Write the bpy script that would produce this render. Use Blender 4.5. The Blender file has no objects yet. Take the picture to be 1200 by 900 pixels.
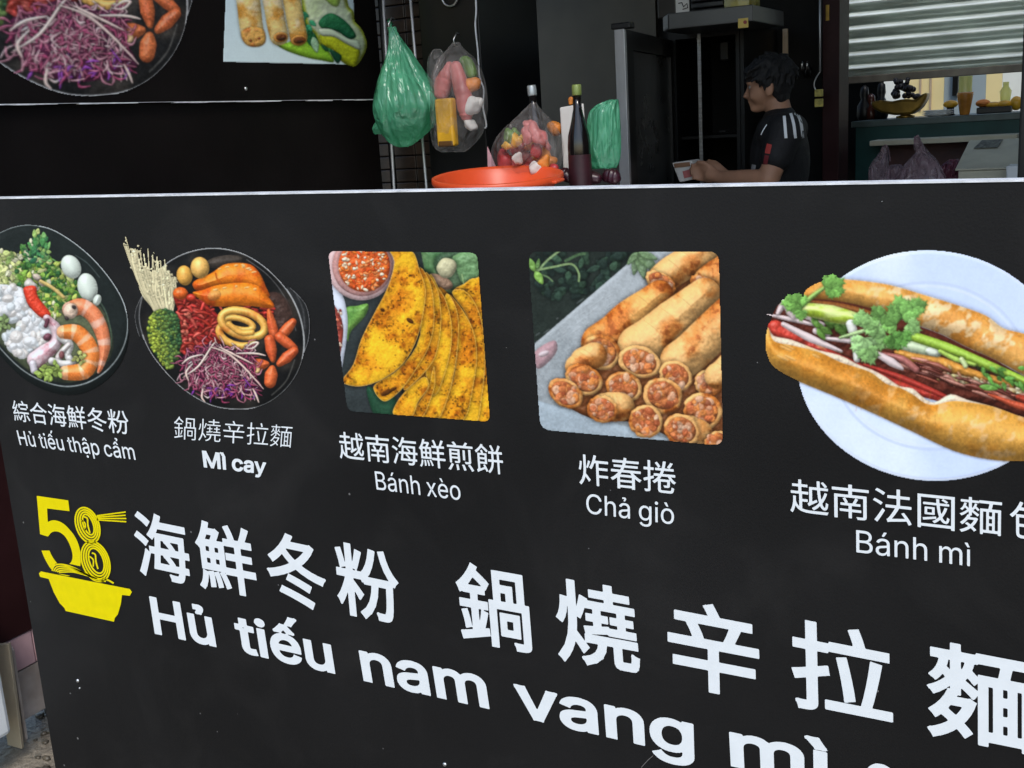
import bpy, bmesh, math, random
import numpy as np
from mathutils import Vector, Matrix
from mathutils.bvhtree import BVHTree

# ------------------------------------------------------------------ camera, sky, sun, exposure
scene = bpy.context.scene
COL = scene.collection
PW, PH, PF = 1200.0, 900.0, 1300.0            # photograph size and focal length in its pixels
EYE = np.array([0.0, 0.0, 1.5])
RIGHT = np.array([0.8759207, 0.478762, -0.05958083])
UP = np.array([-0.05721176, 0.2256993, 0.97251563])
FWD = np.array([-0.47905088, 0.84843784, -0.2250855])
cam_data = bpy.data.cameras.new('camera')
cam = bpy.data.objects.new('camera', cam_data)
COL.objects.link(cam)
cam.matrix_world = Matrix((
    (RIGHT[0], UP[0], -FWD[0], EYE[0]),
    (RIGHT[1], UP[1], -FWD[1], EYE[1]),
    (RIGHT[2], UP[2], -FWD[2], EYE[2]),
    (0, 0, 0, 1)))
cam_data.sensor_fit = 'HORIZONTAL'
cam_data.sensor_width = 36.0
cam_data.lens = 36.0 * PF / PW
cam_data.clip_start = 0.05
cam_data.clip_end = 3000
scene.camera = cam

SUN_EL, SUN_AZ = math.radians(52), math.radians(150)      # azimuth clockwise from +Y
world = bpy.data.worlds.new('World')
scene.world = world
world.use_nodes = True
wn = world.node_tree
sky = wn.nodes.new('ShaderNodeTexSky')
sky.sky_type = 'NISHITA'
sky.sun_disc = False
sky.sun_elevation = SUN_EL
sky.sun_rotation = SUN_AZ
sky.air_density = 1.2
sky.dust_density = 1.5
wn.links.new(sky.outputs[0], wn.nodes['Background'].inputs[0])
wn.nodes['Background'].inputs[1].default_value = 0.15
sun_data = bpy.data.lights.new('sun', 'SUN')
sun_data.energy = 1.0
sun_data.angle = math.radians(14)
sun_data.color = (1.0, 0.96, 0.9)
sun = bpy.data.objects.new('sun', sun_data)
COL.objects.link(sun)
sdir = Vector((math.sin(SUN_AZ) * math.cos(SUN_EL), math.cos(SUN_AZ) * math.cos(SUN_EL), math.sin(SUN_EL)))
sun.rotation_euler = sdir.to_track_quat('Z', 'Y').to_euler()
sun.location = (0, -6, 8)
scene.view_settings.view_transform = 'Standard'
scene.view_settings.look = 'None'
scene.view_settings.exposure = 0.66
scene.view_settings.gamma = 1.0
scene.view_settings.use_curve_mapping = False

rnd = random.Random(7)
PI = math.pi

# ------------------------------------------------------------------ picture pixel -> point of a real plane
def ray(x, y):
    return ((x - PW / 2) / PF) * RIGHT + (-(y - PH / 2) / PF) * UP + FWD
def at_y(x, y, Y):
    d = ray(x, y); return Vector(EYE + d * (Y / d[1]))
def at_x(x, y, X):
    d = ray(x, y); return Vector(EYE + d * (X / d[0]))
def at_z(x, y, Z):
    d = ray(x, y); return Vector(EYE + d * ((Z - EYE[2]) / d[2]))
def many(xy, axis, val):
    xy = np.asarray(xy, float)
    d = ((xy[:, 0] - PW / 2) / PF)[:, None] * RIGHT + (-(xy[:, 1] - PH / 2) / PF)[:, None] * UP + FWD
    k = (val - EYE[axis]) / d[:, axis]
    return EYE + d * k[:, None]

# ------------------------------------------------------------------ objects
def tag(o, label=None, cat=None, group=None, kind=None):
    if label: o['label'] = label
    if cat: o['category'] = cat
    if group: o['group'] = group
    if kind: o['kind'] = kind
    return o
def empty(name, loc, label, cat, group=None, rz=0.0):
    o = bpy.data.objects.new(name, None)
    o.empty_display_size = 0.05
    COL.objects.link(o)
    o.location = loc
    o.rotation_euler = (0, 0, rz)
    return tag(o, label, cat, group)
def link_mesh(name, me, mat=None, parent=None):
    o = bpy.data.objects.new(name, me)
    COL.objects.link(o)
    if mat is not None:
        for m in (mat if isinstance(mat, (list, tuple)) else [mat]): me.materials.append(m)
    if parent is not None:
        o.parent = parent
        # meshes are built in world space: move the points into the parent's space
        pm = Matrix.Translation(parent.matrix_basis.to_translation()) @ parent.rotation_euler.to_matrix().to_4x4() if parent.parent is None else None
        if parent.parent is not None:
            g = parent.parent
            pm = Matrix.Translation(g.matrix_basis.to_translation()) @ g.rotation_euler.to_matrix().to_4x4()
        me.transform(pm.inverted())
    return o

class MB:
    """collects shapes and links them as one mesh object"""
    def __init__(s): s.bm = bmesh.new()
    def box(s, a, b, bevel=0.0, mi=0):
        a, b = Vector(a), Vector(b)
        lo = Vector(map(min, a, b)); hi = Vector(map(max, a, b))
        t = bmesh.new()
        bmesh.ops.create_cube(t, size=1.0)
        for v in t.verts: v.co = Vector(((v.co[i] + .5) * (hi[i] - lo[i]) + lo[i]) for i in range(3))
        if bevel: bmesh.ops.bevel(t, geom=t.edges[:], offset=bevel, segments=2, affect='EDGES', profile=.5)
        s._add(t, mi); return s
    def hexa(s, bottom, top, bevel=0.0, mi=0):
        t = bmesh.new()
        vb = [t.verts.new(p) for p in bottom]; vt = [t.verts.new(p) for p in top]
        n = len(vb)
        t.faces.new(vb[::-1]); t.faces.new(vt)
        for i in range(n): t.faces.new((vb[i], vb[(i + 1) % n], vt[(i + 1) % n], vt[i]))
        bmesh.ops.recalc_face_normals(t, faces=t.faces[:])
        if bevel: bmesh.ops.bevel(t, geom=t.edges[:], offset=bevel, segments=2, affect='EDGES', profile=.5)
        s._add(t, mi); return s
    def _add(s, t, mi=0, smooth=False):
        idx = {}
        for v in t.verts: idx[v] = s.bm.verts.new(v.co)
        for f in t.faces:
            try:
                nf = s.bm.faces.new([idx[v] for v in f.verts]); nf.material_index = mi; nf.smooth = smooth or f.smooth
            except ValueError: pass
        t.free()
    def tube(s, pts, rad, seg=8, mi=0, cap=True):
        pts = [Vector(p) for p in pts]
        rads = rad if isinstance(rad, (list, tuple)) else [rad] * len(pts)
        t = bmesh.new(); rings = []
        up = Vector((0, 0, 1)); prev = None
        for i, p in enumerate(pts):
            d = (pts[min(i + 1, len(pts) - 1)] - pts[max(i - 1, 0)]).normalized()
            if prev is None:
                ref = up if abs(d.dot(up)) < .9 else Vector((1, 0, 0))
                n = d.cross(ref).normalized()
            else: n = (prev - d * prev.dot(d)).normalized()
            prev = n; b = d.cross(n)
            rings.append([t.verts.new(p + (n * math.cos(a) + b * math.sin(a)) * rads[i]) for a in [2 * PI * k / seg for k in range(seg)]])
        for r0, r1 in zip(rings, rings[1:]):
            for k in range(seg):
                f = t.faces.new((r0[k], r0[(k + 1) % seg], r1[(k + 1) % seg], r1[k])); f.smooth = True
        if cap: t.faces.new(rings[0][::-1]); t.faces.new(rings[-1])
        bmesh.ops.recalc_face_normals(t, faces=t.faces[:])
        s._add(t, mi); return s
    def lathe(s, prof, c=(0, 0, 0), seg=32, mi=0, sx=1, sy=1, cap0=True, cap1=True):
        t = bmesh.new(); rings = []; c = Vector(c)
        for r, z in prof:
            rings.append([t.verts.new(c + Vector((r * sx * math.cos(a), r * sy * math.sin(a), z))) for a in [2 * PI * k / seg for k in range(seg)]])
        for r0, r1 in zip(rings, rings[1:]):
            for k in range(seg):
                f = t.faces.new((r0[k], r0[(k + 1) % seg], r1[(k + 1) % seg], r1[k])); f.smooth = True
        if cap0: t.faces.new(rings[0][::-1])
        if cap1: t.faces.new(rings[-1])
        s._add(t, mi); return s
    def ball(s, c, r, scale=(1, 1, 1), rot=None, sub=2, mi=0, jit=0):
        t = bmesh.new(); bmesh.ops.create_icosphere(t, subdivisions=sub, radius=1)
        for v in t.verts:
            k = 1 + (rnd.uniform(-jit, jit) if jit else 0)
            p = Vector((v.co[0] * scale[0], v.co[1] * scale[1], v.co[2] * scale[2])) * r * k
            if rot is not None: p = rot @ p
            v.co = p + Vector(c)
        for f in t.faces: f.smooth = True
        s._add(t, mi); return s
    def prism(s, pts, off, mi=0, bevel=0.0):
        """polygon swept along the vector off"""
        off = Vector(off); pts = [Vector(p) for p in pts]
        return s.hexa(pts, [p + off for p in pts], bevel, mi)
    def build(s, name, mat=None, parent=None):
        me = bpy.data.meshes.new(name)
        s.bm.normal_update(); s.bm.to_mesh(me); s.bm.free()
        return link_mesh(name, me, mat, parent)

# ------------------------------------------------------------------ materials
def lin(c):
    c = np.asarray(c, float) / 255.0
    return np.where(c <= .04045, c / 12.92, ((c + .055) / 1.055) ** 2.4)
def pmat(name, col, rough=.6, metal=0.0, var=.15, scale=12.0, bump=.0, bscale=None, spec=.5, col2=None, aniso=None, rvar=0.0):
    m = bpy.data.materials.new(name); m.use_nodes = True
    nt = m.node_tree; b = nt.nodes['Principled BSDF']; L = nt.links.new
    tc = nt.nodes.new('ShaderNodeTexCoord')
    mp = nt.nodes.new('ShaderNodeMapping'); L(tc.outputs['Object'], mp.inputs[0])
    if aniso: mp.inputs['Scale'].default_value = aniso
    nz = nt.nodes.new('ShaderNodeTexNoise'); nz.inputs['Scale'].default_value = scale; nz.inputs['Detail'].default_value = 6
    L(mp.outputs[0], nz.inputs['Vector'])
    cr = nt.nodes.new('ShaderNodeValToRGB')
    c = np.array(col, float); c2 = np.array(col2, float) if col2 is not None else c * (1 + var)
    c1 = c if col2 is not None else c * (1 - var)
    cr.color_ramp.elements[0].position = .3; cr.color_ramp.elements[1].position = .7
    cr.color_ramp.elements[0].color = (*c1, 1); cr.color_ramp.elements[1].color = (*c2, 1)
    L(nz.outputs['Fac'], cr.inputs[0]); L(cr.outputs[0], b.inputs['Base Color'])
    b.inputs['Roughness'].default_value = rough; b.inputs['Metallic'].default_value = metal
    b.inputs['Specular IOR Level'].default_value = spec
    if rvar:
        mr = nt.nodes.new('ShaderNodeMapRange'); mr.inputs[3].default_value = max(.02, rough - rvar); mr.inputs[4].default_value = min(1, rough + rvar)
        L(nz.outputs['Fac'], mr.inputs[0]); L(mr.outputs[0], b.inputs['Roughness'])
    if bump:
        n2 = nt.nodes.new('ShaderNodeTexNoise'); n2.inputs['Scale'].default_value = bscale or scale * 3; n2.inputs['Detail'].default_value = 5
        L(mp.outputs[0], n2.inputs['Vector'])
        bp = nt.nodes.new('ShaderNodeBump'); bp.inputs['Strength'].default_value = bump; bp.inputs['Distance'].default_value = .02
        L(n2.outputs['Fac'], bp.inputs['Height']); L(bp.outputs[0], b.inputs['Normal'])
    return m
def film(name, col, clear=.3, rough=.25, bump=.5, bscale=14):
    """thin plastic film: part see-through, part scattering, with creases"""
    m = bpy.data.materials.new(name); m.use_nodes = True
    nt = m.node_tree; L = nt.links.new; b = nt.nodes['Principled BSDF']; out = nt.nodes['Material Output']
    tc = nt.nodes.new('ShaderNodeTexCoord'); mp = nt.nodes.new('ShaderNodeMapping'); mp.inputs['Scale'].default_value = (1, 1, .4); L(tc.outputs['Object'], mp.inputs[0])
    nz = nt.nodes.new('ShaderNodeTexNoise'); nz.inputs['Scale'].default_value = bscale; nz.inputs['Detail'].default_value = 3; nz.inputs['Distortion'].default_value = 1.0
    L(mp.outputs[0], nz.inputs['Vector'])
    vs = []
    for k, sc in enumerate((1.0, 2.3)):
        vo = nt.nodes.new('ShaderNodeTexVoronoi'); vo.inputs['Scale'].default_value = bscale * sc; vo.inputs['Randomness'].default_value = 1.0
        va = nt.nodes.new('ShaderNodeVectorMath'); va.operation = 'ADD'; va.inputs[1].default_value = (k * 3.1, k, 0); L(mp.outputs[0], va.inputs[0])
        wv = nt.nodes.new('ShaderNodeMix'); wv.data_type = 'VECTOR'; wv.inputs[0].default_value = .05; L(va.outputs[0], wv.inputs[4]); L(nz.outputs['Color'], wv.inputs[5]); L(wv.outputs[1], vo.inputs['Vector'])
        mu = nt.nodes.new('ShaderNodeMath'); mu.operation = 'MULTIPLY'; mu.inputs[1].default_value = 1 / sc; L(vo.outputs['Distance'], mu.inputs[0]); vs.append(mu)
    ad = nt.nodes.new('ShaderNodeMath'); ad.operation = 'ADD'; L(vs[0].outputs[0], ad.inputs[0]); L(vs[1].outputs[0], ad.inputs[1])
    bp = nt.nodes.new('ShaderNodeBump'); bp.inputs['Strength'].default_value = bump; bp.inputs['Distance'].default_value = .03
    L(ad.outputs[0], bp.inputs['Height']); L(bp.outputs[0], b.inputs['Normal'])
    cr = nt.nodes.new('ShaderNodeValToRGB'); cr.color_ramp.elements[0].position = .3; cr.color_ramp.elements[1].position = .75
    c = np.array(col, float); cr.color_ramp.elements[0].color = (*(c * .75), 1); cr.color_ramp.elements[1].color = (*np.minimum(c * 1.25, .9), 1)
    L(nz.outputs['Fac'], cr.inputs[0]); L(cr.outputs[0], b.inputs['Base Color'])
    b.inputs['Roughness'].default_value = rough; b.inputs['Specular IOR Level'].default_value = .9
    tr = nt.nodes.new('ShaderNodeBsdfTransparent'); tr.inputs[0].default_value = (*np.minimum(c * 1.2 / max(c), 1), 1)
    tl = nt.nodes.new('ShaderNodeBsdfTranslucent'); tl.inputs[0].default_value = (*c, 1)
    a1 = nt.nodes.new('ShaderNodeMixShader'); a1.inputs[0].default_value = .3
    L(b.outputs[0], a1.inputs[1]); L(tl.outputs[0], a1.inputs[2])
    a2 = nt.nodes.new('ShaderNodeMixShader'); a2.inputs[0].default_value = clear
    L(a1.outputs[0], a2.inputs[1]); L(tr.outputs[0], a2.inputs[2]); L(a2.outputs[0], out.inputs[0])
    return m
def print_mat(name, rough=.42):
    """glossy vinyl print: its colours are the ink on the sheet"""
    m = bpy.data.materials.new(name); m.use_nodes = True
    nt = m.node_tree; b = nt.nodes['Principled BSDF']
    at = nt.nodes.new('ShaderNodeVertexColor'); at.layer_name = 'ink'
    nz = nt.nodes.new('ShaderNodeTexNoise'); nz.inputs['Scale'].default_value = 900; nz.inputs['Detail'].default_value = 2
    mr = nt.nodes.new('ShaderNodeMapRange'); mr.inputs[3].default_value = .97; mr.inputs[4].default_value = 1.03
    mx = nt.nodes.new('ShaderNodeVectorMath'); mx.operation = 'MULTIPLY'
    nt.links.new(nz.outputs['Fac'], mr.inputs[0]); nt.links.new(at.outputs[0], mx.inputs[0]); nt.links.new(mr.outputs[0], mx.inputs[1])
    nt.links.new(mx.outputs[0], b.inputs['Base Color'])
    b.inputs['Roughness'].default_value = rough; b.inputs['Specular IOR Level'].default_value = .1
    return m

# ------------------------------------------------------------------ painter for the printed food pictures
_nz = {}
def lattice(seed):
    if seed not in _nz: _nz[seed] = np.random.default_rng(seed).random((64, 64))
    return _nz[seed]
def noise(U, V, size, seed=0, octv=3):
    o = np.zeros_like(U); a = 1.0; t = 0.0
    for k in range(octv):
        g = lattice(seed * 7 + k); x = U / size * 2 ** k + 17.3 * k + 100; y = V / size * 2 ** k + 5.1 * k + 100
        xi = np.floor(x).astype(int); yi = np.floor(y).astype(int); fx = x - xi; fy = y - yi
        fx = fx * fx * (3 - 2 * fx); fy = fy * fy * (3 - 2 * fy)
        x0, x1, y0, y1 = xi % 64, (xi + 1) % 64, yi % 64, (yi + 1) % 64
        o += a * ((g[y0, x0] * (1 - fx) + g[y0, x1] * fx) * (1 - fy) + (g[y1, x0] * (1 - fx) + g[y1, x1] * fx) * fy)
        t += a; a *= .5
    return o / t
def smooth(pts, n=4, closed=True):
    p = np.asarray(pts, float); N = len(p); out = []
    rng = range(N) if closed else range(N - 1)
    for i in rng:
        if closed: p0, p1, p2, p3 = p[i - 1], p[i], p[(i + 1) % N], p[(i + 2) % N]
        else: p0, p1, p2, p3 = p[max(i - 1, 0)], p[i], p[i + 1], p[min(i + 2, N - 1)]
        for k in range(n):
            t = k / n
            out.append(.5 * (2 * p1 + (p2 - p0) * t + (2 * p0 - 5 * p1 + 4 * p2 - p3) * t * t + (3 * p1 - p0 - 3 * p2 + p3) * t ** 3))
    if not closed: out.append(p[-1])
    return np.array(out)
def oval(cx, cy, rx, ry, deg=0, n=28):
    a = np.linspace(0, 2 * PI, n, endpoint=False); r = math.radians(deg)
    x, y = rx * np.cos(a), ry * np.sin(a)
    return np.stack([cx + x * math.cos(r) - y * math.sin(r), cy + x * math.sin(r) + y * math.cos(r)], 1)
LGT = np.array([-.35, -.6, .72]); LGT = LGT / np.linalg.norm(LGT)
HALF = LGT + np.array([0, 0, 1.0]); HALF = HALF / np.linalg.norm(HALF)

class Pic:
    def __init__(s, u0, v0, u1, v1, step, bg=None):
        s.u = np.arange(u0, u1 + step, step); s.v = np.arange(v0, v1 + step, step); s.st = step
        s.U, s.V = np.meshgrid(s.u, s.v)
        s.rgb = np.zeros(s.U.shape + (3,)); s.a = np.zeros(s.U.shape)
        if bg is not None: s.rgb[:] = bg; s.a[:] = 1
        s.clip = None
    def win(s, lo, hi):
        i0, i1 = np.searchsorted(s.u, [lo[0], hi[0]]); j0, j1 = np.searchsorted(s.v, [lo[1], hi[1]])
        return slice(max(j0 - 1, 0), j1 + 1), slice(max(i0 - 1, 0), i1 + 1)
    def sd_poly(s, p, pad):
        w = s.win(p.min(0) - pad, p.max(0) + pad); U, V = s.U[w], s.V[w]
        ins = np.zeros(U.shape, bool); d2 = np.full(U.shape, 1e12)
        for a, b in zip(p, np.roll(p, -1, 0)):
            e = b - a; L2 = max(e @ e, 1e-9)
            x, y = U - a[0], V - a[1]; t = np.clip((x * e[0] + y * e[1]) / L2, 0, 1)
            d2 = np.minimum(d2, (x - t * e[0]) ** 2 + (y - t * e[1]) ** 2)
            if abs(e[1]) > 1e-9:
                c = ((a[1] > V) != (b[1] > V)) & (x < e[0] * y / e[1]); ins ^= c
        d = np.sqrt(d2); return w, np.where(ins, d, -d)
    def sd_tube(s, p, r, pad):
        p = np.asarray(p, float); r = np.broadcast_to(np.asarray(r, float), (len(p),)) if np.ndim(r) == 0 else np.interp(np.linspace(0, 1, len(p)), np.linspace(0, 1, len(r)), r)
        w = s.win(p.min(0) - r.max() - pad, p.max(0) + r.max() + pad); U, V = s.U[w], s.V[w]
        best = np.full(U.shape, -1e9); T = np.zeros(U.shape); n = len(p) - 1
        for i in range(n):
            a, e = p[i], p[i + 1] - p[i]; L2 = max(e @ e, 1e-9)
            x, y = U - a[0], V - a[1]; t = np.clip((x * e[0] + y * e[1]) / L2, 0, 1)
            q = r[i] + (r[i + 1] - r[i]) * t - np.sqrt((x - t * e[0]) ** 2 + (y - t * e[1]) ** 2)
            m = q > best; best = np.where(m, q, best); T = np.where(m, (i + t) / n, T)
        return w, best, T
    def lay(s, w, sd, col, r, amb=.5, spec=.15, gl=24, rough=0, rs=30, seed=1, sh=.5, shw=14, alpha=1.0, edge=None, sharp=1.0, hb=0):
        if sd.size == 0: return
        U, V = s.U[w], s.V[w]
        if sh:
            k = np.clip(1 + sd / shw, 0, 1); k = np.where(sd < 0, k * k, 0) * sh * .55
            if s.clip is not None: k = k * s.clip[w]
            s.rgb[w] *= (1 - k)[..., None]
        q = np.clip(sd / r, 0, 1); h = r * np.sqrt(np.maximum(1 - (1 - q) ** 2, 0))
        for _ in range(hb):
            p = np.pad(h, 1, mode='edge'); h = (p[:-2, 1:-1] + p[2:, 1:-1] + p[1:-1, :-2] + p[1:-1, 2:] + h) / 5
        if rough: h = h + rough * (noise(U, V, rs, seed, 3) - .5)
        if h.shape[0] > 1 and h.shape[1] > 1:
            gy, gx = np.gradient(h, s.st); n = np.stack([-gx, -gy, np.ones_like(h)], -1); n /= np.linalg.norm(n, axis=-1, keepdims=True)
            dif = np.clip(n @ LGT, 0, 1); sp = np.clip(n @ HALF, 0, 1) ** gl
        else: dif = np.full(h.shape, .7); sp = np.zeros(h.shape)
        c = np.asarray(col, float)
        c = c * (amb + (1.2 - amb) * dif)[..., None] + 255 * spec * .8 * sp[..., None]
        if edge is not None:
            ew, ec = edge; k = np.clip(1 - sd / ew, 0, 1)[..., None]; c = c * (1 - k) + np.asarray(ec, float) * k
        al = np.clip(sd / s.st * sharp + .5, 0, 1) * alpha
        if s.clip is not None: al = al * s.clip[w]
        s.rgb[w] = s.rgb[w] * (1 - al[..., None]) + np.clip(c, 0, 255) * al[..., None]
        s.a[w] = np.maximum(s.a[w], al)
    def poly(s, pts, col, r=30, sm=4, pad=18, tex=None, **k):
        p = smooth(pts, sm) if sm else np.asarray(pts, float)
        w, sd = s.sd_poly(p, pad)
        c = tex(s.U[w], s.V[w], sd) if tex else np.asarray(col, float)
        s.lay(w, sd, c, r, **k); return w, sd
    def tube(s, pts, rad, col, sm=4, pad=12, tex=None, rr=None, **k):
        p = smooth(pts, sm, False) if sm and len(pts) > 2 else np.asarray(pts, float)
        w, sd, T = s.sd_tube(p, rad, pad)
        c = tex(s.U[w], s.V[w], T) if tex else np.asarray(col, float)
        s.lay(w, sd, c, rr or float(np.max(rad)), **k)
    def line(s, pts, width, col, alpha=1.0, sm=5, closed=False):
        p = smooth(pts, sm, closed) if sm else np.asarray(pts, float)
        if closed: p = np.vstack([p, p[:1]])
        w, sd, T = s.sd_tube(p, width / 2, 3)
        al = np.clip(sd / s.st + .5, 0, 1) * alpha
        if s.clip is not None: al = al * s.clip[w]
        s.rgb[w] = s.rgb[w] * (1 - al[..., None]) + np.asarray(col, float) * al[..., None]
        s.a[w] = np.maximum(s.a[w], np.where(al > .3, al, 0))
    def leaf(s, x, y, ln, wd, deg, col, **k):
        a = math.radians(deg); d = np.array([math.cos(a), math.sin(a)]); n = np.array([-d[1], d[0]]); o = np.array([x, y])
        pts = [o, o + d * ln * .3 + n * wd, o + d * ln * .7 + n * wd * .8, o + d * ln, o + d * ln * .7 - n * wd * .8, o + d * ln * .3 - n * wd]
        k.setdefault('rough', 5); k.setdefault('rs', 12)
        tip = np.asarray(col, float) * 1.12
        s.poly(pts, col, r=max(wd * .45, 3), sm=3, pad=8, amb=.6, **k)
        s.line([o, o + d * ln * .8], 2.2, tip, .35, sm=0)
    def coriander(s, x, y, size, deg, col, g):
        for q in (-70, -35, 0, 35, 70):
            a = math.radians(deg + q); L = size * (1 - abs(q) / 200)
            pts = [(x, y)]
            for t, sgn in ((.45, 1), (.6, .6), (.7, 1.1), (.85, .5), (1.0, .55), (.92, 0), (1.05, -.5), (.85, -.5), (.7, -1.1), (.6, -.6), (.45, -1)):
                pts.append((x + math.cos(a) * L * t - math.sin(a) * L * .3 * sgn, y + math.sin(a) * L * t + math.cos(a) * L * .3 * sgn))
            v = .75 + .5 * g.random()
            s.poly(pts, np.array(col) * v, r=size * .1, sm=2, pad=8, sh=.3, shw=8, amb=.62, spec=.06, rough=size * .07, rs=size * .3, seed=g.integers(40))
    def finish(s, soft=.42, seed=77):
        s.rgb = 255 * (np.clip(s.rgb, 0, 255) / 255) ** .79
        r = s.rgb; p = np.pad(r, ((1, 1), (1, 1), (0, 0)), mode='edge')
        b = (p[:-2, 1:-1] + p[2:, 1:-1] + p[1:-1, :-2] + p[1:-1, 2:]) / 4; m = (s.a > .5)[..., None]
        # keep the ink of the bare sheet out of the mix along a cut-out edge
        e = (s.a < .5); q = np.pad(e, 1); nb = q[:-2, 1:-1] | q[2:, 1:-1] | q[1:-1, :-2] | q[1:-1, 2:]
        k = np.where(nb, 0, soft)[..., None]
        s.rgb = r * (1 - k) + b * k
        am = .16 * np.clip((225 - s.rgb.mean(-1)) / 90, .12, 1)
        s.rgb *= (1 + am * (noise(s.U, s.V, 8, seed, 2) - .5) * 1.6 + am * (noise(s.U, s.V, 40, seed + 1, 2) - .5))[..., None]
        return s
    def mesh(s, name, mapper, mat, parent, gain):
        s.finish()
        m = s.a > .5 if s.clip is None else (s.a > .5) & (s.clip > .5)
        q = m[:-1, :-1] & m[1:, :-1] & m[:-1, 1:] & m[1:, 1:]
        H, W = m.shape
        used = np.zeros((H, W), bool)
        for dj in (0, 1):
            for di in (0, 1): used[dj:H - 1 + dj, di:W - 1 + di] |= q
        idx = np.full((H, W), -1); idx[used] = np.arange(used.sum())
        co = mapper(np.stack([s.U[used], s.V[used]], 1))
        jj, ii = np.nonzero(q)
        faces = np.stack([idx[jj, ii], idx[jj + 1, ii], idx[jj + 1, ii + 1], idx[jj, ii + 1]], 1)
        me = bpy.data.meshes.new(name)
        me.vertices.add(len(co)); me.vertices.foreach_set('co', co.astype(np.float32).ravel())
        nf = len(faces)
        me.loops.add(nf * 4); me.loops.foreach_set('vertex_index', faces.astype(np.int32).ravel())
        me.polygons.add(nf); me.polygons.foreach_set('loop_start', np.arange(0, nf * 4, 4, dtype=np.int32))
        try: me.polygons.foreach_set('loop_total', np.full(nf, 4, np.int32))
        except Exception: pass
        me.update(calc_edges=True)
        ca = me.color_attributes.new('ink', 'FLOAT_COLOR', 'POINT')
        c = np.ones((len(co), 4), np.float32); c[:, :3] = np.clip(lin(np.clip(s.rgb[used], 0, 255)) * gain, 0, .92)
        ca.data.foreach_set('color', c.ravel())
        return link_mesh(name, me, mat, parent)

def mixc(a, b, t): return np.asarray(a, float) * (1 - t)[..., None] + np.asarray(b, float) * t[..., None]
def ss(x, a, b): t = np.clip((x - a) / (b - a), 0, 1); return t * t * (3 - 2 * t)

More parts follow.
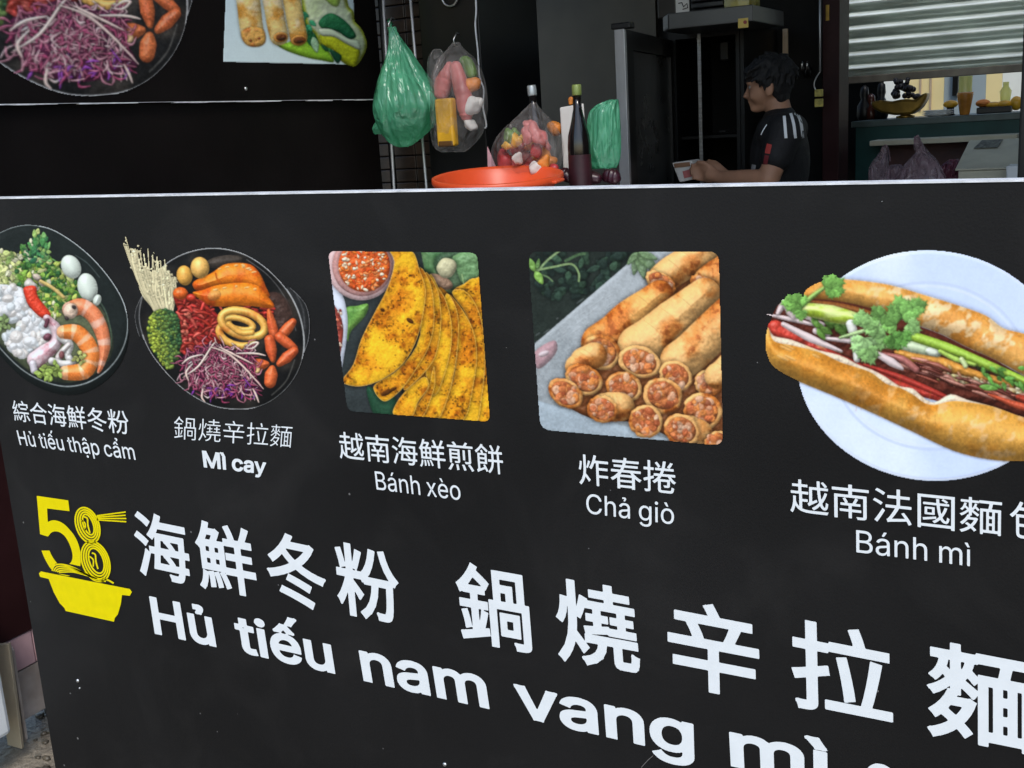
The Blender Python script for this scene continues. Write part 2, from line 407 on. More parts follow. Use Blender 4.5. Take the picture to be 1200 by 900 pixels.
def paint_seafood_soup():
    P = Pic(-230, -10, 760, 900, 3.0); g = np.random.default_rng(3)
    rim = smooth([(0, 75), (70, 47), (150, 37), (250, 55), (350, 110), (450, 190), (540, 290), (610, 400), (640, 500), (635, 600), (600, 690), (540, 765), (460, 820), (380, 845), (300, 845), (200, 815), (100, 755), (0, 655), (-90, 540), (-150, 430), (-180, 310), (-160, 200), (-90, 120)], 4)
    P.poly(rim + np.array([5, 45]), (15, 20, 19), r=60, sm=0, sh=0, spec=0)
    P.poly(rim, (17, 21, 20), r=40, sm=0, sh=0, spec=.02, amb=.8)
    P.line([(520, 880), (575, 810), (600, 755)], 5, (90, 98, 95), .7)
    P.line(rim[44:60], 5, (70, 80, 78), .8); P.line(rim[:50], 6, (150, 158, 155), .75); P.line(rim[10:32], 7, (190, 196, 194), .7); P.line(rim[48:72], 6, (140, 146, 144), .8)
    P.poly([(-120, 300), (0, 230), (300, 330), (480, 420), (560, 560), (560, 690), (470, 790), (330, 830), (180, 790), (40, 680), (-80, 520)], (58, 66, 44), r=50, sh=0, spec=.05, rough=10, rs=60, tex=lambda U, V, d: mixc((34, 44, 34), (105, 110, 70), noise(U, V, 60, 4)))
    P.line([(380, 190), (440, 230), (500, 300)], 5, (70, 82, 78), .6); P.line([(480, 400), (530, 470), (560, 600), (540, 700)], 8, (70, 92, 70), .6)
    # herbs
    hp = smooth([(185, 75), (240, 120), (250, 200), (330, 285), (395, 345), (385, 420), (310, 430), (270, 510), (210, 440), (120, 350), (0, 360), (-90, 330), (-40, 270), (20, 165), (70, 200), (110, 150), (150, 140)], 3)
    w, sd = P.sd_poly(hp, 2); pts = np.argwhere(sd > 0); U, V = P.U[w], P.V[w]
    for k in range(700):
        j, i = pts[g.integers(len(pts))]; x, y = U[j, i], V[j, i]
        t = g.random(); right = x - y * .3
        if x < 90 or t < .15: c = np.array([(196, 200, 120), (168, 180, 96), (210, 205, 160), (120, 150, 70)][g.integers(4)])
        elif y < 230 and x > 120: c = np.array([(46, 104, 56), (60, 130, 60), (28, 72, 44), (96, 150, 74)][g.integers(4)])
        else: c = np.array([(88, 140, 40), (120, 165, 55), (52, 104, 40), (165, 180, 70), (34, 80, 36)][g.integers(5)])
        P.leaf(x, y, g.uniform(16, 46), g.uniform(5, 15), g.uniform(0, 360), c * g.uniform(.7, 1.15), sh=.42, shw=8, spec=.1, rough=8, rs=12, seed=g.integers(30))
    for x, y, r in ((185, 300, 24), (150, 320, 20), (210, 330, 18)): P.poly(oval(x, y, r, r * .7, 30), (190, 170, 150), r=r, sm=0, rough=6)
    P.tube([(205, 320), (260, 350), (320, 400)], 9, (205, 170, 90))
    # eggs
    for a in ((357, 247, 48, 62, -28), (440, 350, 50, 72, -14), (488, 415, 20, 30, 20)):
        P.poly(oval(*a), (204, 214, 196), r=52, sm=0, spec=.16, gl=14, amb=.62, shw=18)
    # white squid
    def lumps(poly, n, r0, r1, cols):
        w, sd = P.sd_poly(smooth(poly, 3), 2); pts = np.argwhere(sd > 4); U, V = P.U[w], P.V[w]
        P.poly(poly, cols[0], r=40, rough=14, rs=40)
        for k in range(n):
            j, i = pts[g.integers(len(pts))]; r = g.uniform(r0, r1)
            P.poly(oval(U[j, i], V[j, i], r, r * g.uniform(.6, 1), g.uniform(0, 180), 14), np.array(cols[g.integers(len(cols))]) * g.uniform(.95, 1.05), r=r, sm=0, pad=8, sh=.1, shw=9, spec=.1, gl=8, amb=.74, rough=10, rs=16, alpha=.85, seed=g.integers(30))
    wh = [(212, 212, 210), (214, 212, 208), (190, 196, 196), (205, 196, 186)]
    lumps([(-120, 400), (-40, 340), (60, 340), (125, 365), (150, 455), (95, 525), (0, 515), (-110, 480)], 60, 14, 34, wh)
    lumps([(20, 600), (95, 545), (165, 465), (232, 510), (262, 575), (225, 640), (150, 690), (100, 705), (50, 665)], 64, 14, 36, wh)
    for k in range(26): P.leaf(g.uniform(-60, 60), g.uniform(500, 570), 30, 9, g.uniform(0, 360), np.array((120, 145, 80)) * g.uniform(.7, 1.2))
    # crab stick and octopus
    P.tube([(145, 335), (165, 350)], 24, (196, 190, 176), rough=8)
    P.poly([(120, 352), (178, 345), (192, 400), (255, 485), (212, 505), (150, 450), (128, 405)], (214, 46, 26), r=24, spec=.25, rough=8, rs=24)
    P.tube([(235, 505), (285, 565), (280, 630), (225, 680), (180, 715)], [18, 30, 30, 42, 44], (214, 176, 180), spec=.2, rough=8, rs=40, tex=lambda U, V, T: mixc((222, 190, 192), (176, 110, 118), ss(noise(U, V, 40, 5), .5, .8)))
    P.poly(oval(238, 600, 22, 18, -30), (92, 48, 58), r=18, sm=0); P.tube([(165, 735), (172, 770)], 18, (206, 196, 200)); P.tube([(240, 515), (230, 545)], 10, (74, 34, 44))
    P.tube([(310, 600), (350, 640), (340, 690), (360, 725)], [26, 20, 16, 22], (214, 208, 200), rough=10, rs=24); P.tube([(345, 640), (300, 690), (290, 735)], [14, 16, 20], (206, 192, 184)); P.tube([(260, 720), (310, 735), (350, 735)], 18, (212, 205, 196), rough=6)
    P.poly(oval(310, 690, 14, 20), (110, 60, 60), r=14, sm=0)
    # prawns
    def band(c1, c2, n, ph):
        return lambda U, V, T: mixc(c1, c2, ss(np.sin(T * n * PI * 2 + ph) + .9 * (noise(U, V, 22, 8) - .5), .25, .95) * .55)
    P.tube([(352, 462), (410, 448), (470, 490), (510, 570), (524, 650), (508, 740), (494, 778)], [40, 42, 40, 36, 30, 16, 6], None, tex=band((226, 112, 66), (244, 206, 184), 5, 1), spec=.25, gl=16, amb=.6)
    P.poly(oval(355, 470, 36, 40, 20), (226, 190, 160), r=34, sm=0, rough=8, rs=20)
    for x, y in ((372, 450), (335, 506)): P.poly(oval(x, y, 12, 9, 40), (44, 36, 34), r=9, sm=0)
    P.tube([(318, 575), (385, 580), (440, 640), (455, 705), (420, 770), (330, 780)], [34, 42, 44, 44, 44, 36], None, tex=band((236, 112, 40), (246, 200, 160), 6, 2), spec=.25, gl=16, amb=.6)
    for k in range(26): P.leaf(g.uniform(195, 300), g.uniform(745, 810), 34, 11, g.uniform(0, 360), np.array((150, 180, 70)) * g.uniform(.6, 1.2))
    for k in range(12): P.leaf(g.uniform(375, 425), g.uniform(670, 730), 24, 9, g.uniform(0, 360), np.array((160, 165, 80)) * g.uniform(.7, 1.1))
    return P

def paint_noodle_bowl():
    P = Pic(0, 0, 960, 880, 3.0); g = np.random.default_rng(11)
    rim = smooth([(215, 165), (300, 115), (400, 88), (500, 88), (600, 115), (690, 170), (770, 245), (830, 330), (870, 430), (885, 540), (870, 640), (820, 735), (740, 810), (650, 850), (560, 858), (460, 845), (370, 805), (280, 740), (200, 655), (140, 570), (105, 480), (95, 400), (112, 310), (150, 230)], 4)
    P.poly([(800, 270), (850, 300), (895, 360), (914, 440), (905, 530), (885, 590), (860, 560), (840, 400)], (24, 24, 24), r=20, sh=0, spec=.05)
    P.poly([(110, 310), (80, 370), (74, 430), (90, 500), (120, 520), (130, 400)], (20, 20, 20), r=20, sh=0, spec=.05)
    P.poly(rim, (16, 15, 14), r=60, sm=0, sh=0, spec=.02, amb=.8, tex=lambda U, V, d: mixc((12, 12, 12), (34, 30, 26), ss(noise(U, V, 120, 3), .45, .8)))
    P.line([(820, 275), (890, 350), (912, 440), (905, 530), (884, 585)], 5, (112, 112, 112), .8); P.line([(850, 310), (880, 380), (888, 470)], 8, (60, 60, 60), .6); P.line([(110, 310), (80, 370), (74, 430), (95, 510)], 4, (110, 110, 108), .8)
    P.line(rim, 5, (112, 112, 110), .8, sm=0, closed=True); P.line(rim[:40], 7, (165, 165, 162), .8, sm=0); P.line(rim[52:80], 6, (150, 150, 148), .8, sm=0)
    P.line(smooth([(610, 140), (700, 205), (770, 285), (820, 380), (845, 480)], 4, False), 5, (78, 76, 74), .7); P.line([(840, 620), (800, 720), (730, 790)], 6, (70, 68, 62), .7); P.line([(640, 862), (730, 835), (790, 790)], 4, (120, 120, 118), .7)
    P.poly(oval(500, 150, 90, 30, -8), (70, 58, 48), r=30, sm=0, sh=0, alpha=.6, rough=8)
    P.poly(oval(760, 400, 70, 110, -20), (56, 34, 28), r=50, sm=0, sh=0, alpha=.7, rough=16)
    # enoki
    for k in range(150):
        t = g.random(); b = np.array([165 + 90 * t, 388 - 6 * g.random()])
        tips = np.array([(24, 42), (60, 95), (75, 85), (120, 105), (150, 110), (185, 130), (208, 130), (215, 180), (250, 200), (255, 230)], float)
        q = t * (len(tips) - 1); i = int(min(q, len(tips) - 2)); tip = tips[i] + (tips[i + 1] - tips[i]) * (q - i)
        f = 1 if k < 12 else g.uniform(.45, 1.0); tip = b + (tip - b) * f + g.normal(0, 11, 2)
        mid = (b + tip) / 2 + g.normal(0, 7, 2) - (np.array([14, -4]) if t < .5 else 0)
        c = np.array((244, 226, 168)) * g.uniform(.76, 1.06)
        P.tube([b, mid, tip], [4, 4, 4], c, sh=.28, shw=7, spec=.1, amb=.55)
        for q_ in range(3):
            o_ = b + (tip - b) * g.uniform(.35, 1.05) + g.normal(0, 5, 2); P.poly(oval(o_[0], o_[1], g.uniform(4, 11), g.uniform(3, 8), g.uniform(0, 180), 9) + g.normal(0, 1.5, (9, 2)), c * g.uniform(.85, 1.1), r=7, sm=2, pad=6, sh=.25, shw=5, amb=.62)
    # red strips and small tomato
    P.poly([(258, 300), (360, 330), (470, 400), (500, 520), (440, 580), (300, 590), (272, 530), (290, 420)], (140, 26, 20), r=30, rough=20, rs=40)
    for k in range(120):
        x, y = g.uniform(265, 470), g.uniform(330, 580); a = g.choice([g.normal(35, 18), g.normal(-30, 20)]) * PI / 180; L = g.uniform(30, 70)
        if x + L * math.cos(a) > 500 or (x < 290 and y > 420 and y < 500): continue
        P.tube([(x, y), (x + L / 2 * math.cos(a), y + L / 2 * math.sin(a) - 6), (x + L * math.cos(a), y + L * math.sin(a))], [5, 9, 5], np.array([(196, 44, 36), (160, 28, 26), (214, 70, 56), (150, 30, 20)][g.integers(4)]) * g.uniform(.8, 1.1), spec=.25, sh=.45)
    for k in range(14): P.poly(oval(g.uniform(290, 340), g.uniform(400, 560), 11, 8, g.uniform(0, 90), 10), (212, 92, 70), r=8, sm=0, pad=8)
    P.poly(oval(292, 302, 36, 30), (226, 82, 24), r=30, sm=0, spec=.3); P.poly(oval(345, 322, 24, 18), (196, 40, 26), r=16, sm=0, spec=.3)
    for k in range(40):
        x, y = g.uniform(500, 720), g.uniform(370, 420); P.tube([(x, y), (x + g.uniform(10, 40), y + g.uniform(-8, 14))], 7, np.array((170, 34, 26)) * g.uniform(.7, 1.2), spec=.2)
    # mussel-like pieces
    def orange(U, V, d): return mixc((238, 106, 18), (206, 66, 14), ss(noise(U, V, 70, 9), .45, .75))
    P.poly([(357, 245), (440, 205), (500, 165), (560, 156), (630, 164), (672, 205), (700, 265), (715, 320), (600, 275), (480, 275), (400, 290), (360, 282)], None, tex=orange, r=62, spec=.2, gl=12, amb=.55, rough=12, rs=90)
    P.tube([(460, 205), (470, 235), (485, 255)], 3, (190, 70, 14), spec=0, sh=.2)
    P.poly([(350, 300), (400, 285), (470, 262), (590, 250), (670, 268), (715, 320), (742, 360), (718, 374), (620, 362), (500, 366), (430, 360), (400, 340)], None, tex=orange, r=56, spec=.2, gl=12, amb=.55, rough=12, rs=90)
    for p, q in ((((480, 185), (560, 168), (620, 185)), 16), (((460, 285), (560, 268), (650, 282)), 14), (((590, 165), (645, 200)), 8)):
        for t in np.linspace(0, 1, 5):
            c = smooth(p, 6, False); x, y = c[int(t * (len(c) - 1))]; P.poly(oval(x, y, g.uniform(7, 15), g.uniform(4, 7), -10, 12), (255, 196, 120), r=10, sm=0, sh=0, spec=.2, alpha=.65)
    P.poly(oval(455, 312, 34, 24, -20), (206, 138, 60), r=24, sm=0, sh=0, alpha=.6)
    # quail eggs
    P.poly(oval(312, 216, 38, 48, -10), (228, 154, 56), r=42, sm=0, spec=.22, gl=12); P.poly(oval(386, 179, 45, 52, -5), (232, 166, 74), r=46, sm=0, spec=.25, gl=12)
    # broccoli
    bp = smooth([(165, 390), (230, 378), (278, 410), (295, 500), (285, 600), (245, 665), (205, 640), (150, 560), (132, 470)], 3)
    P.poly(bp, (26, 52, 26), r=30, sm=0, rough=14)
    w, sd = P.sd_poly(bp, 2); pts = np.argwhere(sd > 3); U, V = P.U[w], P.V[w]
    for k in range(420):
        j, i = pts[g.integers(len(pts))]; x, y = U[j, i], V[j, i]; t = np.clip((x - 140 - (y - 420) * .22) / 130 + g.normal(0, .16), 0, 1)
        r = g.uniform(5, 12); P.poly(oval(x, y, r, r * .8, g.uniform(0, 180), 9), mixc((158, 176, 50), (40, 78, 44), np.array(t)) * g.uniform(.7, 1.15), r=r, sm=0, pad=6, sh=.32, shw=5, spec=.08, amb=.5)
    # fried rings
    def ringpts(cx, cy, rx, ry, deg, a0=0, a1=360, n=30):
        a = np.radians(np.linspace(a0, a1, n)); r = math.radians(deg); x, y = rx * np.cos(a), ry * np.sin(a)
        return np.stack([cx + x * math.cos(r) - y * math.sin(r), cy + x * math.sin(r) + y * math.cos(r)], 1)
    rc = lambda U, V, T: mixc((232, 158, 58), (206, 108, 32), ss(noise(U, V, 40, 12), .5, .85))
    P.tube(ringpts(565, 500, 90, 50, 18, 20, 230), 18, None, tex=rc, sm=0, spec=.25, gl=14)
    P.tube(ringpts(572, 448, 70, 26, 14), 15, None, tex=rc, sm=0, spec=.25, gl=14)
    P.tube(ringpts(592, 447, 108, 58, 17), 19, None, tex=rc, sm=0, spec=.28, gl=14)
    P.tube([(525, 450), (580, 490), (635, 490)], 14, None, tex=rc, spec=.25)
    # sausage star
    for a, b, r in (((716, 385), (742, 500), (9, 22, 25)), ((832, 438), (788, 490), (17, 25, 26)), ((768, 512), (838, 566), (24, 25, 18)), ((720, 525), (736, 622), (25, 27, 12)), ((838, 578), (765, 640), (20, 27, 14)), ((645, 648), (708, 640), (34, 28, 12)), ((733, 660), (722, 728), (14, 31, 28))):
        P.tube([a, ((a[0] + b[0]) / 2, (a[1] + b[1]) / 2), b], list(r), None, sm=4, tex=lambda U, V, T: mixc((198, 62, 28), (222, 92, 40), noise(U, V, 40, 6)), spec=.25, gl=18, amb=.5, shw=16)
    P.tube([(655, 655), (665, 672), (640, 690)], [8, 10, 4], (236, 178, 110))
    # purple cabbage
    cp = smooth([(300, 610), (350, 590), (420, 545), (480, 545), (560, 575), (620, 560), (660, 590), (640, 660), (690, 760), (650, 780), (600, 800), (480, 808), (370, 770), (315, 710)], 3)
    P.poly(cp, (58, 16, 36), r=30, sm=0, rough=14, sh=.4)
    w, sd = P.sd_poly(cp, 2); pts = np.argwhere(sd > 0); U, V = P.U[w], P.V[w]
    for k in range(400):
        j, i = pts[g.integers(len(pts))]; x, y = U[j, i], V[j, i]; a = g.uniform(0, 2 * PI); L = g.uniform(22, 62); bend = g.normal(0, 13)
        t = g.random() ** (1.7 + .8 * (y - 560) / 250)
        c = mixc((150, 36, 70), (250, 214, 200), np.array(t)) * g.uniform(.75, 1.05)
        if y > 740 and g.random() < .3: c = np.array((104, 30, 130))
        q = np.array([x + L * math.cos(a), y + L * math.sin(a)]); m = np.array([x + L / 2 * math.cos(a) - bend * math.sin(a), y + L / 2 * math.sin(a) + bend * math.cos(a)])
        P.tube([(x, y), m, q], [1.6, g.uniform(2.4, 5), 1.6], c, sm=3, pad=8, sh=.85, shw=9, spec=.18, gl=10, amb=.55)
    for a in ([(310, 700), (380, 650), (440, 560), (460, 535)], [(440, 560), (520, 590), (600, 660), (690, 760)], [(480, 560), (560, 600), (640, 640)], [(640, 760), (655, 790), (668, 825)], [(400, 760), (395, 800), (410, 822)], [(300, 640), (340, 610), (400, 595)], [(610, 560), (640, 540), (665, 540), (640, 565), (605, 565)], [(330, 720), (320, 680), (350, 640)], [(560, 590), (650, 590), (700, 600)]):
        P.tube(a, [2, 5, 4.5, 2], (240, 200, 180), spec=.2, sh=.6)
    return P

def paint_pancakes():
    P = Pic(20, 20, 850, 880, 3.0, bg=(30, 36, 34)); g = np.random.default_rng(5)
    q = []
    C = [(36, 36), (755, 44), (817, 858), (130, 806)]
    for k in range(4):
        c = np.array(C[k], float); a = np.array(C[k - 1], float) - c; b = np.array(C[(k + 1) % 4], float) - c
        a /= np.linalg.norm(a); b /= np.linalg.norm(b); r = 36
        for t in np.linspace(0, 1, 6): q.append(c + a * r * (1 - t) ** 2 + b * r * t ** 2)
    w, sd = P.sd_poly(np.array(q), 40); P.clip = np.zeros(P.U.shape); P.clip[w] = np.clip(sd / 3 + .5, 0, 1)
    P.poly([(0, 100), (400, 100), (400, 900), (0, 900)], (28, 34, 34), r=30, sm=0, sh=0, spec=0, tex=lambda U, V, d: mixc((22, 26, 26), (44, 50, 50), noise(U, V, 160, 3)))
    P.poly([(480, 20), (780, 20), (780, 220), (600, 245), (500, 130)], (66, 104, 56), r=40, sm=0, tex=lambda U, V, d: mixc((46, 84, 44), (116, 146, 92), ss(noise(U, V, 90, 7), .35, .7)), rough=16, rs=60)
    P.poly([(560, 60), (700, 30), (740, 150), (650, 230), (560, 150)], (34, 52, 34), r=30, alpha=.75, rough=10)
    P.poly([(640, 60), (760, 40), (770, 170), (690, 200), (650, 120)], (86, 124, 74), r=40, rough=16, rs=40); P.line([(680, 150), (690, 200)], 7, (150, 180, 110), .8)
    P.poly(oval(570, 185, 70, 34, 20), (134, 100, 76), r=30, sm=0, rough=10); P.poly([(560, 110), (590, 72), (640, 80), (655, 115), (630, 160), (590, 165), (565, 140)], (186, 178, 132), r=34, spec=.1, rough=6)
    P.poly([(120, 320), (180, 300), (232, 292), (215, 350), (150, 420), (132, 470)], (74, 124, 44), r=30, tex=lambda U, V, d: mixc((60, 112, 38), (116, 166, 66), noise(U, V, 50, 2)))
    P.poly([(225, 690), (270, 700), (360, 740), (370, 830), (270, 830), (235, 760)], (22, 54, 34), r=30)
    P.poly([(10, 150), (60, 168), (100, 225), (128, 320), (132, 420), (112, 560), (98, 610), (60, 520)], (208, 214, 228), r=26, spec=.08, amb=.65)
    P.poly([(20, 260), (66, 296), (98, 350), (112, 420), (100, 520), (90, 545), (50, 480)], (150, 52, 40), r=16, rough=10, sh=.3)
    for k in range(24): P.poly(oval(g.uniform(60, 104), g.uniform(320, 520), 9, 6, g.uniform(0, 90), 9), [(214, 92, 60), (226, 190, 160), (120, 36, 30)][g.integers(3)], r=6, sm=0, pad=6, sh=.3)
    P.poly(oval(198, 110, 166, 164, 0, 44), (206, 166, 162), r=26, sm=0, amb=.6, spec=.12, shw=30)
    P.poly(oval(204, 108, 146, 146, 0, 44), (176, 120, 112), r=20, sm=0, amb=.6, spec=.1, sh=.3)
    P.poly(oval(212, 108, 124, 126, 0, 40), (218, 76, 26), r=30, sm=0, rough=20, rs=30)
    for k in range(190):
        a, r = g.uniform(0, 2 * PI), 118 * math.sqrt(g.random()); x, y = 212 + r * math.cos(a), 108 + r * math.sin(a)
        P.poly(oval(x, y, g.uniform(5, 15), g.uniform(4, 9), g.uniform(0, 180), 9), [(236, 96, 26), (240, 196, 150), (222, 60, 18), (246, 220, 184), (228, 110, 50)][g.integers(5)], r=7, sm=0, pad=6, sh=.3, shw=5, spec=.2)
    def cake(seed):
        def f(U, V, d):
            n = noise(U, V, 90, seed, 4); m = noise(U, V, 22, seed + 3, 3); s_ = noise(U, V, 11, seed + 5, 2)
            c = mixc((238, 166, 22), (214, 124, 14), ss(n, .3, .7)); c = c * (1 - .42 * (ss(n, .3, .7) * ss(m, .45, .75)))[..., None] ** np.array([.7, 1.1, 1.4])
            c = c * (1 - .55 * (ss(s_, .62, .78) * ss(n, .3, .6)))[..., None] * (1 - .16 * ss(noise(U, V, 60, seed + 9), .45, .7))[..., None] ** np.array([.5, 1.3, 1.2])
            return c * (.86 + .16 * ss(d, 0, 60))[..., None]
        return f
    A = dict(r=9, spec=.03, gl=8, amb=.72, rough=7, rs=17, shw=30, sh=.8, edge=(5, (240, 178, 70)))
    pol = [[(640, 240), (690, 195), (742, 168), (790, 230), (850, 860), (740, 860), (690, 700), (760, 520), (735, 380)],
           [(632, 238), (690, 225), (750, 300), (785, 430), (790, 600), (775, 740), (750, 860), (670, 850), (720, 640), (735, 480), (700, 340)],
           [(615, 245), (680, 315), (735, 420), (752, 540), (735, 680), (690, 845), (570, 840), (640, 650), (655, 460), (620, 330)],
           [(600, 250), (640, 280), (664, 370), (660, 500), (635, 660), (595, 790), (565, 838), (480, 832), (560, 650), (590, 460)],
           [(520, 160), (572, 220), (605, 280), (630, 380), (628, 500), (600, 620), (560, 720), (520, 700), (500, 500)],
           [(545, 590), (552, 660), (540, 720), (495, 830), (440, 826), (470, 770), (520, 690)],
           [(500, 640), (520, 690), (470, 760), (440, 830), (352, 822), (370, 760), (420, 700)],
           [(500, 145), (560, 215), (580, 330), (574, 450), (540, 570), (440, 680), (400, 700), (420, 600), (520, 420)],
           [(470, 130), (520, 170), (545, 280), (545, 400), (520, 500), (470, 590), (400, 690), (340, 745), (300, 756), (262, 712), (268, 672), (380, 600), (480, 440)],
           [(330, 20), (440, 36), (478, 130), (506, 220), (496, 330), (464, 460), (400, 575), (300, 652), (195, 686), (118, 674), (108, 652), (160, 580), (198, 460), (258, 340), (325, 210), (356, 90)]]
    P.poly([(360, 820), (400, 720), (520, 500), (560, 220), (640, 250), (740, 170), (850, 300), (850, 880), (400, 860)], (150, 84, 14), r=20, rough=12, rs=30)
    for k, p in enumerate(pol): P.poly(p, None, tex=cake(20 + k), **A)
    for x, y, a, b in ((432, 372, 20, 10), (320, 716, 30, 12), (350, 700, 20, 8), (300, 320, 12, 8)): P.poly(oval(x, y, a, b, 35 if y < 600 else -25), (70, 34, 10), r=10, sm=0, sh=.2, spec=0)
    for k in range(60):
        x, y = g.uniform(160, 480), g.uniform(60, 660); P.poly(oval(x, y, g.uniform(3, 7), g.uniform(2, 5), g.uniform(0, 90), 8), (112, 56, 10), r=5, sm=0, pad=4, sh=0, spec=0, alpha=.75 if x > 300 - (y - 300) * .5 and x < 480 - abs(y - 200) * .3 else 0)
    return P

def paint_spring_rolls():
    P = Pic(15, 15, 870, 880, 3.0, bg=(26, 32, 28)); g = np.random.default_rng(9)
    q = []; C = [(30, 33), (838, 33), (856, 856), (82, 788)]
    for k in range(4):
        c = np.array(C[k], float); a = np.array(C[k - 1], float) - c; b = np.array(C[(k + 1) % 4], float) - c
        a /= np.linalg.norm(a); b /= np.linalg.norm(b); r = 46
        for t in np.linspace(0, 1, 6): q.append(c + a * r * (1 - t) ** 2 + b * r * t ** 2)
    w, sd = P.sd_poly(np.array(q), 40); P.clip = np.zeros(P.U.shape); P.clip[w] = np.clip(sd / 3 + .5, 0, 1)
    for k in range(90):
        x, y = g.uniform(60, 460), g.uniform(20, 230)
        if y > 240 - (x - 200) * .3 or x + y * 1.2 > 560: continue
        P.leaf(x, y, g.uniform(30, 70), g.uniform(10, 24), g.uniform(0, 360), np.array([(30, 46, 36), (40, 62, 44), (22, 32, 28)][g.integers(3)]) * g.uniform(.7, 1.2), alpha=.8, spec=.05)
    P.poly([(40, 440), (480, 62), (560, 0), (900, 0), (900, 900), (60, 900)], None, r=20, sm=0, sh=0, amb=.7, spec=0, tex=lambda U, V, d: mixc((146, 152, 154), (118, 124, 126), ss(noise(U, V, 200, 3) + (V - 560) / 900, .3, .75)))
    P.poly([(60, 660), (300, 730), (640, 830), (500, 860), (60, 800)], (160, 178, 190), r=30, sm=0, sh=0, alpha=.6, spec=0)
    for k in range(60):
        t = g.random(); x, y = 120 + 300 * t + g.normal(0, 40), 410 - 200 * t + g.normal(0, 30); P.poly(oval(x, y, g.uniform(6, 22), 4, -35, 9), (190, 195, 196), r=4, sm=0, pad=5, sh=0, alpha=.2, spec=0)
    P.poly([(58, 460), (140, 410), (155, 450), (120, 500), (70, 530)], (172, 112, 116), r=26, sh=0, alpha=.7, spec=.1); P.poly(oval(98, 466, 24, 12, -20), (205, 190, 190), r=12, sm=0, sh=0, alpha=.7)
    P.line([(72, 120), (110, 75), (170, 28)], 9, (120, 146, 92)); P.line([(60, 115), (140, 100), (215, 88), (245, 125), (246, 160)], 9, (112, 138, 84)); P.line([(70, 130), (110, 140), (135, 160)], 7, (80, 104, 64)); P.line([(190, 75), (240, 50), (270, 44)], 12, (58, 84, 52))
    P.leaf(62, 118, 64, 16, 60, (112, 160, 62)); P.leaf(60, 120, 60, 14, 250, (96, 140, 56)); P.leaf(70, 110, 46, 9, 280, (70, 104, 48))
    for a, L, w_ in ((100, 100, 18), (75, 120, 22), (45, 120, 24), (20, 90, 16), (130, 70, 14)): P.leaf(495, 38, L, w_, a, np.array((86, 112, 70)) * g.uniform(.8, 1.1), alpha=.9)
    def crust(seed, lo=(226, 158, 84), hi=(192, 100, 36)):
        def f(U, V, T):
            n = noise(U, V, 90, seed, 4); m = noise(U, V, 22, seed + 1, 3)
            c = mixc(lo, hi, ss(n, .45, .72)); c = c * (1 - .35 * ss(n * .6 + m * .4, .6, .72))[..., None] ** np.array([.8, 1.2, 1.5]); return c * (.94 + .12 * m)[..., None]
        return f
    def mouth(x, y, rx, ry, deg, seed):
        rim = oval(x, y, rx, ry, deg, 30) + np.random.default_rng(seed).normal(0, 1.6, (30, 2))
        P.poly(rim, None, sm=2, r=13, tex=crust(seed), amb=.55, spec=.1, rough=5, rs=20, shw=20, sh=.65)
        P.poly(oval(x, y, rx * .8, ry * .78, deg, 26), (170, 84, 42), r=18, sm=0, rough=16, rs=16, sh=.25, shw=10, spec=.05)
        for k in range(34):
            a, r = g.uniform(0, 2 * PI), math.sqrt(g.random()) * .68; d = math.radians(deg)
            px, py = rx * r * math.cos(a), ry * r * math.sin(a)
            X, Y = x + px * math.cos(d) - py * math.sin(d), y + px * math.sin(d) + py * math.cos(d); s_ = g.uniform(7, 22)
            P.poly(oval(X, Y, s_, s_ * g.uniform(.6, .9), g.uniform(0, 180), 9), np.array([(196, 98, 48), (170, 76, 38), (206, 140, 100), (210, 112, 46), (140, 58, 30), (214, 160, 122)][g.integers(6)]) * g.uniform(.85, 1.1), r=s_ * .5, sm=2, pad=6, sh=.16, shw=6, spec=.12, amb=.72, rough=9, rs=12, alpha=.8, seed=g.integers(40))
    def roll(a, b, r, seed, lo=(226, 160, 86), hi=(194, 104, 38)):
        a, b = np.array(a, float), np.array(b, float); c = [a + (b - a) * t + g.normal(0, 3, 2) for t in np.linspace(0, 1, 6)]
        P.tube(c, r, None, tex=crust(seed, lo, hi), rr=max(r), amb=.5, spec=.1, gl=8, rough=14, rs=46, shw=26, sh=.65, seed=seed)
        d = (b - a) / np.linalg.norm(b - a); n = np.array([-d[1], d[0]])
        for t in (.25, .5, .75):
            o = a + (b - a) * t; P.line([o - n * r[0] * .8, o + d * 14, o + n * r[0] * .75], 3, (184, 110, 50), .35)
    P.poly([(140, 640), (200, 560), (330, 400), (600, 180), (860, 100), (880, 880), (700, 850), (500, 760), (300, 740)], (92, 44, 18), r=20, rough=10, sh=.4, shw=40)
    roll((598, 150), (820, 0), [66, 68], 41); mouth(592, 165, 72, 40, 32, 41)
    roll((800, 170), (960, 40), [74, 74], 42); mouth(782, 185, 76, 40, 32, 42)
    roll((345, 420), (590, 215), [86, 78, 60], 43, (222, 146, 66), (190, 92, 28))
    roll((505, 440), (770, 215), [96, 90, 68], 44)
    roll((670, 500), (900, 290), [84, 84, 84], 45)
    mouth(795, 590, 62, 58, 20, 46); roll((835, 560), (930, 480), [56, 56], 46)
    mouth(340, 460, 82, 74, 20, 43); mouth(502, 500, 92, 66, 18, 44); mouth(655, 560, 72, 62, 35, 45)
    roll((240, 520), (310, 470), [52, 56], 47); mouth(268, 575, 82, 62, 28, 47); mouth(190, 632, 80, 56, 35, 48)
    mouth(435, 608, 78, 66, 18, 49); roll((355, 690), (420, 690), [58, 60], 50); mouth(345, 700, 66, 58, 18, 50)
    mouth(600, 642, 84, 74, 25, 51); mouth(528, 752, 72, 70, 15, 52); mouth(768, 708, 82, 78, 25, 53); roll((715, 790), (760, 800), [60, 50], 54); mouth(680, 788, 78, 66, 25, 54); mouth(828, 835, 56, 40, -20, 55)
    return P

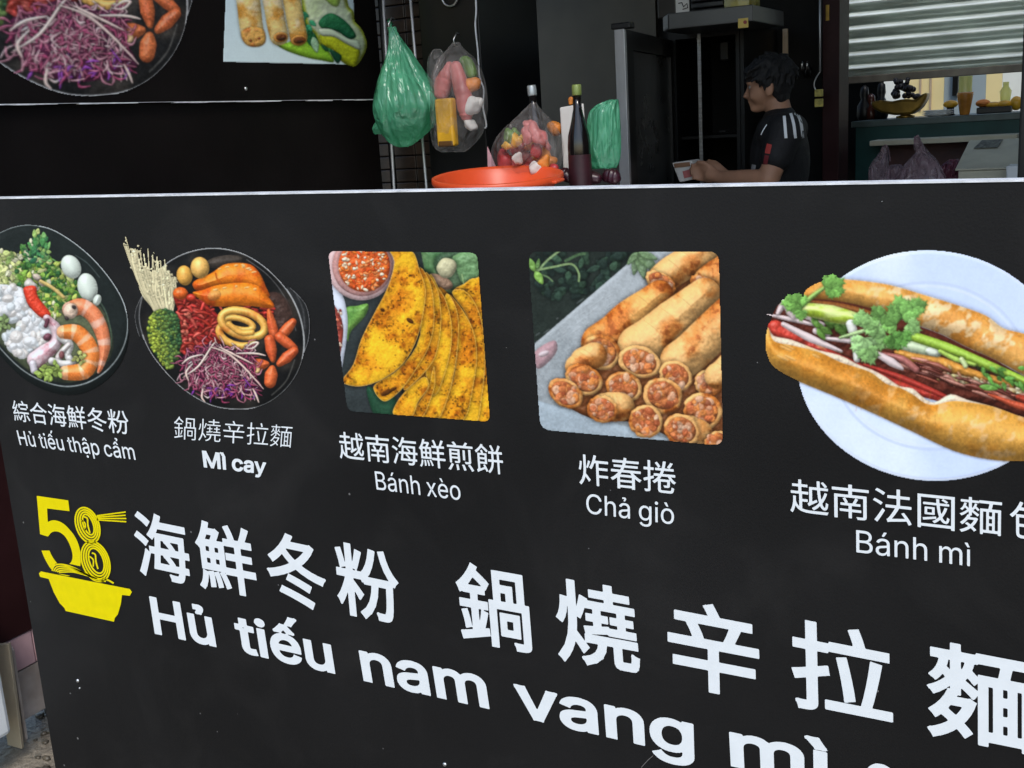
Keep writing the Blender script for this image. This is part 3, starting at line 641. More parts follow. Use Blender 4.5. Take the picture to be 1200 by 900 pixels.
def paint_baguette(plate):
    """plate: outline of the round plate in this picture's own units"""
    P = Pic(20, 0, 1300, 900, 3.2); g = np.random.default_rng(21)
    c = plate.mean(0); ring = lambda k: c + (plate - c) * k
    P.poly(plate, (196, 208, 236), r=16, sm=0, sh=0, amb=.72, spec=.05, tex=lambda U, V, d: mixc((206, 218, 240), (186, 202, 234), ss(noise(U, V, 260, 2), .3, .7)))
    P.line(ring(.985), 5, (222, 230, 244), .8, sm=0, closed=True); P.line(ring(.72), 10, (186, 201, 232), .7, sm=0, closed=True); P.line(ring(.69), 9, (216, 226, 246), .7, sm=0, closed=True); P.line(ring(.5), 12, (190, 206, 236), .5, sm=0, closed=True)
    def bread(seed, base, pale, deep):
        def f(U, V, d):
            n = noise(U, V, 110, seed, 4); m = noise(U + V * .4, V, 34, seed + 2, 3)
            q = mixc(base, deep, ss(n, .42, .7)); q = mixc(q.reshape(-1, 3)[0] * 0 + 1, pale, ss(n * .4 + m * .6, .5, .68) * .7) * 0 + q * (1 - (ss(n * .3 + m * .7, .52, .66) * ss(U, 250, 600) * .75)[..., None]) + np.array(pale) * (ss(n * .3 + m * .7, .52, .66) * ss(U, 250, 600) * .75)[..., None]
            return q
        return f
    # top half
    P.poly([(196, 182), (235, 150), (300, 133), (400, 138), (520, 156), (650, 194), (760, 228), (870, 268), (935, 315), (1011, 335), (1120, 372), (1225, 450), (1250, 560), (1150, 570), (1011, 490), (900, 430), (800, 385), (700, 335), (590, 295), (450, 245), (330, 218), (220, 210)], None, tex=bread(3, (218, 144, 58), (240, 206, 150), (200, 116, 36)), r=62, hb=14, amb=.56, spec=.18, gl=9, rough=16, rs=70, shw=26)
    # inside
    P.poly([(110, 215), (200, 205), (330, 216), (450, 243), (590, 296), (700, 336), (800, 386), (900, 430), (1011, 492), (1230, 590), (1240, 690), (1011, 650), (860, 600), (720, 580), (560, 540), (440, 480), (330, 430), (200, 380), (70, 340), (70, 290)], (66, 24, 16), r=30, rough=24, rs=30, spec=.05)
    P.poly([(210, 212), (330, 222), (440, 250), (470, 270), (400, 265), (260, 235)], (120, 62, 24), r=14, sh=.3)
    for k in range(50):
        t = g.random(); x, y = 560 + 640 * t, 340 + 250 * t + g.normal(0, 8); P.leaf(x, y, g.uniform(20, 60), g.uniform(5, 12), g.uniform(10, 50), np.array((40, 44, 22)) * g.uniform(.6, 1.4))
    P.poly([(540, 395), (700, 420), (830, 470), (960, 510), (960, 545), (820, 500), (700, 470), (560, 430)], (206, 128, 44), r=24, rough=10, spec=.2)
    P.poly([(740, 485), (820, 500), (920, 525), (1060, 560), (1060, 590), (900, 560), (760, 530)], (206, 180, 130), r=14, rough=12)
    for k in range(70):
        t = g.random(); x, y = 690 + 320 * t, 480 + 85 * t + g.normal(0, 16); P.poly(oval(x, y, g.uniform(6, 16), g.uniform(4, 7), g.uniform(0, 60), 10), np.array([(230, 212, 160), (200, 160, 90), (170, 110, 80), (222, 200, 120)][g.integers(4)]) * g.uniform(.8, 1), r=7, sm=0, pad=6, sh=.4, spec=.25)
    # ham and sauce
    P.poly([(62, 320), (100, 300), (200, 350), (330, 410), (460, 470), (580, 520), (720, 565), (720, 590), (560, 545), (430, 480), (320, 430), (180, 380), (70, 345)], (176, 40, 30), r=18, rough=14, rs=24, spec=.25)
    P.poly([(62, 300), (95, 285), (140, 310), (200, 350), (180, 370), (80, 340)], (206, 50, 36), r=18, spec=.25, rough=12)
    for k in range(46):
        t = g.random(); x, y = 440 + 600 * t, 400 + 200 * t + g.normal(0, 14); L = g.uniform(40, 110)
        P.tube([(x, y), (x + L * .5, y + L * .16 + g.normal(0, 4)), (x + L, y + L * .36)], [3, g.uniform(5, 11), 4], np.array([(118, 44, 30), (150, 70, 52), (92, 28, 20), (176, 104, 84), (70, 24, 16)][g.integers(5)]) * g.uniform(.8, 1.1), spec=.4, gl=14, sh=.5, shw=9)
    P.tube([(490, 410), (560, 430), (612, 468)], [6, 14, 12], (160, 84, 76), spec=.4); P.tube([(420, 450), (560, 500), (700, 560), (740, 580)], [5, 12, 10, 5], (150, 34, 26), spec=.3)
    P.tube([(990, 570), (1100, 610), (1230, 650)], [10, 26, 20], (160, 44, 28), spec=.25); P.tube([(880, 560), (1000, 605), (1140, 640)], [4, 14, 8], (176, 60, 34), spec=.25)
    # crumb edge and lower half
    lo = [(62, 312), (52, 370), (58, 410), (80, 455), (150, 500), (300, 562), (450, 628), (600, 698), (750, 768), (880, 800), (1011, 808), (1130, 795), (1225, 745), (1255, 670), (1200, 640), (1100, 650), (1011, 645), (900, 606), (800, 588), (740, 585), (680, 598), (640, 590), (600, 560), (550, 535), (500, 520), (450, 482), (400, 462), (330, 440), (250, 402), (150, 378), (85, 362)]
    P.poly([(x, y - 16 - 10 * math.sin(i * 2.4) if i > 17 else y) for i, (x, y) in enumerate(lo)], (232, 206, 172), r=20, sm=3, rough=14, rs=22, spec=.05)
    P.poly(lo, None, tex=bread(8, (214, 142, 48), (224, 168, 100), (196, 112, 28)), r=105, hb=30, amb=.52, spec=.14, gl=8, rough=9, rs=70, sh=.25, shw=12)
    for k in range(26):
        x, y = g.uniform(380, 700), g.uniform(470, 600); P.line([(x, y + (x - 380) * .25 - 30), (x + g.normal(0, 8), y + (x - 380) * .25 + 20)], 5, (176, 104, 34), .22)
    for k in range(10): P.poly(oval(g.uniform(110, 330), g.uniform(380, 430), g.uniform(10, 26), 6, 25, 10), (236, 180, 100), r=6, sm=0, sh=0, alpha=.5)
    # radish, cucumber, stalks
    for a, r in (([(60, 264), (140, 280), (270, 310)], [3, 9, 5]), ([(120, 300), (220, 352), (335, 400)], [9, 15, 5]), ([(150, 240), (120, 230), (100, 260)], [8, 14, 8]), ([(120, 215), (150, 250), (160, 275)], [10, 22, 10]), ([(200, 272), (270, 300)], [8, 6]), ([(240, 325), (285, 335)], [12, 12]), ([(270, 352), (370, 362)], [6, 10]), ([(440, 395), (520, 440), (560, 465)], [8, 16, 6]), ([(200, 255), (240, 300)], [6, 8])):
        P.tube(a, r, (214, 190, 186), spec=.15, amb=.6, shw=14)
    for k in range(16): P.leaf(g.uniform(200, 350), g.uniform(265, 320), g.uniform(30, 60), 12, g.uniform(0, 60), np.array((66, 104, 34)) * g.uniform(.7, 1.2))
    P.tube([(206, 244), (300, 262), (385, 282)], [24, 32, 26], None, tex=lambda U, V, T: mixc((156, 186, 40), (196, 210, 110), ss(noise(U, V * 3, 60, 5), .4, .7)), spec=.2, gl=10)
    P.tube([(420, 290), (470, 300)], [24, 18], (190, 206, 160)); P.tube([(370, 300), (388, 370), (392, 430)], [18, 16, 12], (226, 226, 210), spec=.2)
    P.tube([(520, 372), (600, 384), (690, 405)], [10, 22, 17], (190, 206, 160), spec=.2); P.poly(oval(672, 402, 26, 15, 15), (214, 222, 196), r=12, sm=0)
    P.tube([(585, 340), (720, 385), (850, 440), (1000, 505), (1100, 550)], [18, 19, 18, 15, 10], (136, 176, 44), spec=.25, gl=12)
    P.tube([(700, 400), (760, 430), (830, 450)], [7, 10, 6], (156, 190, 70)); P.tube([(780, 430), (795, 455)], 9, (196, 214, 140))
    for k in range(16): P.leaf(g.uniform(850, 1060), g.uniform(455, 525), g.uniform(24, 50), 8, g.uniform(0, 80), np.array((66, 118, 40)) * g.uniform(.7, 1.2))
    P.leaf(846, 530, 70, 11, 8, (86, 140, 50))
    # coriander
    P.tube([(180, 240), (230, 195), (280, 160)], [10, 9, 6], (126, 168, 70))
    for x, y, s_, d_ in ((190, 235, 70, 215), (170, 220, 60, 180), (185, 250, 40, 90), (275, 165, 78, -20), (300, 170, 50, 10)): P.coriander(x, y, s_, d_, (94, 148, 58), g)
    P.tube([(330, 350), (400, 330), (500, 300)], [5, 8, 6], (150, 180, 110))
    for x, y, s_, d_ in ((560, 280, 110, -100), (560, 270, 95, -40), (540, 300, 90, -160), (580, 300, 70, 30), (500, 340, 95, 150), (520, 340, 80, 60), (470, 310, 80, 190), (410, 300, 70, -90), (420, 350, 100, 100), (430, 390, 80, 70), (560, 330, 70, 80), (480, 270, 60, 230), (600, 240, 70, -20)):
        P.coriander(x, y, s_ * .82, d_, [(94, 146, 62), (116, 164, 84), (74, 126, 48), (134, 178, 104)][g.integers(4)], g)
    return P

def paint_rolls_with_lettuce():
    P = Pic(40, -420, 1120, 500, 5.0); g = np.random.default_rng(31)
    P.poly([(100, -420), (980, -420), (1000, 458), (66, 438)], (190, 214, 220), r=10, sm=0, sh=0, amb=.75, spec=0, tex=lambda U, V, d: mixc((182, 206, 214), (202, 224, 224), ss(V, -200, 430)))
    P.poly([(420, 290), (520, 300), (640, 240), (760, 300), (850, 430), (760, 425), (640, 400), (500, 350)], None, tex=lambda U, V, d: mixc((96, 160, 28), (140, 196, 40), noise(U, V, 70, 2)), r=40, spec=.1)
    for k in range(50): P.leaf(g.uniform(580, 760), g.uniform(-380, 300), g.uniform(60, 120), 26, g.uniform(40, 120), np.array([(30, 120, 60), (60, 150, 70), (150, 200, 150), (20, 90, 44)][g.integers(4)]) * g.uniform(.7, 1.1))
    P.poly([(600, -420), (900, -420), (940, 0), (985, 80), (1000, 150), (1045, 200), (1085, 310), (1050, 410), (990, 472), (900, 430), (850, 350), (760, 320), (715, 240), (640, 120)], None, tex=lambda U, V, d: mixc(mixc((190, 214, 150), (214, 226, 196), noise(U, V, 90, 4)), (164, 180, 20), 1 - ss(d, 0, 34)), r=60, rough=20, rs=70, spec=.12)
    P.poly([(750, 240), (850, 255), (940, 310), (1030, 350), (1010, 440), (985, 470), (900, 420), (840, 350), (770, 320)], (176, 186, 24), r=36, rough=16, rs=60, spec=.1)
    P.poly([(740, 160), (780, 110), (842, 95), (930, 150), (985, 215), (1002, 260), (955, 275), (880, 225), (800, 205), (765, 200)], None, tex=lambda U, V, d: mixc((14, 74, 44), (40, 120, 64), noise(U, V, 60, 4)), r=30, spec=.12, rough=10)
    P.poly([(745, 205), (830, 205), (900, 245), (960, 275), (1020, 290), (1030, 350), (940, 310), (850, 260), (760, 250)], (196, 216, 180), r=20, spec=.1)
    P.poly([(820, 350), (900, 390), (880, 445), (850, 420)], (12, 50, 30), r=14); P.poly([(760, 310), (810, 345), (790, 360)], (16, 60, 36), r=10)
    for k in range(6): P.leaf(g.uniform(620, 680), g.uniform(60, 200), 60, 16, g.uniform(30, 110), np.array((40, 140, 90)) * g.uniform(.8, 1.2))
    P.poly([(740, -100), (900, -140), (880, 40), (800, 10)], (140, 190, 40), r=30, alpha=.8)
    def crust(seed):
        def f(U, V, T):
            n = noise(U, V, 90, seed, 4); return mixc(mixc((232, 196, 110), (238, 214, 160), ss(noise(U, V, 60, seed + 4), .5, .75)), (206, 134, 46), ss(n, .5, .75))
        return f
    for a, b, r, s_ in (((470, -420), (598, 262), [60, 62, 62], 3), ((330, -420), (462, 262), [66, 68, 66], 6), ((180, -420), (275, 235), [80, 84, 82], 9)):
        a = np.array(a, float); b = np.array(b, float)
        P.tube([a + (b - a) * t + g.normal(0, 3, 2) for t in np.linspace(0, 1, 8)], r, None, tex=crust(s_), rr=r[0], amb=.6, spec=.12, rough=12, rs=50, shw=26, sh=.5)
    P.poly([(200, 220), (260, 190), (340, 200), (368, 250), (360, 305), (310, 330), (240, 320), (205, 275)], None, tex=lambda U, V, d: mixc((224, 160, 70), (190, 104, 40), ss(noise(U, V, 40, 8), .4, .7)), r=26, rough=16, rs=30)
    for x, y in ((262, 285), (322, 270)): P.poly(oval(x, y, 11, 9), (120, 54, 24), r=8, sm=0, sh=.2)
    for x, y, rx in ((472, 262, 50), (600, 282, 56)):
        P.poly(oval(x, y, rx, 36, -8), (200, 126, 50), r=10, sm=0, sh=.4); P.poly(oval(x + 6, y + 2, rx - 14, 24, -8), (92, 44, 18), r=10, sm=0, rough=10, rs=20); P.poly(oval(x + 10, y + 10, 26, 8, -8), (40, 22, 12), r=6, sm=0, sh=0)
    return P
INTERLIKE = {
    'H': (517, [[60,0,60,509,125,509,125,289,392,289,392,509,457,509,457,0,392,0,392,232,125,232,125,0]]),
    'ủ': (410, [[182,-5,158,-3,135,2,115,11,97,23,82,39,69,59,60,82,54,109,53,139,53,379,114,379,114,144,116,117,124,94,137,75,154,61,175,53,200,50,218,51,234,55,249,62,263,71,274,83,283,97,290,113,295,132,296,153,296,379,357,379,357,0,298,0,298,92,307,92,294,60,277,35,257,17,234,5,209,-3],[225,429,179,429,205,480,205,486,203,488,148,489,148,529,209,529,220,527,230,524,238,520,245,515,250,509,253,502,254,486,249,468]]),
    't': (227, [[204,379,204,327,6,327,6,379],[65,471,126,471,126,98,127,83,130,70,136,61,144,55,156,51,202,54,213,2,168,-4,138,-1,113,7,92,21,77,41,68,64,65,93]]),
    'i': (167, [[53,0,53,379,114,379,114,0],[84,443,73,444,63,448,54,455,47,463,43,472,41,483,43,494,47,504,54,512,63,518,73,522,84,524,95,522,105,518,114,512,121,504,125,494,126,483,125,472,121,463,114,455,105,448,95,444]]),
    'ế': (404, [[212,-8,177,-5,145,3,117,16,92,35,72,58,56,85,44,116,37,150,34,187,36,224,44,258,55,290,71,317,91,340,115,359,142,373,172,382,205,384,226,383,246,380,266,374,285,366,303,355,319,341,334,324,347,305,357,282,365,256,370,227,371,169,75,169,75,221,338,221,310,202,308,226,304,248,298,269,288,286,277,301,263,314,246,323,227,328,205,330,183,328,164,323,146,313,131,301,119,286,109,270,102,251,97,231,96,211,96,178,98,151,102,127,110,106,121,88,135,73,151,61,169,53,190,48,212,46,241,49,254,53,265,58,276,65,294,82,306,105,365,91,358,72,348,55,335,39,320,26,302,14,283,4,261,-3,237,-7],[157,426,97,426,97,428,177,520,235,520,315,428,315,426,254,426,206,485],[252,547,300,641,368,641,302,547]]),
    'u': (410, [[182,-5,158,-3,135,2,115,11,97,23,82,39,69,59,60,82,54,109,53,139,53,379,114,379,114,144,116,117,124,94,137,75,154,61,175,53,200,50,218,51,234,55,249,62,263,71,274,83,283,97,290,113,295,132,296,153,296,379,357,379,357,0,298,0,298,92,307,92,294,60,277,35,257,17,234,5,209,-3]]),
    'n': (410, [[114,227,114,0,53,0,53,379,112,379,112,287,102,287,116,319,132,344,152,362,175,374,200,382,227,384,252,383,275,377,295,369,313,356,328,340,341,321,350,298,355,271,357,240,357,0,296,0,296,235,293,263,286,286,273,304,256,318,235,326,210,329,192,328,176,324,161,317,147,308,136,297,126,283,119,266,115,248]]),
    'a': (389, [[160,-9,137,-7,115,-3,94,5,76,15,60,29,48,45,38,63,32,84,30,108,32,128,36,146,43,161,53,174,64,184,78,193,92,200,108,206,125,211,257,231,265,235,271,240,274,246,275,272,272,285,267,297,260,307,251,315,240,322,227,327,212,330,196,331,178,330,163,327,149,322,137,316,127,309,118,301,110,292,104,283,100,274,41,291,51,313,64,331,79,346,95,358,114,368,133,375,153,380,173,383,208,384,255,375,271,369,286,360,300,350,312,336,322,320,330,301,335,278,337,251,337,0,277,0,277,52,272,52,267,43,252,25,242,16,229,8,215,1,199,-4,181,-7],[170,45,192,47,211,51,228,59,242,68,254,80,263,93,270,108,274,122,276,138,276,190,267,184,147,163,134,159,112,147,103,139,97,130,93,118,92,105,93,93,96,82,102,72,109,64,119,57,130,52,142,48]]),
    'm': (610, [[53,0,53,379,112,379,112,295,108,295,114,314,122,331,132,346,144,358,158,368,172,376,187,382,203,385,219,386,245,383,268,375,287,361,303,342,314,320,321,295,312,295,318,312,326,329,337,343,350,356,364,366,381,375,398,381,417,385,437,386,458,385,478,380,497,372,514,361,529,346,541,328,550,307,555,283,557,255,557,0,496,0,496,254,493,279,485,298,473,313,456,323,438,329,419,330,402,329,387,326,374,320,363,312,353,302,345,290,340,277,336,263,335,247,335,0,274,0,274,260,272,280,265,297,253,311,238,322,220,328,199,330,185,329,171,326,158,320,145,312,135,302,126,289,119,274,115,257,114,238,114,0]]),
    'v': (389, [[163,0,17,379,84,379,199,42,206,21,184,21,191,42,209,110,305,379,371,379,226,0]]),
    'g': (425, [[207,-151,180,-149,156,-146,134,-140,114,-132,97,-122,82,-110,59,-84,51,-69,101,-41,122,-66,131,-74,142,-82,154,-88,169,-93,187,-96,207,-97,236,-95,261,-87,282,-75,298,-58,308,-34,311,-6,311,68,306,68,287,41,266,23,252,16,236,10,217,6,195,5,165,7,138,14,113,27,90,43,71,65,55,90,43,120,36,154,34,191,36,229,43,263,55,293,71,320,90,342,112,361,138,374,166,382,196,384,218,383,237,379,253,373,267,365,279,356,308,319,313,319,313,379,372,379,372,-9,370,-40,363,-67,350,-90,334,-109,314,-124,291,-136,265,-144,237,-149],[205,59,227,61,246,66,264,75,278,87,290,103,300,121,307,142,311,166,312,193,311,219,307,242,300,264,291,283,279,299,264,312,247,322,227,328,205,330,182,328,163,322,145,312,130,298,118,282,109,262,102,241,98,218,96,193,98,167,102,144,109,123,118,104,131,88,145,76,163,66,183,61]]),
    'ì': (167, [[53,0,53,379,114,379,114,0],[59,429,-6,529,62,529,110,429]]),
    'c': (396, [[207,-8,174,-5,144,3,117,16,93,35,72,58,56,85,44,116,37,150,34,187,37,225,44,260,56,291,72,318,93,341,117,360,144,374,174,382,207,384,226,384,260,377,276,371,291,364,305,356,318,346,330,335,340,322,349,308,356,293,362,277,303,262,300,272,278,304,270,311,252,321,242,325,231,328,207,330,184,328,163,321,145,310,130,296,118,278,108,258,102,236,98,212,96,187,98,163,102,139,108,117,118,97,130,80,145,66,163,55,184,49,207,46,253,55,271,66,279,73,292,89,301,107,304,117,363,102,350,70,341,56,331,43,306,21,292,12,277,5,261,-1,244,-5]]),
    'y': (389, [[47,-139,61,-86,94,-90,104,-89,113,-86,122,-81,130,-74,138,-64,145,-51,163,-1,17,379,84,379,187,87,199,42,206,21,184,21,305,379,371,379,204,-58,196,-77,187,-93,177,-107,165,-119,153,-128,139,-136,125,-141,109,-144,57,-142]]),
    'h': (410, [[114,227,114,0,53,0,53,509,114,509,114,287,102,287,116,319,132,344,152,362,175,374,200,382,227,384,252,383,275,377,295,369,313,356,328,340,341,321,350,298,355,271,357,240,357,0,296,0,296,235,293,263,286,286,273,304,256,318,235,326,210,329,192,328,176,324,161,317,147,308,136,297,126,283,119,266,115,248]]),
    'ậ': (389, [[160,-9,137,-7,115,-3,94,5,76,15,60,29,48,45,38,63,32,84,30,108,32,128,36,146,43,161,53,174,64,184,78,193,92,200,108,206,125,211,257,231,265,235,271,240,274,246,275,272,272,285,267,297,260,307,251,315,240,322,227,327,212,330,196,331,178,330,163,327,149,322,137,316,127,309,118,301,110,292,104,283,100,274,41,291,51,313,64,331,79,346,95,358,114,368,133,375,153,380,173,383,208,384,255,375,271,369,286,360,300,350,312,336,322,320,330,301,335,278,337,251,337,0,277,0,277,52,272,52,267,43,252,25,242,16,229,8,215,1,199,-4,181,-7],[170,45,192,47,211,51,228,59,242,68,254,80,263,93,270,108,274,122,276,138,276,190,267,184,147,163,134,159,112,147,103,139,97,130,93,118,92,105,93,93,96,82,102,72,109,64,119,57,130,52,142,48],[140,435,80,435,80,438,160,529,218,529,299,438,299,435,238,435,189,495],[190,-144,179,-143,169,-139,160,-133,153,-124,149,-115,147,-104,149,-93,153,-84,160,-75,169,-69,179,-65,190,-64,201,-65,211,-69,220,-75,227,-84,231,-93,233,-104,231,-115,227,-124,220,-133,211,-139,201,-143]]),
    'p': (424, [[53,-143,53,379,112,379,112,319,118,319,137,346,171,373,188,379,207,383,229,384,259,382,287,374,313,361,335,342,354,320,370,293,381,261,388,227,390,189,388,151,381,116,370,84,355,57,336,34,313,16,288,3,260,-6,229,-8,208,-7,189,-3,173,4,159,12,147,21,118,59,114,59,114,-143],[220,47,242,49,262,55,279,66,294,80,306,97,316,117,323,139,327,163,328,189,327,215,323,239,316,261,307,281,295,298,280,311,262,322,243,328,220,330,198,328,178,322,161,312,147,299,134,282,125,263,118,241,114,216,113,189,114,162,118,138,125,115,135,95,147,78,162,65,179,55,198,49]]),
    'ẩ': (389, [[160,-9,137,-7,115,-3,94,5,76,15,60,29,48,45,38,63,32,84,30,108,32,128,36,146,43,161,53,174,64,184,78,193,92,200,108,206,125,211,257,231,265,235,271,240,274,246,275,272,272,285,267,297,260,307,251,315,240,322,227,327,212,330,196,331,178,330,163,327,149,322,137,316,127,309,118,301,110,292,104,283,100,274,41,291,51,313,64,331,79,346,95,358,114,368,133,375,153,380,173,383,208,384,255,375,271,369,286,360,300,350,312,336,322,320,330,301,335,278,337,251,337,0,277,0,277,52,272,52,267,43,252,25,242,16,229,8,215,1,199,-4,181,-7],[170,45,192,47,211,51,228,59,242,68,254,80,263,93,270,108,274,122,276,138,276,190,267,184,147,163,134,159,112,147,103,139,97,130,93,118,92,105,93,93,96,82,102,72,109,64,119,57,130,52,142,48],[142,426,82,426,82,428,162,520,220,520,301,428,301,426,240,426,191,485],[282,547,236,547,259,592,259,597,257,599,250,601,202,601,202,641,250,641,267,640,281,636,293,631,301,624,307,615,309,605,309,594,305,582,298,570]]),
    'B': (456, [[60,0,60,509,241,509,274,507,304,501,329,491,350,477,367,461,381,442,390,421,396,398,398,374,397,353,393,336,387,320,378,307,368,295,356,286,343,278,315,267,315,262,331,260,347,254,363,245,378,234,391,220,402,203,411,184,416,161,418,136,416,111,410,88,400,67,386,48,368,31,344,18,317,8,284,2,247,0],[125,57,245,57,281,60,309,67,330,80,344,96,353,115,355,137,354,153,350,169,342,184,333,197,320,209,306,218,289,225,269,229,248,231,125,231],[125,285,238,285,273,290,288,296,302,304,314,314,323,326,330,340,335,355,336,372,333,393,326,412,313,429,294,442,270,449,240,452,125,452]]),
    'á': (389, [[160,-9,137,-7,115,-3,94,5,76,15,60,29,48,45,38,63,32,84,30,108,32,128,36,146,43,161,53,174,64,184,78,193,92,200,108,206,125,211,257,231,265,235,271,240,274,246,275,272,272,285,267,297,260,307,251,315,240,322,227,327,212,330,196,331,178,330,163,327,149,322,137,316,127,309,118,301,110,292,104,283,100,274,41,291,51,313,64,331,79,346,95,358,114,368,133,375,153,380,173,383,208,384,255,375,271,369,286,360,300,350,312,336,322,320,330,301,335,278,337,251,337,0,277,0,277,52,272,52,267,43,252,25,242,16,229,8,215,1,199,-4,181,-7],[170,45,192,47,211,51,228,59,242,68,254,80,263,93,270,108,274,122,276,138,276,190,267,184,147,163,134,159,112,147,103,139,97,130,93,118,92,105,93,93,96,82,102,72,109,64,119,57,130,52,142,48],[162,429,210,529,278,529,212,429]]),
    'x': (379, [[21,0,171,218,171,171,29,379,100,379,170,270,207,206,175,206,185,221,211,270,233,306,282,379,352,379,209,169,209,214,358,0,287,0,173,182,205,182,195,167,170,120,91,0]]),
    'è': (404, [[212,-8,177,-5,145,3,117,16,92,35,72,58,56,85,44,116,37,150,34,187,36,224,44,258,55,290,71,317,91,340,115,359,142,373,172,382,205,384,226,383,246,380,266,374,285,366,303,355,319,341,334,324,347,305,357,282,365,256,370,227,371,169,75,169,75,221,338,221,310,202,308,226,304,248,298,269,288,286,277,301,263,314,246,323,227,328,205,330,183,328,164,323,146,313,131,301,119,286,109,270,102,251,97,231,96,211,96,178,98,151,102,127,110,106,121,88,135,73,151,61,169,53,190,48,212,46,241,49,254,53,265,58,276,65,294,82,306,105,365,91,358,72,348,55,335,39,320,26,302,14,283,4,261,-3,237,-7],[180,429,114,529,182,529,230,429]]),
    'o': (415, [[207,-8,174,-5,144,3,117,16,93,35,72,58,56,85,44,116,37,150,34,187,37,225,44,260,56,291,72,318,93,341,117,360,144,374,174,382,207,384,241,382,271,374,299,360,323,341,343,318,359,291,371,260,379,225,381,187,379,150,371,116,359,85,343,58,323,35,299,16,271,3,241,-5],[207,46,231,49,252,55,270,66,285,80,298,97,307,117,314,139,318,163,319,187,318,212,314,236,307,258,298,278,285,296,270,310,252,321,231,328,207,330,184,328,163,321,145,310,130,296,118,278,108,258,102,236,98,212,96,187,98,163,102,139,108,117,118,97,130,80,145,66,163,55,184,49]]),
    'C': (510, [[267,-7,225,-3,186,7,150,25,119,49,92,79,70,115,53,157,44,203,40,254,44,305,53,352,70,393,92,429,119,459,150,484,186,501,225,512,267,516,317,511,340,504,362,496,383,485,402,471,419,456,435,438,448,418,459,397,467,373,473,348,408,348,404,365,389,395,380,407,369,418,357,428,344,437,330,444,300,453,267,456,237,453,209,445,184,432,161,414,141,391,125,364,113,332,106,295,103,254,106,213,113,177,125,145,141,117,161,94,184,76,210,63,237,56,267,53,300,56,330,65,344,72,369,90,380,102,389,114,397,128,404,144,408,160,473,160,467,135,459,112,448,91,435,71,420,53,402,38,383,24,363,13,341,5,317,-2,293,-6]]),
    'ả': (389, [[160,-9,137,-7,115,-3,94,5,76,15,60,29,48,45,38,63,32,84,30,108,32,128,36,146,43,161,53,174,64,184,78,193,92,200,108,206,125,211,257,231,265,235,271,240,274,246,275,272,272,285,267,297,260,307,251,315,240,322,227,327,212,330,196,331,178,330,163,327,149,322,137,316,127,309,118,301,110,292,104,283,100,274,41,291,51,313,64,331,79,346,95,358,114,368,133,375,153,380,173,383,208,384,255,375,271,369,286,360,300,350,312,336,322,320,330,301,335,278,337,251,337,0,277,0,277,52,272,52,267,43,252,25,242,16,229,8,215,1,199,-4,181,-7],[170,45,192,47,211,51,228,59,242,68,254,80,263,93,270,108,274,122,276,138,276,190,267,184,147,163,134,159,112,147,103,139,97,130,93,118,92,105,93,93,96,82,102,72,109,64,119,57,130,52,142,48],[209,429,163,429,190,483,189,486,187,488,132,489,132,529,193,529,204,527,214,524,222,520,229,515,234,509,237,502,239,494,237,477]]),
    'ò': (415, [[207,-8,174,-5,144,3,117,16,93,35,72,58,56,85,44,116,37,150,34,187,37,225,44,260,56,291,72,318,93,341,117,360,144,374,174,382,207,384,241,382,271,374,299,360,323,341,343,318,359,291,371,260,379,225,381,187,379,150,371,116,359,85,343,58,323,35,299,16,271,3,241,-5],[207,46,231,49,252,55,270,66,285,80,298,97,307,117,314,139,318,163,319,187,318,212,314,236,307,258,298,278,285,296,270,310,252,321,231,328,207,330,184,328,163,321,145,310,130,296,118,278,108,258,102,236,98,212,96,187,98,163,102,139,108,117,118,97,130,80,145,66,163,55,184,49],[183,429,117,529,186,529,234,429]]),
    'M': (628, [[60,0,60,509,152,509,284,170,322,49,307,49,311,59,476,509,568,509,568,0,504,0,507,457,513,457,342,0,286,0,112,457,119,457,122,0]]),
    'ẫ': (389, [[160,-9,137,-7,115,-3,94,5,76,15,60,29,48,45,38,63,32,84,30,108,32,128,36,146,43,161,53,174,64,184,78,193,92,200,108,206,125,211,257,231,265,235,271,240,274,246,275,272,272,285,267,297,260,307,251,315,240,322,227,327,212,330,196,331,178,330,163,327,149,322,137,316,127,309,118,301,110,292,104,283,100,274,41,291,51,313,64,331,79,346,95,358,114,368,133,375,153,380,173,383,208,384,255,375,271,369,286,360,300,350,312,336,322,320,330,301,335,278,337,251,337,0,277,0,277,52,272,52,267,43,252,25,242,16,229,8,215,1,199,-4,181,-7],[170,45,192,47,211,51,228,59,242,68,254,80,263,93,270,108,274,122,276,138,276,190,267,184,147,163,134,159,112,147,103,139,97,130,93,118,92,105,93,93,96,82,102,72,109,64,119,57,130,52,142,48],[142,426,82,426,82,428,162,520,220,520,301,428,301,426,240,426,191,485],[236,557,219,558,195,567,153,585,147,584,143,581,139,576,135,564,135,558,91,558,94,577,98,594,106,609,117,620,130,627,147,629,164,627,205,607,223,600,239,603,242,606,245,612,247,619,248,628,290,628,288,608,283,590,275,576,264,565,251,559]]),
}

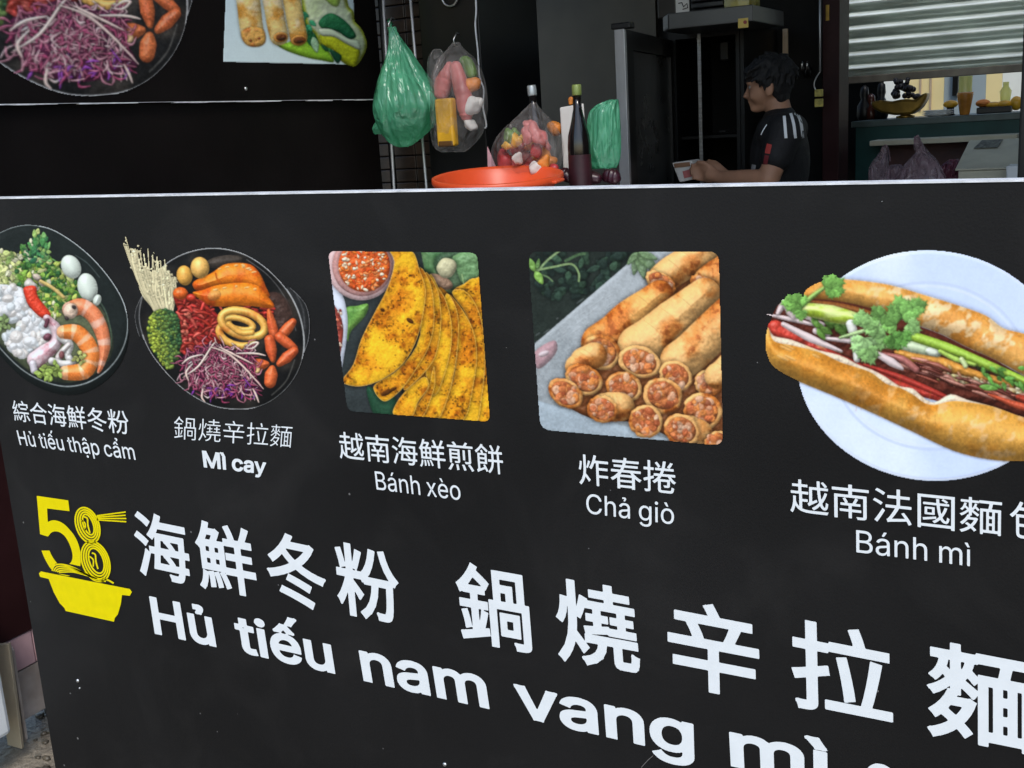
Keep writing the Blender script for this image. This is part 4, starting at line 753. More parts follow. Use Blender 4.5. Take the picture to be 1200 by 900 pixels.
# ------------------------------------------------------------------ materials of the place
M = {}
M['board'] = pmat('black_vinyl', (.0110, .0104, .0102), .5, var=.3, scale=1.6, bump=.05, bscale=260, spec=.15, rvar=.16)
def specks(m, amount, col, scale):
    nt = m.node_tree; b = nt.nodes['Principled BSDF']; src = b.inputs['Base Color'].links[0].from_socket
    tc = nt.nodes.new('ShaderNodeTexCoord'); vo = nt.nodes.new('ShaderNodeTexVoronoi'); vo.inputs['Scale'].default_value = scale; nt.links.new(tc.outputs['Object'], vo.inputs['Vector'])
    sz = nt.nodes.new('ShaderNodeSeparateColor'); nt.links.new(vo.outputs['Color'], sz.inputs[0])
    th = nt.nodes.new('ShaderNodeMapRange'); th.inputs[1].default_value = 1 - amount; th.inputs[2].default_value = 1.0; th.inputs[3].default_value = 0.0; th.inputs[4].default_value = .14; nt.links.new(sz.outputs[0], th.inputs[0])
    lt = nt.nodes.new('ShaderNodeMath'); lt.operation = 'LESS_THAN'; nt.links.new(vo.outputs['Distance'], lt.inputs[0]); nt.links.new(th.outputs[0], lt.inputs[1])
    sm = nt.nodes.new('ShaderNodeTexNoise'); sm.inputs['Scale'].default_value = 3.5; sm.inputs['Detail'].default_value = 8; sm.inputs['Distortion'].default_value = 1.5; nt.links.new(tc.outputs['Object'], sm.inputs['Vector'])
    mr = nt.nodes.new('ShaderNodeMapRange'); mr.inputs[1].default_value = .5; mr.inputs[2].default_value = .8; mr.inputs[3].default_value = 0; mr.inputs[4].default_value = .05; nt.links.new(sm.outputs['Fac'], mr.inputs[0])
    m1 = nt.nodes.new('ShaderNodeMix'); m1.data_type = 'RGBA'; nt.links.new(mr.outputs[0], m1.inputs[0]); nt.links.new(src, m1.inputs[6]); m1.inputs[7].default_value = (.16, .15, .14, 1)
    m2 = nt.nodes.new('ShaderNodeMix'); m2.data_type = 'RGBA'; nt.links.new(lt.outputs[0], m2.inputs[0]); nt.links.new(m1.outputs[2], m2.inputs[6]); m2.inputs[7].default_value = (*col, 1)
    nt.links.new(m2.outputs[2], b.inputs['Base Color'])
specks(M['board'], .05, (.16, .155, .15), 46)
M['black_panel'] = pmat('black_laminate', (.0075, .0062, .0058), .5, var=.3, scale=3, spec=.08, bump=.04, bscale=60)
M['maroon'] = pmat('maroon_panel', (.03, .0105, .011), .45, var=.3, scale=4, spec=.12, bump=.05, bscale=40)
M['white_ink'] = pmat('white_ink', (.76, .79, .80), .5, var=.03, scale=40, spec=.1)
M['yellow_ink'] = pmat('yellow_ink', (.80, .66, .0), .5, var=.04, scale=40, spec=.1)
M['white_trim'] = pmat('white_trim', (.72, .73, .74), .5, var=.25, scale=30, bump=.1)
M['steel'] = pmat('brushed_steel', (.5, .5, .5), .35, 1.0, var=.25, scale=9, bump=.05, aniso=(1, 1, 14), rvar=.12)
M['dull_steel'] = pmat('glow_blotched_steel', (.020, .019, .017), .45, .5, col2=(.12, .105, .08), scale=1.1, bump=.10, bscale=5, rvar=.2)  # dark-to-brown blotches paint in blurry reflections and a warm glow
M['dark'] = pmat('shade_black', (.006, .0055, .005), .7, var=.5, scale=5, spec=.2)  # near-black colour carries the deep interior shade; also used as dark grout
M['tile'] = pmat('pink_tile', (.56, .36, .38), .4, var=.2, scale=9, bump=.1, rvar=.15)
M['tile_dirty'] = pmat('stained_tile', (.50, .44, .40), .6, var=.45, scale=11, bump=.2, col2=(.28, .23, .19))
M['concrete'] = pmat('wet_concrete', (.045, .04, .032), .5, var=.6, scale=7, bump=.7, bscale=60, col2=(.30, .26, .20), rvar=.3)
M['beige'] = pmat('painted_board', (.60, .52, .38), .6, var=.2, scale=8, bump=.1, col2=(.46, .38, .26))
M['white_plastic'] = pmat('white_plastic', (.72, .74, .74), .4, var=.08, scale=9)
M['ink'] = print_mat('printed_vinyl')
M['bronze'] = pmat('screw_metal', (.75, .75, .75), .3, 1.0, var=.1)

# ------------------------------------------------------------------ ground
g = MB(); g.box((-300, -300, -.05), (300, 300, 0)); tag(g.build('ground', M['concrete']), kind='structure')

g = MB(); g.box((-4.6, 2.2, .0), (1.6, 7.6, .004)); tag(g.build('low_bounce_floor', pmat('low_bounce_dark', (.018, .016, .014), .35, var=.5, scale=6, bump=.1)), kind='structure')  # dark sheet added over the ground to cut bounce light inside

# ------------------------------------------------------------------ the long black menu board at the front
BY = 1.5293
BB = at_y(67, 928, BY); BB.z = 0.0
board = empty('menu_board', (-1.0, BY, 0.0), 'long black board with five food pictures and yellow bowl logo, at the stall front', 'menu board')
zl, zr = at_y(0, 233.4, BY).z, at_y(1200, 213.2, BY).z
slope = (zr - zl) / (at_y(1200, 213, BY).x - at_y(0, 233, BY).x)
XL_T, XR = at_y(-36, 233, BY).x, 1.25
zt = lambda x: zl + slope * (x - at_y(0, 233, BY).x)
eL = at_y(65, 900, BY); eM = at_y(0, 515, BY)
outline = [(eL.x + (eL.x - eM.x) / (eL.z - eM.z) * (0.015 - eL.z), .015), (XR, .015), (XR, zt(XR)), (eM.x + (eM.x - eL.x) / (eM.z - eL.z) * (zt(XL_T) - eM.z), zt(XL_T))]
m = MB(); m.prism([(x, BY, z) for x, z in outline], (0, .035, 0)); m.build('board_panel', M['board'], board)
m = MB()
xa, xb = outline[3][0], XR
N = 40
for k in range(N):
    x0, x1 = xa + (xb - xa) * k / N, xa + (xb - xa) * (k + 1) / N
    h0, h1 = .003, .003
    m.hexa([(x0, BY - .0015, zt(x0) + .0005), (x1, BY - .0015, zt(x1) + .0005), (x1, BY + .036, zt(x1) + .0005), (x0, BY + .036, zt(x0) + .0005)],
           [(x0, BY - .0015, zt(x0) + h1), (x1, BY - .0015, zt(x1) + h1), (x1, BY + .036, zt(x1) + h1), (x0, BY + .036, zt(x0) + h1)])
m.build('edge_trim', M['white_trim'], board)
INK_Y = BY - .0012
def zoom_map(x0, y0, s, axis=1, val=INK_Y):
    return lambda uv: many(np.stack([x0 + uv[:, 0] / s, y0 + uv[:, 1] / s], 1), axis, val)
GAIN = 1.0
pic = paint_seafood_soup().mesh('dish_picture', zoom_map(0, 255, 4.288), M['ink'], board, GAIN); pic['label'] = 'picture of a black bowl of prawns, squid, herbs and white eggs'
bowl_pic = paint_noodle_bowl()
bp_o = bowl_pic.mesh('dish_picture', zoom_map(140, 270, 4.091), M['ink'], board, GAIN); bp_o['label'] = 'picture of a black bowl with purple cabbage, sausages, rings and broccoli'
pic = paint_pancakes().mesh('dish_picture', zoom_map(375, 285, 4.09), M['ink'], board, GAIN); pic['label'] = 'rounded square picture of folded yellow pancakes and red sauce'
pic = paint_spring_rolls().mesh('dish_picture', zoom_map(610, 285, 3.6), M['ink'], board, GAIN); pic['label'] = 'rounded square picture of a pile of fried spring rolls'
cz = at_y(1080, 428, BY)
pl = []
for a in np.linspace(0, 2 * PI, 100, endpoint=False):
    p = np.array([cz.x + .003 + .171 * math.cos(a), BY, 1.1535 + .1585 * math.sin(a)]) - EYE
    f = p @ FWD; pl.append(((PW / 2 + PF * (p @ RIGHT) / f - 880) * 3.159, (PH / 2 - PF * (p @ UP) / f - 285) * 3.159))
pic = paint_baguette(np.array(pl)).mesh('dish_picture', zoom_map(880, 285, 3.159), M['ink'], board, GAIN); pic['label'] = 'picture of a filled baguette on a pale blue plate'

# lettering: glyph outlines mapped onto the measured quad of each word
def homog(src, dst):
    A = []; b = []
    for (x, y), (u, v) in zip(src, dst):
        A.append([x, y, 1, 0, 0, 0, -u * x, -u * y]); b.append(u)
        A.append([0, 0, 0, x, y, 1, -v * x, -v * y]); b.append(v)
    h = np.linalg.solve(np.array(A), np.array(b)); return np.append(h, 1).reshape(3, 3)
def cjk_segments(ch):
    """outline of a character of the built-in font as loose segments"""
    c = bpy.data.curves.new('lettering', 'FONT'); c.body = ch; c.fill_mode = 'FRONT'; c.resolution_u = 4
    o = bpy.data.objects.new('lettering', c); COL.objects.link(o)
    dg = bpy.context.evaluated_depsgraph_get(); dg.update()
    me = o.evaluated_get(dg).to_mesh()
    bm = bmesh.new(); bm.from_mesh(me); bmesh.ops.remove_doubles(bm, verts=bm.verts[:], dist=1e-5)
    sg = [(e.verts[0].co.xy[:], e.verts[1].co.xy[:]) for e in bm.edges if len(e.link_faces) == 1]
    bm.free(); o.evaluated_get(dg).to_mesh_clear(); bpy.data.objects.remove(o); bpy.data.curves.remove(c)
    return np.array(sg, float)
_seg = {}
def segments(ch):
    if ch not in _seg:
        if ch in INTERLIKE:
            sg = []
            for l in INTERLIKE[ch][1]:
                p = np.array(l, float).reshape(-1, 2) / 1000; sg += list(zip(p, np.roll(p, -1, 0)))
            _seg[ch] = np.array(sg), INTERLIKE[ch][0] / 1000
        else: _seg[ch] = cjk_segments(ch), 1.0
    return _seg[ch]
def filled(sg, off, cell):
    """faces of the outline grown by off, cut out of a fine grid"""
    lo = sg.reshape(-1, 2).min(0) - off - 2 * cell; hi = sg.reshape(-1, 2).max(0) + off + 2 * cell
    xs, ys = np.arange(lo[0], hi[0] + cell, cell), np.arange(lo[1], hi[1] + cell, cell)
    X, Y = np.meshgrid(xs, ys); d2 = np.full(X.shape, 1e9); ins = np.zeros(X.shape, bool)
    for a, b in sg:
        e = b - a; L2 = max(e @ e, 1e-12); x, y = X - a[0], Y - a[1]; t = x * e[0] + y * e[1]; Ln = L2 ** .5
        al = np.maximum(np.maximum(-t, t - L2), 0) / Ln; pe = np.abs(x * e[1] - y * e[0]) / Ln
        d2 = np.minimum(d2, np.where(al > 0, np.maximum(al, pe), pe) ** 2)
        if abs(e[1]) > 1e-12: ins ^= ((a[1] > Y) != (b[1] > Y)) & (x < e[0] * y / e[1])
    f = np.where(ins, np.sqrt(d2), -np.sqrt(d2)) + off; F_ = f > 0
    V, Fc, key = [], [], {}
    def vert(k, p):
        if k not in key: key[k] = len(V); V.append(p)
        return key[k]
    n = F_[:-1, :-1].astype(int) + F_[1:, :-1] + F_[:-1, 1:] + F_[1:, 1:]
    for j in range(n.shape[0]):
        i = 0
        while i < n.shape[1]:
            c = n[j, i]
            if c == 4:
                k = i
                while k < n.shape[1] and n[j, k] == 4: k += 1
                Fc.append([vert((jj, ii), (xs[ii], ys[jj])) for jj, ii in ((j, i), (j, k), (j + 1, k), (j + 1, i))]); i = k; continue
            if c:
                cs = ((j, i), (j, i + 1), (j + 1, i + 1), (j + 1, i)); poly = []
                for q in range(4):
                    p, r = cs[q], cs[(q + 1) % 4]
                    if F_[p]: poly.append(vert(p, (xs[p[1]], ys[p[0]])))
                    if F_[p] != F_[r]:
                        t = f[p] / (f[p] - f[r]); poly.append(vert((min(p, r), max(p, r)), (xs[p[1]] + t * (xs[r[1]] - xs[p[1]]), ys[p[0]] + t * (ys[r[0]] - ys[p[0]]))))
                if len(poly) >= 3: Fc.append(poly)
            i += 1
    return V, Fc
def glyphs(text, off=0.0, cell=.012):
    v, f, x = [], [], 0.0
    for ch in text:
        if ch == ' ': x += .16; continue
        sg, adv = segments(ch); a, b = filled(sg, off, cell)
        n = len(v); v += [(p[0] + x, p[1]) for p in a]; f += [tuple(i + n for i in t) for t in b]; x += adv
    return np.array(v), f
class Words:
    def __init__(s, x0, y0, sc): s.z = (x0, y0, sc); s.v = []; s.f = []
    def add(s, text, TL, TR, BR, BL, ref='ink', off=0.0, z=None, cell=.014):
        v, f = glyphs(text, off, cell)
        x0, x1 = v[:, 0].min(), v[:, 0].max()
        if ref == 'ink': y0, y1 = v[:, 1].min(), v[:, 1].max()
        else: y0, y1 = -off, (.509 if ref == 'H' else .384) + off
        Hm = homog([(x0, y1), (x1, y1), (x1, y0), (x0, y0)], [TL, TR, BR, BL])
        q = np.c_[v, np.ones(len(v))] @ Hm.T; q = q[:, :2] / q[:, 2:]
        zx, zy, zs = z or s.z
        p = many(np.stack([zx + q[:, 0] / zs, zy + q[:, 1] / zs], 1), 1, INK_Y - .0003)
        n = len(s.v); s.v += [tuple(a) for a in p]; s.f += [tuple(i + n for i in t) for t in f]
        return s
    def build(s, name, mat, parent):
        me = bpy.data.meshes.new(name); me.from_pydata(s.v, [], s.f); me.update()
        return link_mesh(name, me, mat, parent)
B1, B2, B3 = (140, 580, 3.529), (480, 640, 3.4618), (760, 680, 2.727)
OB = .018
def slogan(name, text, TL, TR, BR, BL, ref='ink', off=.0, z=None):
    Words(*(z or B1)).add(text, TL, TR, BR, BL, ref, off, None, .010).build(name, M['white_ink'], board)
slogan('slogan_character', '海', (47, 57), (270, 102), (303, 378), (80, 330), off=OB)
slogan('slogan_character', '鮮', (300, 96), (541, 143), (577, 432), (336, 386), off=OB)
slogan('slogan_character', '冬', (594, 138), (838, 190), (866, 490), (622, 440), off=OB)
slogan('slogan_character', '粉', (880, 186), (1142, 240), (1172, 546), (908, 490), off=OB)
slogan('slogan_character', '鍋', (178, 54), (474, 106), (500, 440), (207, 384), off=OB, z=B2)
slogan('slogan_character', '燒', (582, 118), (912, 180), (940, 525), (605, 464), off=OB, z=B2)
slogan('slogan_character', '辛', (58, 48), (350, 104), (358, 390), (64, 334), off=OB, z=B3)
slogan('slogan_character', '拉', (453, 114), (778, 178), (782, 468), (460, 404), off=OB, z=B3)
slogan('slogan_character', '麵', (888, 184), (1235, 250), (1235, 566), (890, 496), off=OB, z=B3)
slogan('slogan_word', 'Hủ', (122, 418), (374, 470), (402, 630), (146, 574), 'H', off=.020)
slogan('slogan_word', 'tiếu', (467, 491), (868, 582), (893, 741), (492, 649), 'H', off=.020)
slogan('slogan_word', 'nam', (988, 640), ((568 - 140) * 3.529, (793 - 580) * 3.529), ((573.9 - 140) * 3.529, (831.2 - 580) * 3.529), (1010, 769), 'x', off=.020)
slogan('slogan_word', 'vang', (420, 556), (1152, 720), (1156, 858), (436, 690), 'x', off=.020, z=B2)
slogan('slogan_word', 'mì', (257, 482), (572, 549), (573, 661), (263, 594), 'x', off=.020, z=B3)
slogan('slogan_word', 'cay', (690, 576), (1010, 645), (1012, 762), (692, 692), 'x', off=.020, z=B3)
for text, ref, z, q, off in (
    ('綜合海鮮冬粉', 'ink', (0, 460, 6), ((76, 52), (895, 128), (913, 300), (104, 202)), .004),
    ('Hủ tiếu thập cẩm', 'H', (0, 460, 6), ((115, 265), (934, 362), (955, 474), (140, 368)), .004),
    ('鍋燒辛拉麵', 'ink', (190, 470, 7.059), ((100, 124), (1080, 204), (1066, 387), (97, 312)), -.006),
    ('Mì cay', 'H', (190, 470, 7.059), ((328, 408), (862, 478), (858, 607), (345, 548)), .024),
    ('越南海鮮煎餅', 'ink', (380, 490, 5.217), ((84, 80), (1085, 168), (1098, 348), (97, 248)), .004),
    ('Bánh xèo', 'H', (380, 490, 5.217), ((307, 324), (826, 386), (836, 502), (320, 436)), .001),
    ('炸春捲', 'ink', (660, 520, 7.5), ((130, 88), (990, 164), (992, 448), (143, 356)), .004),
    ('Chả giò', 'H', (660, 520, 7.5), ((200, 438), (974, 532), (974, 710), (205, 610)), .001),
    ('Bánh mì', 'H', (910, 550, 4.138), ((386, 294), (938, 362), (938, 470), (387, 402)), .001)):
    Words(*z).add(text, *q, ref=ref, off=off).build('dish_name', M['white_ink'], board)
w = Words(910, 550, 4.138); w.add('越南法國麵', (65, 44), (1094, 150), (1092, 326), (68, 208), off=.003); w.add('包', (1130, 150), (1308, 172), (1306, 350), (1132, 328), off=.003)
w.build('dish_name', M['white_ink'], board)

# yellow logo: a 5, an 8 of noodles held by chopsticks, and a bowl
class Flat:
    def __init__(s): s.v = []; s.f = []
    def fill(s, pts):
        n = len(s.v); s.v += [tuple(p) for p in pts]; s.f.append(tuple(range(n, n + len(pts))))
    def stroke(s, pts, wd, closed=False):
        p = np.asarray(pts, float); N_ = len(p); L = []; R = []
        for i in range(N_):
            a = p[(i - 1) % N_] if closed else p[max(i - 1, 0)]; b = p[(i + 1) % N_] if closed else p[min(i + 1, N_ - 1)]
            d = (b - a) / max(np.linalg.norm(b - a), 1e-9); nrm = np.array([-d[1], d[0]]) * wd / 2; L.append(p[i] + nrm); R.append(p[i] - nrm)
        n = len(s.v); s.v += [tuple(x) for x in L] + [tuple(x) for x in R]
        for i in range(N_ if closed else N_ - 1): j = (i + 1) % N_; s.f.append((n + i, n + j, n + N_ + j, n + N_ + i))
    def build(s, name, z, mat, parent, y=INK_Y):
        me = bpy.data.meshes.new(name); uv = np.array(s.v)
        me.from_pydata([tuple(a) for a in many(np.stack([z[0] + uv[:, 0] / z[2], z[1] + uv[:, 1] / z[2]], 1), 1, y)], [], s.f)
        bm = bmesh.new(); bm.from_mesh(me); bmesh.ops.triangulate(bm, faces=[f for f in bm.faces if len(f.verts) > 4])
        for f in bm.faces:
            f.normal_update()
            if f.normal.y > 0: f.normal_flip()
        bm.to_mesh(me); bm.free(); return link_mesh(name, me, mat, parent)
LZ = (20, 560, 5.0)
logo = bpy.data.objects.new('logo', None)
F = Flat()
F.fill([(115, 105), (300, 132), (307, 195), (176, 179), (180, 258), (135, 330)]); 
F.fill([(180, 258), (181, 344), (135, 330)])
outer = smooth([(180, 258), (215, 248), (262, 262), (305, 300), (345, 355), (368, 420), (374, 480), (366, 545)], 4, False)
inner = smooth([(181, 344), (205, 318), (243, 316), (282, 345), (310, 395), (325, 450), (318, 492), (292, 512)], 4, False)
for i in range(len(outer) - 1): F.fill([outer[i], outer[i + 1], inner[i + 1], inner[i]])
lo_o = smooth([(143, 426), (165, 478), (200, 535), (240, 560), (300, 575), (366, 560)], 4, False); lo_i = smooth([(190, 426), (207, 462), (235, 500), (260, 512), (280, 514), (292, 512)], 4, False)
for i in range(len(lo_o) - 1): F.fill([lo_o[i], lo_o[i + 1], lo_i[i + 1], lo_i[i]])
F.fill([(128, 560), (140, 548), (400, 600), (660, 651), (673, 668), (660, 691), (615, 686), (608, 740), (590, 800), (572, 822), (568, 843), (285, 780), (277, 762), (250, 735), (215, 670), (185, 592), (135, 580)])
F.build('logo_mark', LZ, M['yellow_ink'], board, INK_Y)
F = Flat()
for cx, cy, rx, ry, dg_ in ((413, 278, 70, 112, -20), (460, 490, 82, 126, -20)):
    F.fill(oval(cx, cy, rx + 2, ry + 2, dg_, 40))
F.fill([(195, 548), (225, 502), (290, 500), (380, 520), (450, 570), (560, 600), (566, 622), (430, 596), (205, 553)])
F.build('logo_backing', LZ, M['board'], board, INK_Y - .0002)  # board-black backing that keeps dark gaps between the noodle lines
F = Flat()
for cx, cy, rx, ry, dg_ in ((413, 278, 70, 112, -20), (460, 490, 82, 126, -20)):
    for k in range(4): F.stroke(oval(cx + k * 1.5, cy - k * 1.5, rx - 4 - k * 12.5, ry - 4 - k * 15, dg_, 44), 9.5, True)
    F.stroke(smooth([(cx - 22, cy - 50), (cx - 2, cy - 40), (cx + 2, cy), (cx + 14, cy + 44)], 5, False), 9); F.stroke(smooth([(cx - 36, cy - 30), (cx - 14, cy - 10), (cx - 14, cy + 30)], 5, False), 8)
for k in range(4): F.stroke([(468, 222 + k * 8), (636 + (k > 1) * 4, 200 + k * 19)], 8)
for k in range(5): F.stroke(smooth([(205 + k * 10, 545 + k * 2), (222 + k * 12, 512 + k * 10), (275 + k * 14, 508 + k * 11), (345 + k * 16, 532 + k * 10), (420 + k * 12, 575 + k * 4)], 5, False), 8)
F.stroke(smooth([(500, 590), (535, 600), (566, 618)], 4, False), 10); F.stroke([(420, 572), (470, 600), (520, 606)], 9)
F.build('logo_noodles', LZ, M['yellow_ink'], board, INK_Y - .0004)
bpy.data.objects.remove(logo)

def screw(px, py, y, parent, r=.0042):
    p = at_y(px, py, y); s_ = MB()
    t = bmesh.new()
    s_.tube([p + Vector((0, .001, 0)), p + Vector((0, -.002, 0)), p + Vector((0, -.0035, 0))], [r, r, r * .55], 14)
    return s_.build('screw', M['bronze'], parent)
screw(91.5, 797.5, BY, board); screw(94, 806, BY, board, .002); screw(521.5, 895.5, BY, board); screw(1034, 206 + 30, BY, board, .0008)
F = Flat(); F.stroke(smooth([(940, 898), (965, 870), (988, 850)], 4, False), 2.2)
F.build('scratch', B2, pmat('scratched_vinyl', (.16, .15, .14), .6), board, INK_Y)
# two struts that hold the board up from behind
m = MB(); m.box((-1.95, BY + .036, 0), (-1.90, BY + .08, 1.3)); m.box((.6, BY + .036, 0), (.65, BY + .08, 1.3)); m.box((-1.9, BY + .04, .9), (.6, BY + .075, .95)); m.build('back_frame', M['steel'], board)

# ------------------------------------------------------------------ side wall of the stall with its own picture board
SX = -2.5
wall = empty('side_wall', (SX, 2.6, 0), 'dark maroon stall side wall on pink tiles, left behind the long board', 'wall')
zb = .5 * (at_x(0, 115, SX).z + at_x(430, 121, SX).z)
ztile = .5 * (at_x(20, 745, SX).z + at_x(48, 732, SX).z); zseam = .5 * (at_x(20, 790, SX).z + at_x(54, 770, SX).z); zlow = at_x(50, 833, SX).z
Y0, Y1 = 1.45, at_x(443, 150, SX).y
m = MB(); m.box((SX - .05, Y0, ztile), (SX, Y1, 1.05)); m.build('lower_panel', M['maroon'], wall)
m = MB(); m.box((SX - .05, Y0, 1.05), (SX - .002, Y1, 2.7)); m.build('upper_panel', M['black_panel'], wall)
m = MB(); y = Y0
while y < Y1:
    m.box((SX - .05, y, zseam + .002), (SX - .003, min(y + .30, Y1) - .003, ztile - .004), .002); y += .30
m.build('tile_row', M['tile'], wall)
m = MB(); y = Y0 - .1
while y < Y1:
    m.box((SX - .05, max(y, Y0), zlow), (SX - .004, min(y + .33, Y1) - .003, zseam - .002), .002); y += .33
m.build('tile_row', M['tile_dirty'], wall)
m = MB(); m.box((SX - .048, Y0, zlow + .005), (SX - .012, Y1, ztile)); m.build('grout', M['dark'], wall)
m = MB()
for yy in (1.8, 2.4, 3.0): m.lathe([(.012, 0), (.03, .004), (.03, .05), (.012, .055)], (SX - .03, yy, .002), 14); m.box((SX - .045, yy - .02, .05), (SX - .015, yy + .02, zlow + .02))
m.build('caster', M['steel'], wall)
sign = empty('side_menu_board', (SX, 2.6, zb), 'upper black board on the side wall, showing large cabbage bowl and fried rolls', 'menu board')
m = MB(); m.box((SX + .001, Y0, zb), (SX + .012, at_x(441, 60, SX).y, 2.65)); m.build('board_panel', M['black_panel'], sign)
m = MB()
for k in range(30):
    ya, yb = Y0 + (Y1 - Y0) * k / 30, Y0 + (Y1 - Y0) * (k + 1) / 30
    m.box((SX + .001, ya, zb - (.0012 if k in (9, 13, 14, 22, 23, 26) else .003 + .0016 * rnd.random())), (SX + .0125, yb, zb - .0004))
m.build('edge_trim', M['white_trim'], sign)
IX = SX + .0135
# the bowl picture again, larger, on this board: same drawing scaled in the plane of the wall
src = [(722, 745), (745, 645), (580, 858), (690, 760), (310, 700)]; dst = [(177, 72), (181, 39.5), (108, 112), (166.7, 78), (22, 50)]
A_ = many([(140 + u / 4.091, 270 + v / 4.091) for u, v in src], 1, INK_Y)[:, [0, 2]]; D_ = many(dst, 0, IX)[:, [1, 2]]
kx = np.polyfit(A_[:, 0], D_[:, 0], 1); kz = np.polyfit(A_[:, 1], D_[:, 1], 1)
print('bowl picture scale', kx, kz, np.polyval(kx, A_[:, 0]) - D_[:, 0], np.polyval(kz, A_[:, 1]) - D_[:, 1])
def wall_map(uv):
    p = zoom_map(140, 270, 4.091)(uv); return np.stack([np.full(len(p), IX), np.polyval(kx, p[:, 0]), np.polyval(kz, p[:, 2])], 1)
bowl_pic.mesh('dish_picture', wall_map, M['ink'], sign, GAIN)['label'] = 'large picture of a bowl with purple cabbage and sausages'
paint_rolls_with_lettuce().mesh('dish_picture', zoom_map(250, 0, 6.0, 0, IX), M['ink'], sign, GAIN)['label'] = 'picture of three fried rolls with lettuce on a white plate'
p = at_x(288, 104, SX + .012); m = MB(); m.tube([p, p + Vector((.002, 0, 0)), p + Vector((.004, 0, 0))], [.006, .006, .003], 14); m.build('screw', M['bronze'], sign)

# ------------------------------------------------------------------ shell of the stall
def struct(o): return tag(o, kind='structure')
M['roof'] = pmat('roof_sheet', (.03, .03, .03), .6, .2, var=.3, scale=5)
M['glass_dark'] = pmat('smeared_glass', (.028, .028, .026), .3, var=.6, scale=7, spec=.5, rvar=.15, bump=.03)
M['black_metal'] = pmat('black_metal', (.0055, .0055, .0055), .4, .3, var=.3, scale=8)
M['brown_tile'] = pmat('dark_brown_tile', (.030, .018, .011), .35, var=.5, scale=14, spec=.4)
M['teal'] = pmat('teal_counter', (.008, .05, .045), .5, var=.35, scale=6, spec=.3, bump=.03)
M['cream'] = pmat('cream_box', (.50, .46, .34), .55, var=.12, scale=9)
M['slat'] = pmat('galvanised_slat', (.74, .82, .78), .36, .35, var=.25, scale=4, aniso=(1, 1, 8), rvar=.1, bump=.05)
M['red_plastic'] = pmat('orange_red_plastic', (.62, .075, .02), .35, var=.12, scale=5, spec=.4)
M['green_film'] = film('green_film', (.14, .52, .31), .24, .26, .8, 13)
M['clear_film'] = film('clear_film', (.44, .43, .42), .80, .12, 1.0, 17)
M['pink_film'] = film('pinkish_film', (.42, .31, .33), .5, .2, 1.0, 20)
M['bottle'] = pmat('dark_bottle_glass', (.006, .005, .005), .12, var=.2, spec=.6)
M['bottle_label'] = pmat('wine_red_label', (.028, .005, .009), .5, var=.5, scale=20)
M['cap_silver'] = pmat('silver_cap', (.42, .46, .46), .4, .5)
M['cap_green'] = pmat('olive_cap', (.20, .26, .07), .4, .2)
M['paper'] = pmat('paper', (.62, .60, .56), .7, var=.08, scale=12)
M['orange_food'] = pmat('orange_food', (.60, .20, .03), .5, var=.35, scale=30, bump=.1)
M['pink_food'] = pmat('pink_sausage', (.52, .16, .15), .45, var=.25, scale=14, bump=.1)
M['yellow_food'] = pmat('yellow_pack', (.62, .34, .02), .35, var=.3, scale=16, bump=.08)
M['green_food'] = pmat('green_food', (.10, .20, .03), .5, var=.4, scale=20)
M['onion'] = pmat('dark_onion', (.028, .004, .010), .35, var=.4, scale=18)
M['red_food'] = pmat('red_food', (.36, .03, .035), .45, var=.4, scale=18)
M['skin'] = pmat('skin', (.36, .19, .115), .55, var=.14, scale=14, spec=.35)
M['hair'] = pmat('black_hair', (.004, .0035, .0035), .75, var=.3, scale=60, bump=.5, bscale=90, aniso=(1, 1, .2))
M['shirt'] = pmat('black_jersey', (.0045, .0045, .0055), .75, var=.2, scale=30, bump=.15, bscale=120)
M['trousers'] = pmat('dark_trousers', (.02, .02, .025), .8)
M['gold'] = pmat('tarnished_gold', (.20, .12, .02), .35, .7, var=.4, scale=14)
M['bright_yellow'] = pmat('daylight_yellow_panel', (.90, .74, .36), .7, var=.05, scale=3)
M['grey_blue'] = pmat('grey_blue_panel', (.33, .40, .42), .7, var=.06, scale=3)
M['pale'] = pmat('pale_tan', (.50, .38, .26), .6, var=.15, scale=12)
M['amber'] = pmat('amber_glass', (.42, .17, .025), .25, var=.3, scale=20)
M['jar'] = film('clear_jar', (.62, .60, .30), .5, .1, .2, 8)

def wallthing(name, label, a, b, mat, part='panel', cat='wall'):
    a, b = Vector(a), Vector(b)
    w_ = empty(name, ((a.x + b.x) / 2, (a.y + b.y) / 2, min(a.z, b.z)), label, cat)
    m = MB(); m.box(a, b); m.build(part, mat, w_); return w_
YB = 5.3                                                     # back wall of the stall
X565, X770, X880, X975 = at_y(566, 60, YB).x, at_y(772, 60, YB).x, at_y(880, 60, YB).x, at_y(977, 60, YB).x
roof = wallthing('shading_roof', 'unseen dark sheet roof added over the food stall to shade it', (SX - .3, 2.7, 2.72), (1.6, YB + .1, 2.78), M['roof'], 'roof_sheet', 'roof')  # out-of-view roof shades the inside; its short end lets sky reach the slats
m = MB()
for k in range(9): m.box((SX - .3, 2.75 + k * .31, 2.66), (1.6, 2.80 + k * .31, 2.718))
m.build('rafter', M['black_metal'], roof)
back = empty('back_wall', (-2.5, YB, 0), 'back wall of the stall behind the young man, coloured near-black for shade, with a strip painted as door-gap light', 'wall')
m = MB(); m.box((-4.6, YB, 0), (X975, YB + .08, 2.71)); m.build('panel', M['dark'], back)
a, b = at_y(917, 34, YB - .01), at_y(923.5, 66, YB - .01); m = MB(); m.box((a.x, YB - .014, a.z), (b.x, YB - .002, b.z), .003); m.build('strip', M['pale'], back)  # tan strip painted in place of light from a door gap
steel = empty('steel_backsplash', ((X565 + X770) / 2, YB - .02, .9), 'steel panel with painted-on blurry reflections, on the wall behind the bottles and bags', 'steel panel')
